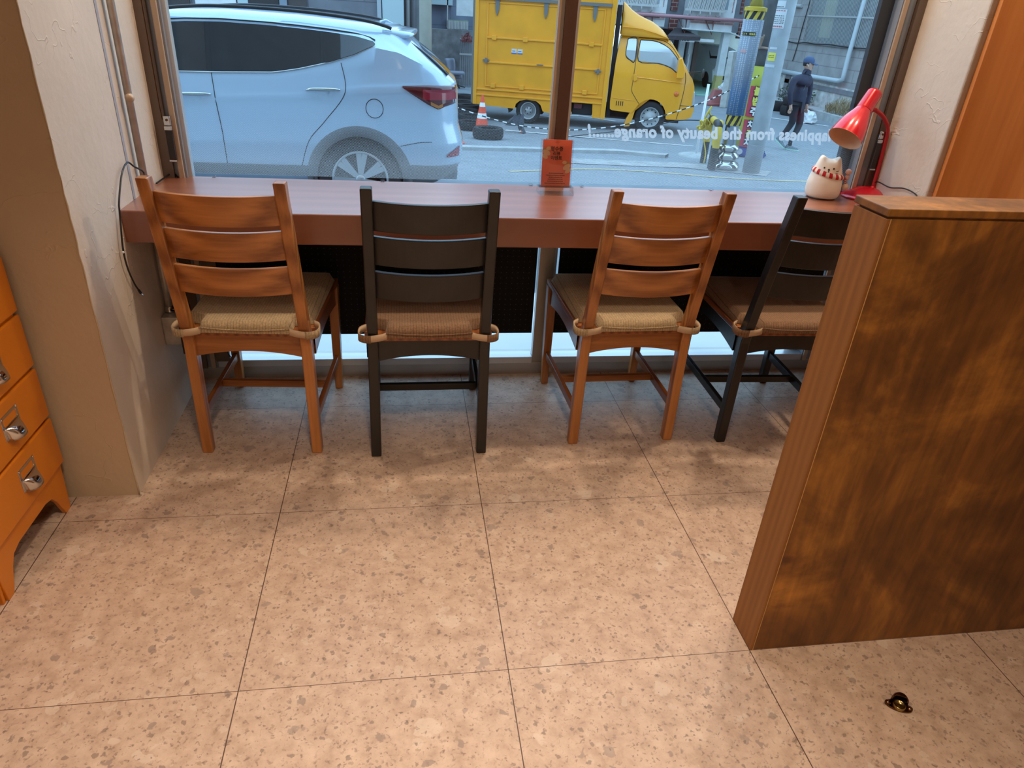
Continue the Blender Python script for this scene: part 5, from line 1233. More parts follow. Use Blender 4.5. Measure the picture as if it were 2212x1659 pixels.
def stripes(nm, z0, z1, R, par):
    b_ = MB(); n_ = 48
    m = plain('hazard_stripes', (0.7, 0.6, 0.06), 0.5) if 'hazard_stripes' not in MATS else MATS['hazard_stripes']
    b_.lathe([(R, z0), (R, z1)], P2, n_, cap=False); return b_.build(nm, m, par, smooth=True)
def hazard():
    m, n, b_, o_ = newmat('hazard_stripes'); c = coords(n); sx = n.nodes.new('ShaderNodeSeparateXYZ'); n.links.new(c.outputs[0], sx.inputs[0])
    a = n.nodes.new('ShaderNodeMath'); a.operation = 'ARCTAN2'; n.links.new(sx.outputs[1], a.inputs[0]); n.links.new(sx.outputs[0], a.inputs[1])
    k = n.nodes.new('ShaderNodeMath'); k.operation = 'MULTIPLY'; k.inputs[1].default_value = 1.2732; n.links.new(a.outputs[0], k.inputs[0])
    z = n.nodes.new('ShaderNodeMath'); z.operation = 'MULTIPLY_ADD'; z.inputs[1].default_value = -4.6; n.links.new(sx.outputs[2], z.inputs[0]); n.links.new(k.outputs[0], z.inputs[2])
    f = n.nodes.new('ShaderNodeMath'); f.operation = 'FRACT'; z2 = n.nodes.new('ShaderNodeMath'); z2.operation = 'ADD'; z2.inputs[1].default_value = 100; n.links.new(z.outputs[0], z2.inputs[0]); n.links.new(z2.outputs[0], f.inputs[0])
    r = ramp(n, f.outputs[0], [(0.0, (0.66, 0.48, 0.06)), (0.5, (0.02, 0.022, 0.025))], 'CONSTANT'); n.links.new(r.outputs[0], b_.inputs['Base Color']); b_.inputs['Roughness'].default_value = 0.5
hazard()
stripes('hazard_band', zb[3], zb[4], 0.115, sp2); stripes('hazard_band', zb[8], zb[9], 0.135, sp2)
MB().lathe([(0.150, zb[9]), (0.150, zb[10]), (0.10, zb[10]+0.01)], P2, 36).build('yellow_collar', M_ydark, sp2, smooth=False)
MB().lathe([(0.09, zb[10]), (0.09, 7.0)], P2, 24).build('upper_shaft', M_ss, sp2, smooth=True)
def mesh_mat():
    m, n, b_, o_ = newmat('perforated_sleeve'); c = coords(n); sx = n.nodes.new('ShaderNodeSeparateXYZ'); n.links.new(c.outputs[0], sx.inputs[0])
    v = N(n, 'ShaderNodeTexVoronoi', Scale=42.0, Randomness=0.15); n.links.new(c.outputs[0], v.inputs['Vector'])
    zz = zb[5]
    rz = ramp(n, sx.outputs[2], [(0.0, (0.09, 0.22, 0.42)), (1.0, (0.24, 0.27, 0.33))]); mr = n.nodes.new('ShaderNodeMapRange'); mr.inputs[1].default_value = zz-0.08; mr.inputs[2].default_value = zz+0.18; n.links.new(sx.outputs[2], mr.inputs[0]); n.links.new(mr.outputs[0], rz.inputs[0])
    hole = ramp(n, v.outputs['Distance'], [(0.34, 1.0), (0.42, 0.0)])
    col = mixc(n, hole.outputs[0], rz.outputs[0], (0.44, 0.47, 0.50)); n.links.new(col, b_.inputs['Base Color']); b_.inputs['Roughness'].default_value = 0.5
    return m
M_mesh = mesh_mat()
sl = MB().lathe([(0.128, zb[4]), (0.140, zb[8])], P2, 48).build('mesh_sleeve', M_mesh, sp2, smooth=True)
def wrap2(px0, py0, px1, py1, nm, mat, off=0.004): return wrap(P2, 0.136, px0, py0, px1, py1, nm, mat, sl, off)
lab, li = wrap2(1605, 68, 1631, 78, 'black_label', M_ink2, 0.005)
a0, a1, z0, z1, dx, sx_ = li
M_ytext = plain('yellow_letters', (0.80, 0.70, 0.12), 0.5)
for k, ch in enumerate('CTV 작동중'):
    if ch == ' ': continue
    a = a0+(a1-a0)*(0.10+0.80*k/6); p = Vector((P2.x, P2.y, z1+(z0-z1)*0.22))+(dx*math.cos(a)+sx_*math.sin(a))*(0.136+0.007)
    tang = (-dx*math.sin(a)+sx_*math.cos(a)); tang = tang if a1 > a0 else -tang
    place(text_mesh('label_letter', ch, abs(z0-z1)*0.62, M_ytext, lab, bold=0.001, extr=0.0004), p, tang, (0, 0, 1), lab)
wrap2(1601, 106, 1611, 114, 'pink_mark', plain('pale_pink_print', (0.62, 0.36, 0.36), 0.6)); 
# concrete pole with the yellow-green banner wrapped round it
P3 = at_g(1609, 337)
P3z = P3.z
bp_ = thing('banner_pole', P3, 'dark concrete pole wrapped in a yellow-green banner, behind the grey utility pole', 'pole')
MB().lathe([(0.17, -0.05), (0.15, 6.5)], P3, 28).build('shaft', plain('dark_old_concrete', (0.11, 0.115, 0.12), 0.85, var=0.2, scale=6), bp_, smooth=True)
M_ban = plain('yellow_green_banner', (0.40, 0.40, 0.05), 0.7, var=0.08, scale=5); M_banb = plain('navy_banner_foot', (0.035, 0.06, 0.24), 0.7, var=0.15, scale=10)
M_banr = plain('red_banner_panel', (0.52, 0.05, 0.085), 0.7)
zt = z_at(1655, 143, P3); zm = z_at(1618, 314, P3); zl_ = z_at(1612, 334, P3)
RB = 0.262
def bsheet(z0, z1, a0, a1, R, nm, mat, par, th=0.004):
    dx = (Vector((CP.x, CP.y, 0))-Vector((P3.x, P3.y, 0))).normalized(); sx_ = Vector((dx.y, -dx.x, 0))*-1
    rows = []
    for z in fr(z0, z1, 6):
        t = (z-z0)/(z1-z0); rows.append([P3+Vector((0, 0, z))+(dx*math.cos(a)*0.85+sx_*math.sin(a))*(R+0.015*math.sin(3*a+t*4)+0.035*(1-t) if R > 0 else 0) for a in fr(a0, a1, 24)])
    return MB().grid(rows).build(nm, mat, par, smooth=True, solid=th)
ban = bsheet(zm, zt, -math.pi, math.pi*0.98, RB, 'banner', M_ban, bp_); bsheet(zl_, zm, -math.pi, math.pi*0.98, RB+0.012, 'banner_foot', M_banb, bp_)
dx3 = (Vector((CP.x, CP.y, 0))-Vector((P3.x, P3.y, 0))).normalized(); sx3 = Vector((-dx3.y, dx3.x, 0))
if sx3.dot(RT) < 0: sx3 = -sx3
def bpt(a, z, off):
    t = (z-zm)/(zt-zm); aa = a; R = RB+0.015*math.sin(3*a+t*4)+0.035*(1-t)
    return P3+Vector((0, 0, z))+(dx3*math.cos(a)*0.85+sx3*math.sin(a))*(R+off)
def bpatch(a0, a1, z0, z1, off, nm, mat, par): return MB().grid([[bpt(a, z, off) for a in fr(a0, a1, 8)] for z in fr(z0, z1, 6)]).build(nm, mat, par, smooth=True)
zr1 = z_at(1632, 184, P3); zr2 = z_at(1610, 248, P3); zr3 = z_at(1608, 254, P3); zr4 = z_at(1600, 312, P3)
rp1 = bpatch(-0.48, 0.62, zr2, zr1, 0.014, 'red_panel', M_banr, ban); rp2 = bpatch(-0.48, 0.62, zr4, zr3, 0.014, 'red_panel', M_banr, ban)
M_wtx = plain('white_banner_letters', (0.75, 0.75, 0.74), 0.6); M_ytx = plain('yellow_banner_letters', (0.72, 0.66, 0.12), 0.6)
def bchar(ch, a, z, size, mat, par):
    p = bpt(a, z, 0.022); q = bpt(a+0.08, z, 0.022); place(text_mesh('banner_letter', ch, size, mat, par, bold=0.006, extr=0.001), p, q-p, (0, 0, 1), par)
    p2 = bpt(a, z, 0.018); place(text_mesh('letter_outline', ch, size, M_ink2, par, bold=0.016, extr=0.0006), p2, q-p, (0, 0, 1), par)
hh = (zr1-zr2)
for k, (ch, mt) in enumerate((('불', M_ytx), ('법', M_ytx), ('주', M_wtx))): bchar(ch, -0.02, zr2+hh*(0.70-0.33*k)+0.02, hh*0.30, mt, rp1)
hh = (zr3-zr4)
for k, (ch, mt) in enumerate((('차', M_wtx), ('금', M_ytx), ('지', M_wtx))): bchar(ch, -0.02, zr4+hh*(0.68-0.33*k)+0.02, hh*0.30, mt, rp2)
MB().lathe([(0.045, 0), (0.05, 0)], bpt(-0.32, (zm+zl_)/2-0.0, 0.05), 20, dx3).build('round_emblem', M_wtx, ban)
tie = MB().tube(curve_pts([P3+Vector((0.19*math.cos(a), 0.19*math.sin(a), zt+0.25+0.03*math.sin(2*a))) for a in fr(0, 2*math.pi, 12)], 3), 0.018, 8).build('rope_tie', plain('brown_rope', (0.34, 0.24, 0.18), 0.9), bp_, smooth=True)
for k in range(6):
    a = -2.2+k*0.25; p = P3+Vector((-0.19, -0.10, zt+0.27)); MB().tube([p, p+Vector((-0.16+0.03*k, -0.08, 0.05+0.03*k))], 0.012, 6).build('rope_end', MATS['brown_rope'], bp_)
# big hanging end of the banner behind the utility pole foot
b = MB().add([at_y(1634, 300, P3.y-0.24), at_y(1644, 303, P3.y-0.26), at_y(1655, 337, P3.y-0.26), at_y(1642, 348, P3.y-0.25), at_y(1626, 346, P3.y-0.22)], [(0, 1, 2, 3, 4)])
b.build('banner_flap', M_banb, bp_, solid=0.006)
# U-shaped barrier hoops
def hoop(p0, p1, hgt, label, par_name='barrier_hoop'):
    t = thing(par_name, (p0+p1)/2, label, 'barrier'); z = max(p0.z, p1.z)+hgt; r = 0.15; d = (p1-p0); d.z = 0; L_ = d.length; d.normalize()
    top = [Vector((p0.x, p0.y, p0.z))] + [Vector((p0.x, p0.y, z-r))]
    path = [Vector((p0.x, p0.y, p0.z+0.0)), Vector((p0.x, p0.y, z-r))]
    for k in range(1, 7): a = k/6*math.pi/2; path.append(Vector((p0.x, p0.y, z-r))+d*(r-r*math.cos(a))+Vector((0, 0, r*math.sin(a))))
    e = Vector((p1.x, p1.y, 0))
    for k in range(0, 6): a = k/6*math.pi/2; path.append(Vector((p1.x, p1.y, z-r))-d*(r-r*math.sin(a))+Vector((0, 0, r*math.cos(a))))
    path.append(Vector((p1.x, p1.y, z-r))); path.append(Vector((p1.x, p1.y, p1.z)))
    # resample and colour in bands
    R_ = [path[0]]; 
    for a, b_ in zip(path, path[1:]):
        n_ = max(1, int((b_-a).length/0.04)); R_ += [a.lerp(b_, k/n_) for k in range(1, n_+1)]
    tot = 0; cum = [0]
    for a, b_ in zip(R_, R_[1:]): tot += (b_-a).length; cum.append(tot)
    m_ = MB(); seg = 0.30; i = 0
    while i < len(R_)-1:
        j = i+1
        while j < len(R_)-1 and int(cum[j]/seg) == int(cum[i]/seg): j += 1
        m_.use(M_bdark if int(cum[i]/seg) % 2 == 0 else M_ydark); m_.tube(R_[i:j+1], 0.052, 14, cap=False); i = j
    m_.build('pipe', None, t, smooth=True); return t
L1 = at_g(1518, 352); L2 = at_g(1534, 368)
def hz(px, py, P): return z_at(px, py, P)
hoop(L1, L2+Vector((0.02, 0, 0)), hz(1538, 270, L2), 'black and yellow pipe barrier hoop with yellow rope, left of the steel pole')
L3 = at_g(1553, 352); L3 = Vector((P2.x+0.14, P2.y+0.75, ground(P2.y+0.75)))
hoop(L2+Vector((0.06, 0.14, 0.0)), L3, hz(1560, 270, L3)-0.02, 'second black and yellow barrier hoop, reaching behind the steel pole')
M_yrope = plain('yellow_rope', (0.72, 0.52, 0.08), 0.9)
kc = at_y(1521, 268, L1.y-0.08); rnd = random.Random(4); rt = thing('rope_bundle', kc, 'tangled yellow rope knot tied on top of the barrier hoop', 'rope')
pts = [kc+Vector((rnd.uniform(-0.10, 0.10), rnd.uniform(-0.08, 0.08), rnd.uniform(-0.10, 0.10))) for _ in range(26)]
MB().tube(curve_pts(pts, 6), 0.014, 6).build('knot', M_yrope, rt, smooth=True)
MB().tube(curve_pts([kc+Vector((0, 0, 0.08)), at_y(1528, 245, L1.y-0.1), at_y(1538, 230, L1.y-0.1), at_y(1532, 243, L1.y-0.1), at_y(1545, 262, L1.y-0.05)], 6), 0.014, 6).build('loose_loop', M_yrope, rt, smooth=True)
MB().tube(curve_pts([kc+Vector((0, 0, -0.05)), at_y(1520, 300, L1.y-0.06), at_y(1524, 330, L1.y-0.06), at_y(1520, 352, L1.y-0.05)], 6), 0.010, 6).build('loose_end', M_yrope, rt, smooth=True)
# thin white sign post on a flat foot
S0 = at_g(1503, 338)
sg = thing('white_stake', S0, 'thin white stake on a grey flat foot, between yellow truck and barrier hoop', 'stake')
MB().cyl(S0, Vector((S0.x, S0.y, S0.z+z_at(1534, 182, S0))), 0.022, n=10).build('rod', M_white, sg, smooth=True)
MB().lathe([(0.0, 0.06), (0.06, 0.055), (0.22, 0.04), (0.30, 0.02), (0.31, 0.0)], S0, 24, cap=False).build('foot', M_conc, sg, smooth=True)
# ropes
def twist_rope(pts, label, nm='rope'):
    P_ = curve_pts(pts, 8); m_ = MB()
    for k in range(len(P_)-1): m_.use(M_white if k % 2 == 0 else M_bdark); m_.tube([P_[k], P_[k+1]], 0.011, 6, cap=False)
    return tag(m_.build(nm, None, None), label, 'rope')
A0 = at_y(972, 222, 13.2); Z1 = at_y(1640, 163, P3.y-0.36)
pts_px = [(985, 231), (1050, 253), (1122, 271), (1190, 279), (1258, 280), (1340, 271), (1421, 253), (1500, 228), (1552, 207), (1600, 183)]
pp = []
for k, (px, py) in enumerate(pts_px):
    t = (px-985)/(1640-985); pp.append(at_y(px, py, 13.0+(P3.y-0.40-13.0)*t))
twist_rope([A0]+pp+[Z1], 'black and white twisted rope sagging across the road to the banner pole')
kb = [(1180, 300), (1330, 284), (1400, 276), (1460, 261), (1515, 260)]
o = MB().tube(curve_pts([at_y(px, py, 11.8+(L1.y-11.8)*k/4) for k, (px, py) in enumerate(kb)], 6), 0.008, 6).build('cable', M_bdark); tag(o, 'thin dark cable running from the barrier hoop towards the truck wheel', 'cable')
# pigeon-like dark object near the truck rear wheel
pg = at_g(1124, 288)
o = thing('bird', pg, 'dark grey pigeon with wings raised, on the road behind the rear truck wheel', 'bird')
M_pig = plain('dark_grey_feathers', (0.07, 0.075, 0.09), 0.8)
bz = pg+Vector((0, 0, 0.20))
MB().lathe([(0.0, -0.15), (0.03, -0.12), (0.065, -0.04), (0.07, 0.02), (0.045, 0.09), (0.032, 0.13), (0.035, 0.16), (0.02, 0.19), (0.0, 0.2)], bz, 16, (0.15, 0.0, 1.0), cap=False).build('body', M_pig, o, smooth=True)
for s_ in (-1, 1):
    MB().add([bz+Vector((0.02*s_, 0, 0.06)), bz+Vector((0.05*s_-0.08, 0.02, 0.16)), bz+Vector((-0.20, 0.08*s_, 0.08)), bz+Vector((-0.34, 0.1*s_, -0.04)), bz+Vector((-0.12, 0.03*s_, -0.06))], [(0, 1, 2, 3, 4)]).build('wing', M_pig, o, solid=0.012)
MB().add([bz+Vector((0.0, -0.03, -0.10)), bz+Vector((0.06, -0.04, -0.22)), bz+Vector((0.12, 0.04, -0.20)), bz+Vector((0.05, 0.04, -0.08))], [(0, 1, 2, 3)]).build('tail', M_pig, o, solid=0.012)
for s_ in (-1, 1): MB().tube([bz+Vector((0.02, 0.02*s_, -0.12)), Vector((bz.x+0.02, bz.y+0.02*s_, pg.z))], 0.006, 6).build('leg', M_orl, o)
# ================================================================ BUILDINGS ACROSS THE ROAD
def blocks(name, c1, c2, mortar, bw, bh, axis, ms=0.012, rough=0.8):
    m, n, b_, o_ = newmat(name); c = coords(n); sx = n.nodes.new('ShaderNodeSeparateXYZ'); n.links.new(c.outputs[0], sx.inputs[0])
    cb = n.nodes.new('ShaderNodeCombineXYZ'); n.links.new(sx.outputs[axis], cb.inputs[0]); n.links.new(sx.outputs[2], cb.inputs[1])
    br = n.nodes.new('ShaderNodeTexBrick'); br.inputs['Color1'].default_value = (*c1, 1); br.inputs['Color2'].default_value = (*c2, 1); br.inputs['Mortar'].default_value = (*mortar, 1)
    br.inputs['Scale'].default_value = 1.0; br.inputs['Mortar Size'].default_value = ms; br.inputs['Brick Width'].default_value = bw; br.inputs['Row Height'].default_value = bh; br.inputs['Bias'].default_value = 0.0
    n.links.new(cb.outputs[0], br.inputs['Vector'])
    t = N(n, 'ShaderNodeTexNoise', Scale=2.5, Detail=6.0); n.links.new(c.outputs[0], t.inputs[0]); r = ramp(n, t.outputs[0], [(0.3, 0.82), (0.7, 1.12)])
    n.links.new(mixc(n, 1.0, br.outputs['Color'], r.outputs[0], 'MULTIPLY'), b_.inputs['Base Color']); b_.inputs['Roughness'].default_value = rough
    return m
M_blockw = blocks('grey_block_cladding', (0.36, 0.345, 0.34), (0.345, 0.33, 0.325), (0.24, 0.23, 0.23), 1.9, 0.32, 1, 0.012)
M_brick = blocks('dark_red_brick', (0.20, 0.055, 0.045), (0.15, 0.045, 0.04), (0.34, 0.25, 0.23), 0.30, 0.125, 0, 0.012)
M_brick2 = blocks('pink_brick', (0.42, 0.22, 0.20), (0.38, 0.19, 0.17), (0.48, 0.36, 0.34), 0.30, 0.125, 0, 0.012)
M_rub = plain('rubble_plaster', (0.56, 0.55, 0.52), 0.9, var=0.35, scale=5.0, bmp=0.8)
M_gwall = plain('grey_render', (0.22, 0.225, 0.24), 0.85, var=0.15, scale=3.0); M_dkwall = plain('dark_opening', (0.025, 0.024, 0.026), 0.6)
M_wh = plain('weathered_white', (0.66, 0.68, 0.68), 0.7, var=0.10, scale=5); M_blu = plain('pale_cyan_sheet', (0.42, 0.52, 0.54), 0.6)
M_ochre = plain('ochre_paint', (0.42, 0.27, 0.07), 0.8, var=0.15, scale=8); M_grn = plain('green_painted_floor', (0.30, 0.55, 0.44), 0.7, var=0.1, scale=3)
M_pinkp = plain('dusty_pink_pipe_paint', (0.45, 0.22, 0.24), 0.5); M_bars = plain('light_grey_bars', (0.50, 0.50, 0.49), 0.5, 0.3)
M_roofb = plain('dark_shingle', (0.075, 0.06, 0.065), 0.8, var=0.2, scale=15)
M_green = plain('dark_leaves', (0.035, 0.06, 0.03), 0.7); M_dry = plain('dry_grass', (0.36, 0.26, 0.14), 0.9)
M_pipe = plain('pale_blue_pipe', (0.55, 0.60, 0.63), 0.45)
# ---- grey block house on the right, long side running away from us
XW = 12.9
h1 = thing('block_house', (XW+2, 18.5, -0.91), 'grey block-clad house with a barred window, behind the walking person', 'building')
yL = 22.6; yR = 12.0
MB().box(XW, XW+6, yR, yL, -0.95, 6.0).build('wall', M_blockw, h1)
def wx(px, py, d=0.0): return at_x(px, py, XW-d)
zb_ = wx(1750, 178).z
MB().prism([Vector((XW-0.02, yR, -0.95)), Vector((XW-0.02, yL-0.6, -0.95)), wx(1682, 156, 0.02)+Vector((0, 0, -0.05)), Vector((XW-0.02, yR, zb_-0.05))], (0.03, 0, 0)).build('rubble_base', M_rub, h1)
MB().box(XW-0.06, XW, yL-0.75, yL-0.45, -0.95, wx(1690, 156).z).box(XW-0.06, XW, yR, yL-0.45, zb_-0.14, zb_-0.02).build('base_frame', M_gwall, h1)
a_, b_, c_, d_ = wx(1740, 88), wx(1887, 101), wx(1916, 0), wx(1756, 0)
y0w, y1w = b_.y-0.8, a_.y; z0w = (a_.z+b_.z)/2; z1w = z0w+1.55
wn = MB().box(XW-0.015, XW+0.05, y0w, y1w, z0w, z1w).build('window', plain('dim_window_glass', (0.17, 0.22, 0.25), 0.15, coat=0.5), h1)
MB().box(XW-0.05, XW, y0w-0.05, y1w+0.07, z0w-0.09, z0w-0.01).build('window_sill', M_gwall, wn)
MB().box(XW-0.05, XW, y1w, y1w+0.07, z0w, z1w).build('window_frame', plain('brown_window_frame', (0.16, 0.13, 0.12), 0.6), wn)
MB().box(XW-0.03, XW-0.01, y1w-1.35, y1w-0.75, z0w+0.12, z1w-0.25).build('pale_curtain', plain('pale_green_curtain', (0.42, 0.46, 0.36), 0.9), wn)
m_ = MB(); nb = 62
for k in range(nb+1):
    y = y0w+(y1w-y0w)*k/nb; m_.box(XW-0.10, XW-0.085, y-0.008, y+0.008, z0w-0.03, z1w)
m_.build('grille_bars', M_bars, wn); zh = wx(1830, 37).z
MB().box(XW-0.115, XW-0.10, y0w, y1w+0.03, zh-0.02, zh+0.02).build('grille_rail', M_bars, wn)
pp_ = [wx(1868, 0, 0.14)+Vector((0, 0, 1.5)), wx(1868, 0, 0.14), wx(1835, 114, 0.14), wx(1823, 160, 0.14), wx(1821, 171, 0.14), wx(1812, 175, 0.14), wx(1750, 165, 0.14), wx(1676, 151, 0.14)]
MB().tube(pp_, 0.062, 12).build('drain_pipe', M_pipe, h1, smooth=True)
MB().tube(curve_pts([wx(1750, 0, 0.06), wx(1746, 16, 0.05), wx(1733, 60, 0.03), wx(1722, 100, 0.03), wx(1712, 132, 0.03)], 4), 0.014, 6).build('wall_cable', M_bdark, h1)
MB().tube(curve_pts([wx(1692, 78, 0.03), wx(1700, 88, 0.03), wx(1720, 93, 0.03), wx(1740, 92, 0.05), wx(1765, 96, 0.05), wx(1790, 96, 0.05), wx(1815, 100, 0.05), wx(1850, 104, 0.05), wx(1885, 105, 0.05)], 4), 0.016, 6).build('wall_cable', M_bdark, h1)
MB().tube([wx(1702, 12, 0.05), wx(1732, 13, 0.05)], 0.05, 8).build('vent_pipe', M_bars, h1)
# curb, litter and plants at its foot
g1 = at_g(1655, 236)
cbx = XW-0.75
tag(MB().box(cbx-0.16, cbx, 12.0, 22.5, -0.92, -0.70).box(cbx, XW-0.07, 12.0, 22.5, -0.92, -0.74).build('kerb', M_conc), 'raised kerb with a narrow bed along the foot of the grey block house', 'curb')
def at_cb(px, py, z=-0.74): return at_z(px, py, z)
def bush(name, c, r, n_, mat, label, cat, hgt=1.0, leafs=True):
    rnd = random.Random(len(label)); m_ = MB()
    for _ in range(n_):
        a = rnd.uniform(0, 6.28); rr = r*math.sqrt(rnd.random()); z = hgt*r*rnd.random()*(1.0-0.6*rr/r); p = c+Vector((rr*math.cos(a)*0.6, rr*math.sin(a), z))
        d = Vector((rnd.uniform(-1, 1), rnd.uniform(-1, 1), rnd.uniform(0.0, 1))).normalized(); e = d.orthogonal().normalized(); l = rnd.uniform(0.05, 0.11)
        if not leafs: d = (Vector((rnd.uniform(-.6, .6), rnd.uniform(-.8, .8), 1))).normalized(); l = rnd.uniform(0.07, 0.16); m_.add([p, p+d*l, p+d*l*0.9+e*0.015, p+e*0.02], [(0, 1, 2, 3)])
        else: m_.add([p, p+d*l*0.5+e*l*0.3, p+d*l, p+d*l*0.5-e*l*0.3], [(0, 1, 2, 3)])
    return tag(m_.build(name, mat, fix=False), label, cat)
cb = Vector((cbx+0.35, at_x(1690, 236, cbx).y, -0.74)); bush('shrub', cb, 0.75, 420, M_green, 'dark green shrub at the foot of the grey house, left of the person', 'shrub', 1.1)
cb = Vector((cbx+0.35, at_x(1790, 250, cbx).y, -0.74)); bush('dry_grass', cb, 0.62, 1100, M_dry, 'heap of dry yellowish grass on the kerb, right of the person', 'grass', 0.7, False)
def up_tire(name, p, R, label, az):
    prof = [(R*0.6, 0.02), (R*0.66, 0.0), (R*0.93, 0.0), (R, 0.05), (R, 0.16), (R*0.93, 0.21), (R*0.66, 0.21), (R*0.6, 0.19), (R*0.6, 0.02)]
    m_ = MB().lathe(prof, (0, 0, -0.1), 32, cap=False); m_.xform(Matrix.Translation(Vector(p)+Vector((0, 0, R))) @ Matrix.Rotation(az, 4, 'Z') @ Matrix.Rotation(math.pi/2, 4, 'X'))
    o_ = m_.build(name, M_tire, None, smooth=True); smooth_angle(o_, 45); return tag(o_, label, 'tire')
flat_tire('old_tire', Vector((cbx-0.55, at_x(1706, 250, cbx).y, -0.91)), 0.36, 0.24, 'old tire lying at the kerb left of the walking person')
flat_tire('stacked_tire', Vector((cbx-0.55, at_x(1749, 255, cbx).y, -0.91)), 0.38, 0.26, 'dark tire at the kerb right of the walking person, lower of two')
flat_tire('stacked_tire', Vector((cbx-0.52, at_x(1749, 255, cbx).y+0.03, -0.645)), 0.37, 0.22, 'dark tire at the kerb right of the walking person, upper of two')
def rag(name, c, s, mat, label, cat, seed):
    rnd = random.Random(seed); bm = bmesh.new(); bmesh.ops.create_icosphere(bm, subdivisions=3, radius=1.0)
    for v in bm.verts: v.co = Vector((v.co.x*s[0], v.co.y*s[1], max(v.co.z, -0.35)*s[2]))*(1+0.22*math.sin(v.co.x*7+seed)*math.cos(v.co.y*6+seed*2)+0.10*rnd.uniform(-1, 1)); 
    V = [c+v.co+Vector((0, 0, 0.4*s[2])) for v in bm.verts]; F = [tuple(v.index for v in f.verts) for f in bm.faces]; bm.free()
    return tag(MB().add(V, F).build(name, mat), label, cat)
rag('plastic_bag', Vector((cbx-0.95, at_x(1744, 266, cbx-0.9).y, -0.90)), (0.22, 0.32, 0.22), M_wh, 'crumpled white plastic bag on the road in front of the stacked tires', 'bag', 3)
o = MB().add([wx(1655, 213, 1.0), wx(1682, 222, 0.9), wx(1663, 228, 1.0), wx(1655, 220, 1.1)], [(0, 1, 2, 3)]).add([wx(1656, 232, 1.0), wx(1682, 222, 0.9), wx(1670, 232, 0.95)], [(0, 1, 2)]).build('folded_board', M_wh, solid=0.02); tag(o, 'bent white board leaning at the kerb right of the utility pole', 'board')
# ---- brick house with balconies and covered parking, facing us
YB = 24.5
h2 = thing('brick_house', (13.5, YB+3, -0.91), 'red brick house with white balconies above a covered parking bay', 'building')
def zx(X, Y, d=0.0): return at_y(1380+X/6.912, Y/6.912, YB-d)
def fbox(X0, Y0, X1, Y1, d0, d1, nm, mat, par=None):
    """box on the facade plane from zoom coordinates; d0/d1 = how far it stands out (+) or back (-)"""
    a = zx(X0, Y1); b_ = zx(X1, Y0); x0, x1 = sorted((a.x, b_.x)); z0, z1 = sorted((zx((X0+X1)/2, Y1).z, zx((X0+X1)/2, Y0).z))
    return MB().box(x0, x1, YB-d0, YB-d1, z0, z1).build(nm, mat, par or h2)
zs_ = zx(1100, 470).z   # underside of the upper storey
xr_ = at_y(1700, 60, YB).x+0.4; xl_ = at_y(1300, 60, YB).x
MB().box(xl_, xr_, YB, YB+6, zs_, zs_+5.0).build('upper_wall', plain('grey_facade_render', (0.20, 0.21, 0.23), 0.85, var=0.12, scale=4), h2)
fbox(465, -260, 630, 160, 0.05, -0.1, 'brick_pier', M_brick); fbox(430, 250, 585, 440, 0.05, -0.1, 'brick_pier', M_brick)
fbox(1500, -260, 1625, 210, 0.05, -0.1, 'brick_pier', M_brick); fbox(1455, 320, 1640, 580, 0.05, -0.1, 'brick_pier', M_brick); fbox(1640, -200, 1900, 560, 0.05, -0.1, 'brick_pier', M_brick)
for (L, R, nm_) in ((625, 1375, 'a'), (-420, 365, 'b')):
    bal = fbox(L, -260 if nm_ == 'a' else -320, R, 455 if nm_ == 'a' else 370, 0.75, 0.0, 'balcony', M_wh)
    o2 = 0 if nm_ == 'a' else -90
    fbox(L+15, 262+o2, R-80, 350+o2, 0.77, 0.7, 'brick_band', M_brick2, bal)
    fbox(L+25, -260+o2, L+100, 165+o2, 0.77, 0.7, 'brick_band', M_brick2, bal); fbox(R-115, -260+o2, R-45, 190+o2, 0.77, 0.7, 'brick_band', M_brick2, bal)
    fbox(L+100, -260+o2, R-115, 125+o2, 0.77, 0.7, 'balcony_window', plain('dim_balcony_glass', (0.30, 0.36, 0.40), 0.2) if nm_ == 'a' else MATS['dim_balcony_glass'], bal)
    g_ = MB(); a = zx(L+100, 125+o2, 0.9); b_ = zx(R-115, 125+o2, 0.9)
    for k in range(26):
        x = a.x+(b_.x-a.x)*k/25; g_.add([Vector((x-0.018, YB-0.93, a.z)), Vector((x+0.018, YB-0.93, a.z)), Vector((x+0.16, YB-0.93, a.z+0.9)), Vector((x+0.12, YB-0.93, a.z+0.9))], [(0, 1, 2, 3)])
    g_.build('grille_bars', M_bars, bal, solid=0.03); zr = a.z
    MB().box(a.x-0.1, b_.x+0.1, YB-0.98, YB-0.92, zr-0.06, zr+0.0).build('grille_rail', M_bars, bal)
    for k in range(4): x = a.x+(b_.x-a.x)*(0.06+0.28*k); MB().tube(curve_pts([Vector((x, YB-0.95, zr)), Vector((x+0.02, YB-0.97, zr-0.14)), Vector((x, YB-0.88, zr-0.20)), Vector((x-0.03, YB-0.80, zr-0.16))], 4), 0.02, 6).build('grille_hook', M_bars, bal)
p0 = zx(-400, 190, 0.95); p1 = zx(1600, 318, 0.95); p0.z = p1.z = zx(800, 262, 0.95).z
MB().cyl(p0, p1, 0.055, n=10).build('facade_pipe', M_pinkp, h2, smooth=True)
for X in (200, 715, 1125):
    q = zx(X, 270, 0.9); q.z = p0.z-0.05; MB().tube([q, q+Vector((0.06, 0.1, -0.42)), q+Vector((-0.24, 0.1, 0.0)), q+Vector((0.24, 0, 0))], 0.03, 6).build('pipe_bracket', plain('rusty_bracket', (0.22, 0.09, 0.08), 0.7) if 'rusty_bracket' not in MATS else MATS['rusty_bracket'], h2)
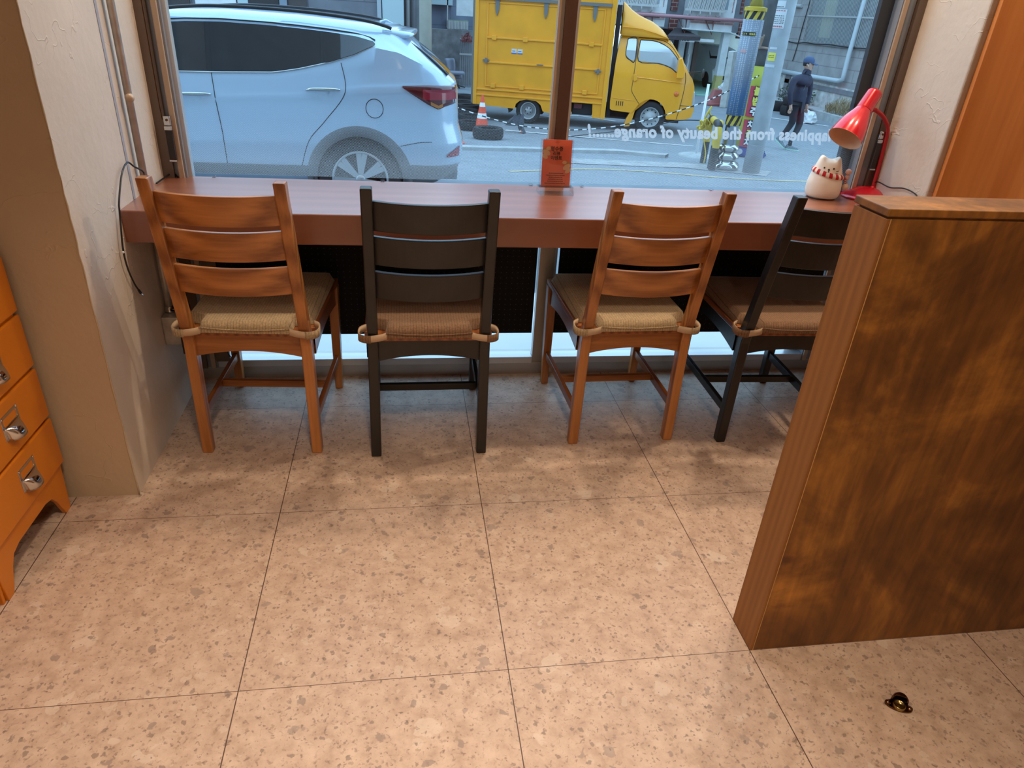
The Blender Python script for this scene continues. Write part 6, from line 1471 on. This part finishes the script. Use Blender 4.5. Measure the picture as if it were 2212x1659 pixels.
# parking bay
yb2 = YB+5.0
xA = zx(905, 560).x; 
zmid_ = at_y(1535, 151, yb2).z
MB().box(xA, xr_+1, yb2, yb2+0.2, zmid_, zs_+0.3).build('bay_wall_upper', plain('pale_bay_wall', (0.80, 0.78, 0.70), 0.85, var=0.08, scale=3), h2)
MB().box(xA, xr_+1, yb2-0.02, yb2+0.2, -0.95, zmid_).build('bay_wall_lower', M_ochre, h2)
MB().box(xA-0.25, xA, YB+0.2, yb2, -0.95, zs_+0.2).build('bay_side_wall', M_wh, h2)
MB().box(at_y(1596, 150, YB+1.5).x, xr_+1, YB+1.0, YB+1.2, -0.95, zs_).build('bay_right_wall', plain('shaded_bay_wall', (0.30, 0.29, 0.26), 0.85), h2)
MB().box(xA-0.2, xr_+1, YB-1.2, yb2, -0.95, -0.895).build('bay_floor', M_grn, h2)
pc = at_y(1546, 196, YB-0.6); pt = at_y(1564, 90, YB-0.6)
zsplit = at_y(1552, 163, YB-0.6).z
MB().box(pc.x-0.12, pc.x+0.12, YB-0.72, YB-0.48, zsplit, zs_+0.1).build('pillar_upper', M_wh, h2)
MB().box(pc.x-0.122, pc.x+0.122, YB-0.722, YB-0.478, -0.95, zsplit).build('pillar_lower', plain('pale_yellow_paint', (0.50, 0.42, 0.16), 0.7, var=0.1, scale=8), h2)
MB().prism([zx(640, 432, 0.9), zx(1350, 488, 0.9), zx(1545, 570, 0.2), zx(1350, 500, -0.1), zx(640, 445, -0.1)], (0, 0, 0.04)).build('canopy_soffit', M_wh, h2)
aw = MB(); A1, A2, A3, A4 = zx(425, 530, 1.3), zx(925, 548, 1.3), zx(640, 420, 0.0), zx(545, 412, 0.0)
aw.add([A1, A2, A3, A4], [(0, 1, 2, 3)]); aw.build('entrance_awning', M_roofb, h2, solid=0.12)
fbox(440, 545, 640, 598, 1.25, 1.15, 'awning_sign', M_wh)
for k in range(5): fbox(455+k*22, 558, 468+k*22, 588, 1.27, 1.25, 'sign_mark', M_dkwall)
fbox(640, 560, 925, 600, 1.2, 1.1, 'awning_edge', M_wh)
a = zx(350, 1330); b_ = zx(900, 560); MB().box(at_y(1400, 100, YB).x, xA-0.25, YB+0.6, YB+0.8, -0.95, zs_).build('entrance_front', M_dkwall, h2)
fbox(590, 590, 618, 1300, 0.0, -0.1, 'entrance_post', M_wh); fbox(480, 600, 590, 1000, -0.4, -0.5, 'entrance_panel', M_gwall)
fbox(800, 600, 850, 1250, 0.0, -0.1, 'entrance_post', plain('dark_brown_door_post', (0.09, 0.06, 0.05), 0.7)); fbox(700, 620, 780, 1200, -0.4, -0.5, 'entrance_panel', plain('murky_glass', (0.10, 0.13, 0.13), 0.2))
fbox(715, 810, 732, 1010, 0.1, 0.0, 'entrance_post', M_wh)
# concrete slab standing in front of the bay, boxes and a barrier
def slabpx(pts, Y, th, nm, mat, label, cat):
    o_ = MB().prism([at_y(x, y, Y) for x, y in pts], (0, th, 0)).build(nm, mat, bev=0.01); return tag(o_, label, cat)
Yc_ = 20.0
o = MB().prism([at_y(1574, 110, Yc_), at_y(1585, 112, Yc_), Vector((at_y(1570, 218, Yc_).x, Yc_, ground(Yc_))), Vector((at_y(1557, 214, Yc_).x, Yc_, ground(Yc_)))], (0.35, 0.5, 0)).build('concrete_slab', plain('white_flaked_concrete', (0.52, 0.52, 0.49), 0.85, var=0.2, scale=6), bev=0.01)
tag(o, 'tall white flaked concrete slab standing left of the mesh-sleeved pole', 'slab')
gx = at_g(1570, 222); o = MB().box(gx.x-0.22, gx.x+0.30, gx.y, gx.y+0.35, gx.z, gx.z+0.34).build('cardboard_box', plain('grey_cardboard', (0.30, 0.26, 0.23), 0.9, var=0.1), bev=0.01); tag(o, 'greyish cardboard box on the ground behind the mesh-sleeved pole', 'box')
rag('rubbish_bag', Vector((gx.x-0.0, gx.y+0.15, gx.z+0.34)), (0.30, 0.2, 0.16), M_wh, 'crumpled white rubbish bag lying on the cardboard box', 'bag', 7)
gb = at_g(1544, 228); bt = thing('traffic_barrier', gb, 'faded red plastic barrier block on the road left of the cardboard box', 'barrier')
M_fred = plain('faded_red_plastic', (0.42, 0.13, 0.12), 0.7)
MB().hexa([gb+Vector((-0.26, -0.15, 0)), gb+Vector((0.26, -0.15, 0)), gb+Vector((0.26, 0.3, 0)), gb+Vector((-0.26, 0.3, 0))], [gb+Vector((-0.09, 0, 0.46)), gb+Vector((0.16, 0, 0.46)), gb+Vector((0.16, 0.15, 0.46)), gb+Vector((-0.09, 0.15, 0.46))]).build('body', M_fred, bt, bev=0.03)
MB().box(gb.x-0.28, gb.x+0.28, gb.y-0.17, gb.y+0.32, gb.z, gb.z+0.08).build('foot', M_fred, bt, bev=0.02)
# white car in the bay (front part seen between wall and pillar)
wc = thing('white_car', Vector((at_y(1560, 180, YB+2.4).x, YB+3.2, -0.89)), 'small white car parked in the covered bay behind the pillar', 'car')
xc = at_y(1532, 180, YB+1.5).x; yc0 = YB+1.4; zc_ = -0.89
rows = []
for y, zt_, zb2, inn in ((0.0, 0.62, 0.28, 0.16), (0.10, 0.78, 0.20, 0.06), (0.9, 0.98, 0.18, 0.0), (1.5, 1.34, 0.18, 0.10), (2.2, 1.46, 0.18, 0.14), (3.2, 1.42, 0.18, 0.12), (3.5, 0.95, 0.2, 0.05)):
    x0_, x1_ = xc+inn, xc+1.62-inn; rows.append([Vector((xc+0.05, yc0+y, zc_+zb2)), Vector((xc, yc0+y, zc_+min(0.62, zt_))), Vector((x0_+0.1, yc0+y, zc_+zt_-0.03)), Vector((x0_+0.25, yc0+y, zc_+zt_)), Vector((x1_-0.25, yc0+y, zc_+zt_)), Vector((x1_-0.1, yc0+y, zc_+zt_-0.03)), Vector((xc+1.62, yc0+y, zc_+min(0.62, zt_))), Vector((xc+1.57, yc0+y, zc_+zb2))])
b = MB().grid(rows, True); b.f += [tuple(range(8)), tuple(range(len(b.v)-8, len(b.v)))]; b.m += [0, 0]
wb_ = b.build('car_body', plain('white_car_paint', (0.75, 0.77, 0.78), 0.25, coat=0.8), wc); smooth_angle(wb_, 40)
MB().add([Vector((xc+0.20, yc0+0.93, zc_+1.0)), Vector((xc+1.42, yc0+0.93, zc_+1.0)), Vector((xc+1.30, yc0+1.46, zc_+1.31)), Vector((xc+0.32, yc0+1.46, zc_+1.31))], [(0, 1, 2, 3)]).build('windscreen', M_cglass, wc, solid=0.02)
MB().box(xc+0.35, xc+1.3, yc0-0.03, yc0+0.05, zc_+0.32, zc_+0.46).build('lower_grille', M_trimb, wc, bev=0.02)
for s_ in (0.14, 1.24): MB().box(xc+s_, xc+s_+0.26, yc0-0.02, yc0+0.12, zc_+0.56, zc_+0.70).build('headlamp', MATS['headlamp_glass'], wc, bev=0.03)
for s_, yy in ((0.0, 0.6), (1.44, 0.6), (0.0, 2.8), (1.44, 2.8)):
    MB().lathe([(0.18, 0), (0.27, 0), (0.28, 0.03), (0.28, 0.16), (0.18, 0.18)], (xc+s_, yc0+yy, zc_+0.28), 24, (1, 0, 0)).build('wheel', M_tire, wc, smooth=True)
# ---- grey shopfront behind the silver-blue car
YF = 16.5
h3 = thing('grey_shopfront', (-4, YF+2, -0.91), 'long grey building front with dark openings above the silver-blue car roof', 'building')
MB().box(-16, at_y(873, 40, YF).x, YF, YF+5, -0.95, 5.5).build('wall', blocks('grey_panel_wall', (0.17, 0.175, 0.20), (0.155, 0.16, 0.185), (0.10, 0.10, 0.12), 2.4, 0.55, 0, 0.01), h3)
def f3(px0, px1, d, nm, mat, z0=0.3, z1=3.4, dd=0.0): return MB().box(at_y(px0, 20, YF).x, at_y(px1, 20, YF).x, YF-d, YF+0.02-dd, z0, z1).build(nm, mat, h3)
f3(300, 413, 0.05, 'dark_opening', M_dkwall); f3(426, 513, 0.08, 'white_panel', M_wh); f3(516, 538, 0.06, 'blue_grey_post', M_blu); f3(541, 604, 0.04, 'dark_opening', M_dkwall, 0.3, 3.4)
f3(606, 622, 0.08, 'blue_grey_post', plain('blue_grey_paint', (0.20, 0.25, 0.30), 0.6)); f3(624, 664, 0.04, 'dark_opening', plain('dark_brown_opening', (0.06, 0.05, 0.05), 0.7)); f3(815, 824, 0.12, 'door_jamb', plain('dull_white_trim', (0.36, 0.40, 0.44), 0.6), -0.9)
f3(826, 872, 0.10, 'cyan_sheet', M_blu, -0.9)
h4 = thing('pipe_wall', (at_y(892, 40, 17.2).x, 17.4, -0.91), 'dark narrow wall with vertical pipes left of the beige concrete pole', 'wall')
MB().box(at_y(874, 40, 17.0).x, at_y(915, 40, 17.0).x, 17.1, 18.0, -0.95, 5.0).build('wall', M_gwall, h4)
for px in (881, 893): q = at_y(px, 40, 17.0); MB().cyl((q.x, 17.0, -0.9), (q.x, 17.0, 5.0), 0.05, n=10).build('pipe', M_gwall if px > 885 else M_bars, h4, smooth=True)
q = at_y(919, 60, 14.6); bpz = ground(14.6)
t_ = thing('concrete_pole', (q.x, 14.6, bpz), 'beige concrete utility pole rising behind the rear of the silver-blue car', 'pole')
MB().lathe([(0.13, 0.0), (0.12, 3.0), (0.11, 7.0)], (q.x, 14.6, bpz), 28).build('shaft', plain('beige_concrete', (0.40, 0.39, 0.33), 0.85, var=0.10, scale=5), t_, smooth=True)
YG = 23.0
h5 = thing('back_yard_house', (at_y(980, 40, YG).x, YG+3, -0.91), 'blue-grey house behind a rough grey yard wall, left of the yellow truck', 'building')
def f5(px0, py0, px1, py1, d0, d1, nm, mat): a = at_y(px0, py1, YG); b_ = at_y(px1, py0, YG); return MB().box(min(a.x, b_.x), max(a.x, b_.x), YG-d0, YG-d1, min(a.z, b_.z), max(a.z, b_.z)).build(nm, mat, h5)
MB().box(at_y(925, 40, YG).x-2, at_y(1060, 40, YG).x+0.6, YG+1.5, YG+5, -0.95, 6).build('house_wall', blocks('blue_grey_panels', (0.17, 0.20, 0.27), (0.16, 0.19, 0.25), (0.12, 0.14, 0.18), 3.0, 0.55, 0, 0.012), h5)
f5(930, -40, 984, 9, -1.2, -1.5, 'pale_band', M_blu); f5(970, -40, 974, 62, -1.2, -1.3, 'house_pipe', M_bars)
f5(984, -40, 1021, 33, 0.4, 0.3, 'hanging_white_sheet', M_wh)
gw = f5(972, 47, 1019, 64, -1.3, -1.5, 'low_window', plain('greenish_window', (0.24, 0.32, 0.22), 0.3))
m_ = MB()
for k in range(14): x = at_y(973+k*3.4, 56, YG).x; m_.box(x-0.02, x+0.02, YG+1.2, YG+1.25, at_y(990, 66, YG).z, at_y(990, 47, YG).z)
m_.build('window_bars', M_bars, gw)
zt5 = at_y(975, 64, YG).z
MB().box(at_y(925, 100, YG).x-2, at_y(1060, 100, YG).x+0.6, YG, YG+0.25, -0.95, zt5).build('yard_wall', plain('rough_grey_wall', (0.20, 0.20, 0.20), 0.9, var=0.3, scale=5, bmp=0.5), h5)
ft = thing('metal_gate', (at_y(1006, 140, YG-0.5).x, YG-0.5, -0.91), 'thin rusty metal gate leaning at the grey yard wall beside the truck', 'gate')
m_ = MB(); zf = at_y(1006, 82, YG-0.5).z; x0f = at_y(995, 100, YG-0.5).x; x1f = at_y(1022, 100, YG-0.5).x
for k in range(7): x = x0f+(x1f-x0f)*k/6; m_.box(x-0.02, x+0.02, YG-0.52, YG-0.48, -0.91, zf)
m_.build('bars', M_gwall, ft); MB().box(x0f-0.03, x1f, YG-0.54, YG-0.50, zf-0.05, zf).build('top_rail', M_bars, ft); MB().box(x0f-0.03, x1f, YG-0.54, YG-0.50, 0.0, 0.05).build('middle_rail', M_bars, ft)
bush('potted_plant', Vector(((x0f+x1f)/2, YG-0.8, 0.35)), 0.28, 160, plain('dark_red_leaves', (0.16, 0.04, 0.04), 0.8), 'dark red leafy plant hanging on the metal gate', 'plant', 1.0)
gl_ = at_g(1000, 157); lc = thing('fallen_cone', gl_, 'orange traffic cone lying on its side beside the rear of the truck', 'cone')
MB().lathe([(0.15, 0.0), (0.03, 0.68), (0.0, 0.69)], gl_+Vector((0.25, 0, 0.15)), 20, (-1, 0, -0.15), cap=True).build('body', M_cone, lc, smooth=True)
MB().box(gl_.x+0.22, gl_.x+0.26, gl_.y-0.18, gl_.y+0.18, gl_.z, gl_.z+0.36).build('base', M_cone, lc, bev=0.01)
# ---- further houses closing the view and the sky above the roofs
tag(MB().box(-30, -8, 30, 40, -1, 9).build('distant_house', M_gwall), 'grey building block in the distance behind the shopfront', 'building')
tag(MB().box(3.5, 9.0, 32, 42, -1, 12).build('distant_house', M_gwall), 'tall grey building behind the yellow truck', 'building')
# ================================================================ WALKING PERSON
PY = 12.60; zg = ground(PY)
per = thing('person', at_y(1700, 322, PY), 'person in blue cap, dark zip jacket and black trousers walking on the side road', 'person')
M_skin = plain('skin', (0.50, 0.30, 0.22), 0.6); M_jack = plain('dark_navy_jacket', (0.022, 0.026, 0.052), 0.75, var=0.2, scale=8); M_trou = plain('black_trousers', (0.016, 0.017, 0.026), 0.8)
M_cap = plain('blue_cap_cloth', (0.045, 0.08, 0.17), 0.7); M_shoe = plain('grey_patterned_shoe', (0.14, 0.17, 0.20), 0.7, var=0.5, scale=60); M_sole = plain('mint_sole', (0.35, 0.62, 0.50), 0.6); M_hair = plain('short_black_hair', (0.012, 0.010, 0.010), 0.7)
def J(px, py, dy=0.0): return at_y(px, py, PY+dy)
def skin(name, chains, mat, par, lv=2):
    """chains: list of lists of (point, radius); points equal to an earlier one are welded"""
    vs, rs, es = [], [], []
    def idx(p, r):
        for i, q in enumerate(vs):
            if (q-p).length < 1e-4: return i
        vs.append(p); rs.append(r); return len(vs)-1
    for ch in chains:
        prev = None
        for p, r in ch:
            i = idx(Vector(p), r)
            if prev is not None and prev != i: es.append((prev, i))
            prev = i
    L = wloc(par); me = bpy.data.meshes.new(name); me.from_pydata([tuple(v-L) for v in vs], es, []); me.materials.append(mat)
    o_ = bpy.data.objects.new(name, me); COL.objects.link(o_); o_.parent = par
    sk = o_.modifiers.new('skin', 'SKIN'); sk.use_smooth_shade = True
    for i, v in enumerate(me.skin_vertices[0].data):
        r = rs[i]; v.radius = (r, r) if not hasattr(r, '__len__') else r; v.use_root = (i == 0)
    sb = o_.modifiers.new('sub', 'SUBSURF'); sb.levels = lv; sb.render_levels = lv
    dg = bpy.context.evaluated_depsgraph_get(); m2 = bpy.data.meshes.new_from_object(o_.evaluated_get(dg)); o_.modifiers.clear(); o_.data = m2
    if not m2.materials: m2.materials.append(mat)
    m2.polygons.foreach_set('use_smooth', [True]*len(m2.polygons)); return o_
pel = J(1722, 232); chest = J(1731, 182); neck = J(1742, 158); hc = J(1747, 139)
shn = J(1716, 171, -0.14); shf = J(1750, 173, 0.17)     # near and far shoulder
eln = J(1706, 203, -0.22); haN = J(1708, 228, -0.20); elf = J(1749, 205, 0.20); haF = J(1743, 228, 0.14)
hipn = J(1716, 234, -0.08); hipf = J(1727, 234, 0.09); knn = J(1716, 266, -0.10); knf = J(1727, 268, 0.06)
ann = J(1688, 304, -0.02); anf = J(1703, 306, 0.08)
knn = J(1712, 264, -0.10); ann2 = J(1687, 297, 0.02); knf = J(1728, 266, 0.02); anf2 = J(1709, 300, -0.06)
body = skin('body', [[(pel, 0.07), (J(1730, 190), 0.06), (J(1737, 172), 0.05), (neck, 0.050), (J(1744, 150), 0.052), (hc, 0.075)], [(pel, 0.07), (hipn, 0.065), (knn, 0.042), (ann2, 0.030)], [(pel, 0.07), (hipf, 0.065), (knf, 0.042), (anf2, 0.030)],
                     [(J(1737, 172), 0.05), (shn, 0.035), (eln, 0.036), (haN, 0.030)], [(J(1737, 172), 0.05), (shf, 0.035), (elf, 0.036), (haF, 0.030)]], M_skin, per)
jacket = skin('jacket', [[(J(1719, 238), 0.165), (J(1721, 226), 0.160), (J(1725, 205), 0.165), (J(1731, 184), 0.158), (J(1737, 172), 0.128), (J(1741, 161), 0.088), (J(1744, 151), 0.070)],
                         [(J(1737, 172), 0.125), (shn, 0.070), (eln, 0.052), (J(1708, 227, -0.20), 0.042)], [(J(1737, 172), 0.125), (shf, 0.068), (elf, 0.050), (J(1743, 227, 0.14), 0.042)]], M_jack, per)
trs = skin('trousers', [[(J(1721, 230), 0.145), (hipn, 0.105), (J(1714, 250, -0.09), 0.085), (knn, 0.072), (J(1699, 282, -0.03), 0.060), (ann2, 0.047)],
                        [(J(1721, 230), 0.145), (hipf, 0.105), (J(1728, 250, 0.05), 0.085), (knf, 0.072), (J(1720, 284, -0.02), 0.060), (anf2, 0.047)]], M_trou, per)
# head: face towards the right and slightly to us
fd = (RT*0.86 - Vector((FWD.x, FWD.y, 0)).normalized()*0.5); fd.z = 0; fd.normalize(); sd_ = Vector((-fd.y, fd.x, 0))
H0 = hc
def hp(f, s, u): return H0+fd*f+sd_*s+Vector((0, 0, u))
rows = []
for u, rx, ry, off in ((-0.115, 0.030, 0.030, 0.030), (-0.105, 0.048, 0.045, 0.030), (-0.085, 0.066, 0.056, 0.018), (-0.055, 0.080, 0.066, 0.006), (-0.02, 0.090, 0.073, 0.0), (0.02, 0.094, 0.076, -0.003), (0.06, 0.090, 0.072, -0.006), (0.09, 0.072, 0.058, -0.008), (0.11, 0.040, 0.033, -0.008), (0.118, 0.0, 0.0, -0.008)):
    rows.append([hp(off+rx*math.cos(a)*(1.0 if math.cos(a) > 0 else 1.02), ry*math.sin(a), u) for a in fr(0, 2*math.pi, 24)[:-1]])
head = MB().grid(rows, True).build('head', M_skin, body, smooth=True)
MB().add([hp(0.088, -0.004, 0.018), hp(0.088, 0.004, 0.018), hp(0.112, -0.005, -0.018), hp(0.112, 0.005, -0.018), hp(0.086, -0.016, -0.026), hp(0.086, 0.016, -0.026)], [(0, 2, 3, 1), (0, 4, 2), (1, 3, 5), (2, 4, 5, 3)]).build('nose', M_skin, body, smooth=True)
for s_ in (-1, 1):
    MB().lathe([(0.0, 0.004), (0.008, 0.002), (0.012, 0.0)], hp(0.084, s_*0.031, 0.012), 12, fd+sd_*s_*0.3, cap=False).build('eye', M_hair, body)
    MB().tube([hp(0.082, s_*0.048, 0.030), hp(0.090, s_*0.030, 0.034), hp(0.092, s_*0.016, 0.031)], 0.0035, 6).build('eyebrow', M_hair, body)
    MB().lathe([(0.0, 0.014), (0.018, 0.012), (0.026, 0.0)], hp(-0.005, s_*0.070, -0.008), 14, sd_*s_+fd*0.1, cap=False).xform(Matrix.Identity(4)).build('ear', M_skin, body, smooth=True)
    MB().lathe([(0.0, 0.0), (0.009, 0.004), (0.009, 0.012), (0.0, 0.016)], hp(0.012, s_*0.080, -0.016), 10, (0, 0, -1), cap=False).build('earbud', M_white, per, smooth=True)
MB().tube([hp(0.083, -0.026, -0.056), hp(0.092, 0, -0.054), hp(0.083, 0.026, -0.056)], 0.005, 8).build('mouth', plain('lip_tone', (0.36, 0.15, 0.13), 0.5), body, smooth=True)
rows = []
for u, k in ((-0.03, 1.00), (0.0, 1.05), (0.03, 1.06), (0.06, 1.05)):
    rows.append([hp(-0.006+0.094*k*math.cos(a), 0.076*k*math.sin(a), u) for a in fr(math.radians(75), math.radians(285), 16)])
MB().grid(rows).build('hair', M_hair, body, smooth=True, solid=0.006)
rows = []
for u, rx, ry in ((0.028, 0.104, 0.086), (0.055, 0.106, 0.088), (0.090, 0.098, 0.082), (0.118, 0.074, 0.062), (0.134, 0.040, 0.034), (0.138, 0.0, 0.0)):
    rows.append([hp(-0.006+rx*math.cos(a), ry*math.sin(a), u) for a in fr(0, 2*math.pi, 24)[:-1]])
capo = MB().grid(rows, True).build('cap', M_cap, per, smooth=True)
rows = []
for t in fr(0, 1, 5): rows.append([hp(0.055+0.125*t*(1-0.30*(s_/1.0)**2), s_*0.078*(1-0.15*t), 0.036-0.030*t*t-0.012*s_*s_) for s_ in fr(-1, 1, 10)])
MB().grid(rows).build('cap_brim', M_cap, capo, smooth=True, solid=0.006)
# jacket collar and zip
MB().lathe([(0.088, 0.0), (0.078, 0.05), (0.066, 0.09), (0.056, 0.09)], J(1742, 160), 24, (0.08, 0, 1), cap=False).build('collar', M_jack, jacket, smooth=True)
z0_ = J(1744, 163, -0.05); MB().tube([z0_+fd*0.055, J(1741, 178, -0.10)+fd*0.02, J(1736, 195, -0.14)], 0.004, 6).build('zip', plain('grey_zip', (0.12, 0.12, 0.14), 0.4), jacket)
# shoes
def shoe(ank, tip_dir, lift, tilt, nm='shoe'):
    d = Vector(tip_dir).normalized(); s_ = Vector((-d.y, d.x, 0)).normalized(); up_ = s_.cross(d)*-1
    if up_.z < 0: up_ = -up_
    c = Vector(ank)+Vector((0, 0, 0))
    rows = []; rs2 = []
    for t, wd, ht in ((-0.075, 0.020, 0.045), (-0.06, 0.034, 0.085), (-0.02, 0.038, 0.095), (0.03, 0.040, 0.080), (0.08, 0.045, 0.055), (0.13, 0.046, 0.042), (0.17, 0.038, 0.030), (0.195, 0.015, 0.012)):
        b0 = c+d*t-up_*0.085; rows.append([b0+s_*wd*math.cos(a)+up_*(0.018+max(0, math.sin(a))*ht) for a in fr(0, math.pi, 10)]); rs2.append((b0, wd))
    o_ = MB().grid(rows); o_ = o_.build(nm, M_shoe, per, smooth=True)
    sr = MB().grid([[b0-s_*(w_+0.004), b0+s_*(w_+0.004), b0+s_*(w_+0.003)+up_*0.024, b0-s_*(w_+0.003)+up_*0.024] for b0, w_ in rs2], True); k = len(sr.v); sr.f += [(0, 1, 2, 3), (k-4, k-3, k-2, k-1)]; sr.m += [0, 0]
    sr.build('sole', M_sole, o_, bev=0.004)
gf = J(1700, 322); dfd = fd.copy()
a1 = anf2.copy(); a1.z = ground(a1.y)+0.088; shoe(a1+Vector((-0.0, 0, 0)), fd, 0, 0)
shoe(ann2+Vector((0, 0, -0.02)), fd*0.75+Vector((0, 0, -0.55)), 0, 0)
MB().tube([anf2, a1], [0.036, 0.04], 10).build('sock', M_trou, per, smooth=True)
# hands: palm plus five separate bent fingers
def hand(w, dirv, side):
    d = Vector(dirv).normalized(); n_ = fd.copy(); s_ = d.cross(n_).normalized()
    ch = [[(w-d*0.05, 0.029), (w, 0.028), (w+d*0.05, (0.034, 0.020)), (w+d*0.085, (0.036, 0.018))]]
    for k, l in ((-1.5, 0.062), (-0.5, 0.075), (0.5, 0.072), (1.5, 0.056)):
        b0 = w+d*0.085+n_*(-k*0.017); ch.append([(w+d*0.085, (0.036, 0.018)), (b0+d*0.008, 0.0095), (b0+d*l*0.55+s_*side*0.008, 0.009), (b0+d*l*0.85+s_*side*0.028, 0.0075)])
    ch.append([(w+d*0.05, (0.034, 0.020)), (w+d*0.055+n_*0.032, 0.010), (w+d*0.085+n_*0.045+s_*side*0.01, 0.0085)])
    return skin('hand', ch, M_skin, body, 1)
hand(haN, (0.05, 0, -1), 1); hand(haF, (0.10, 0, -1), -1)
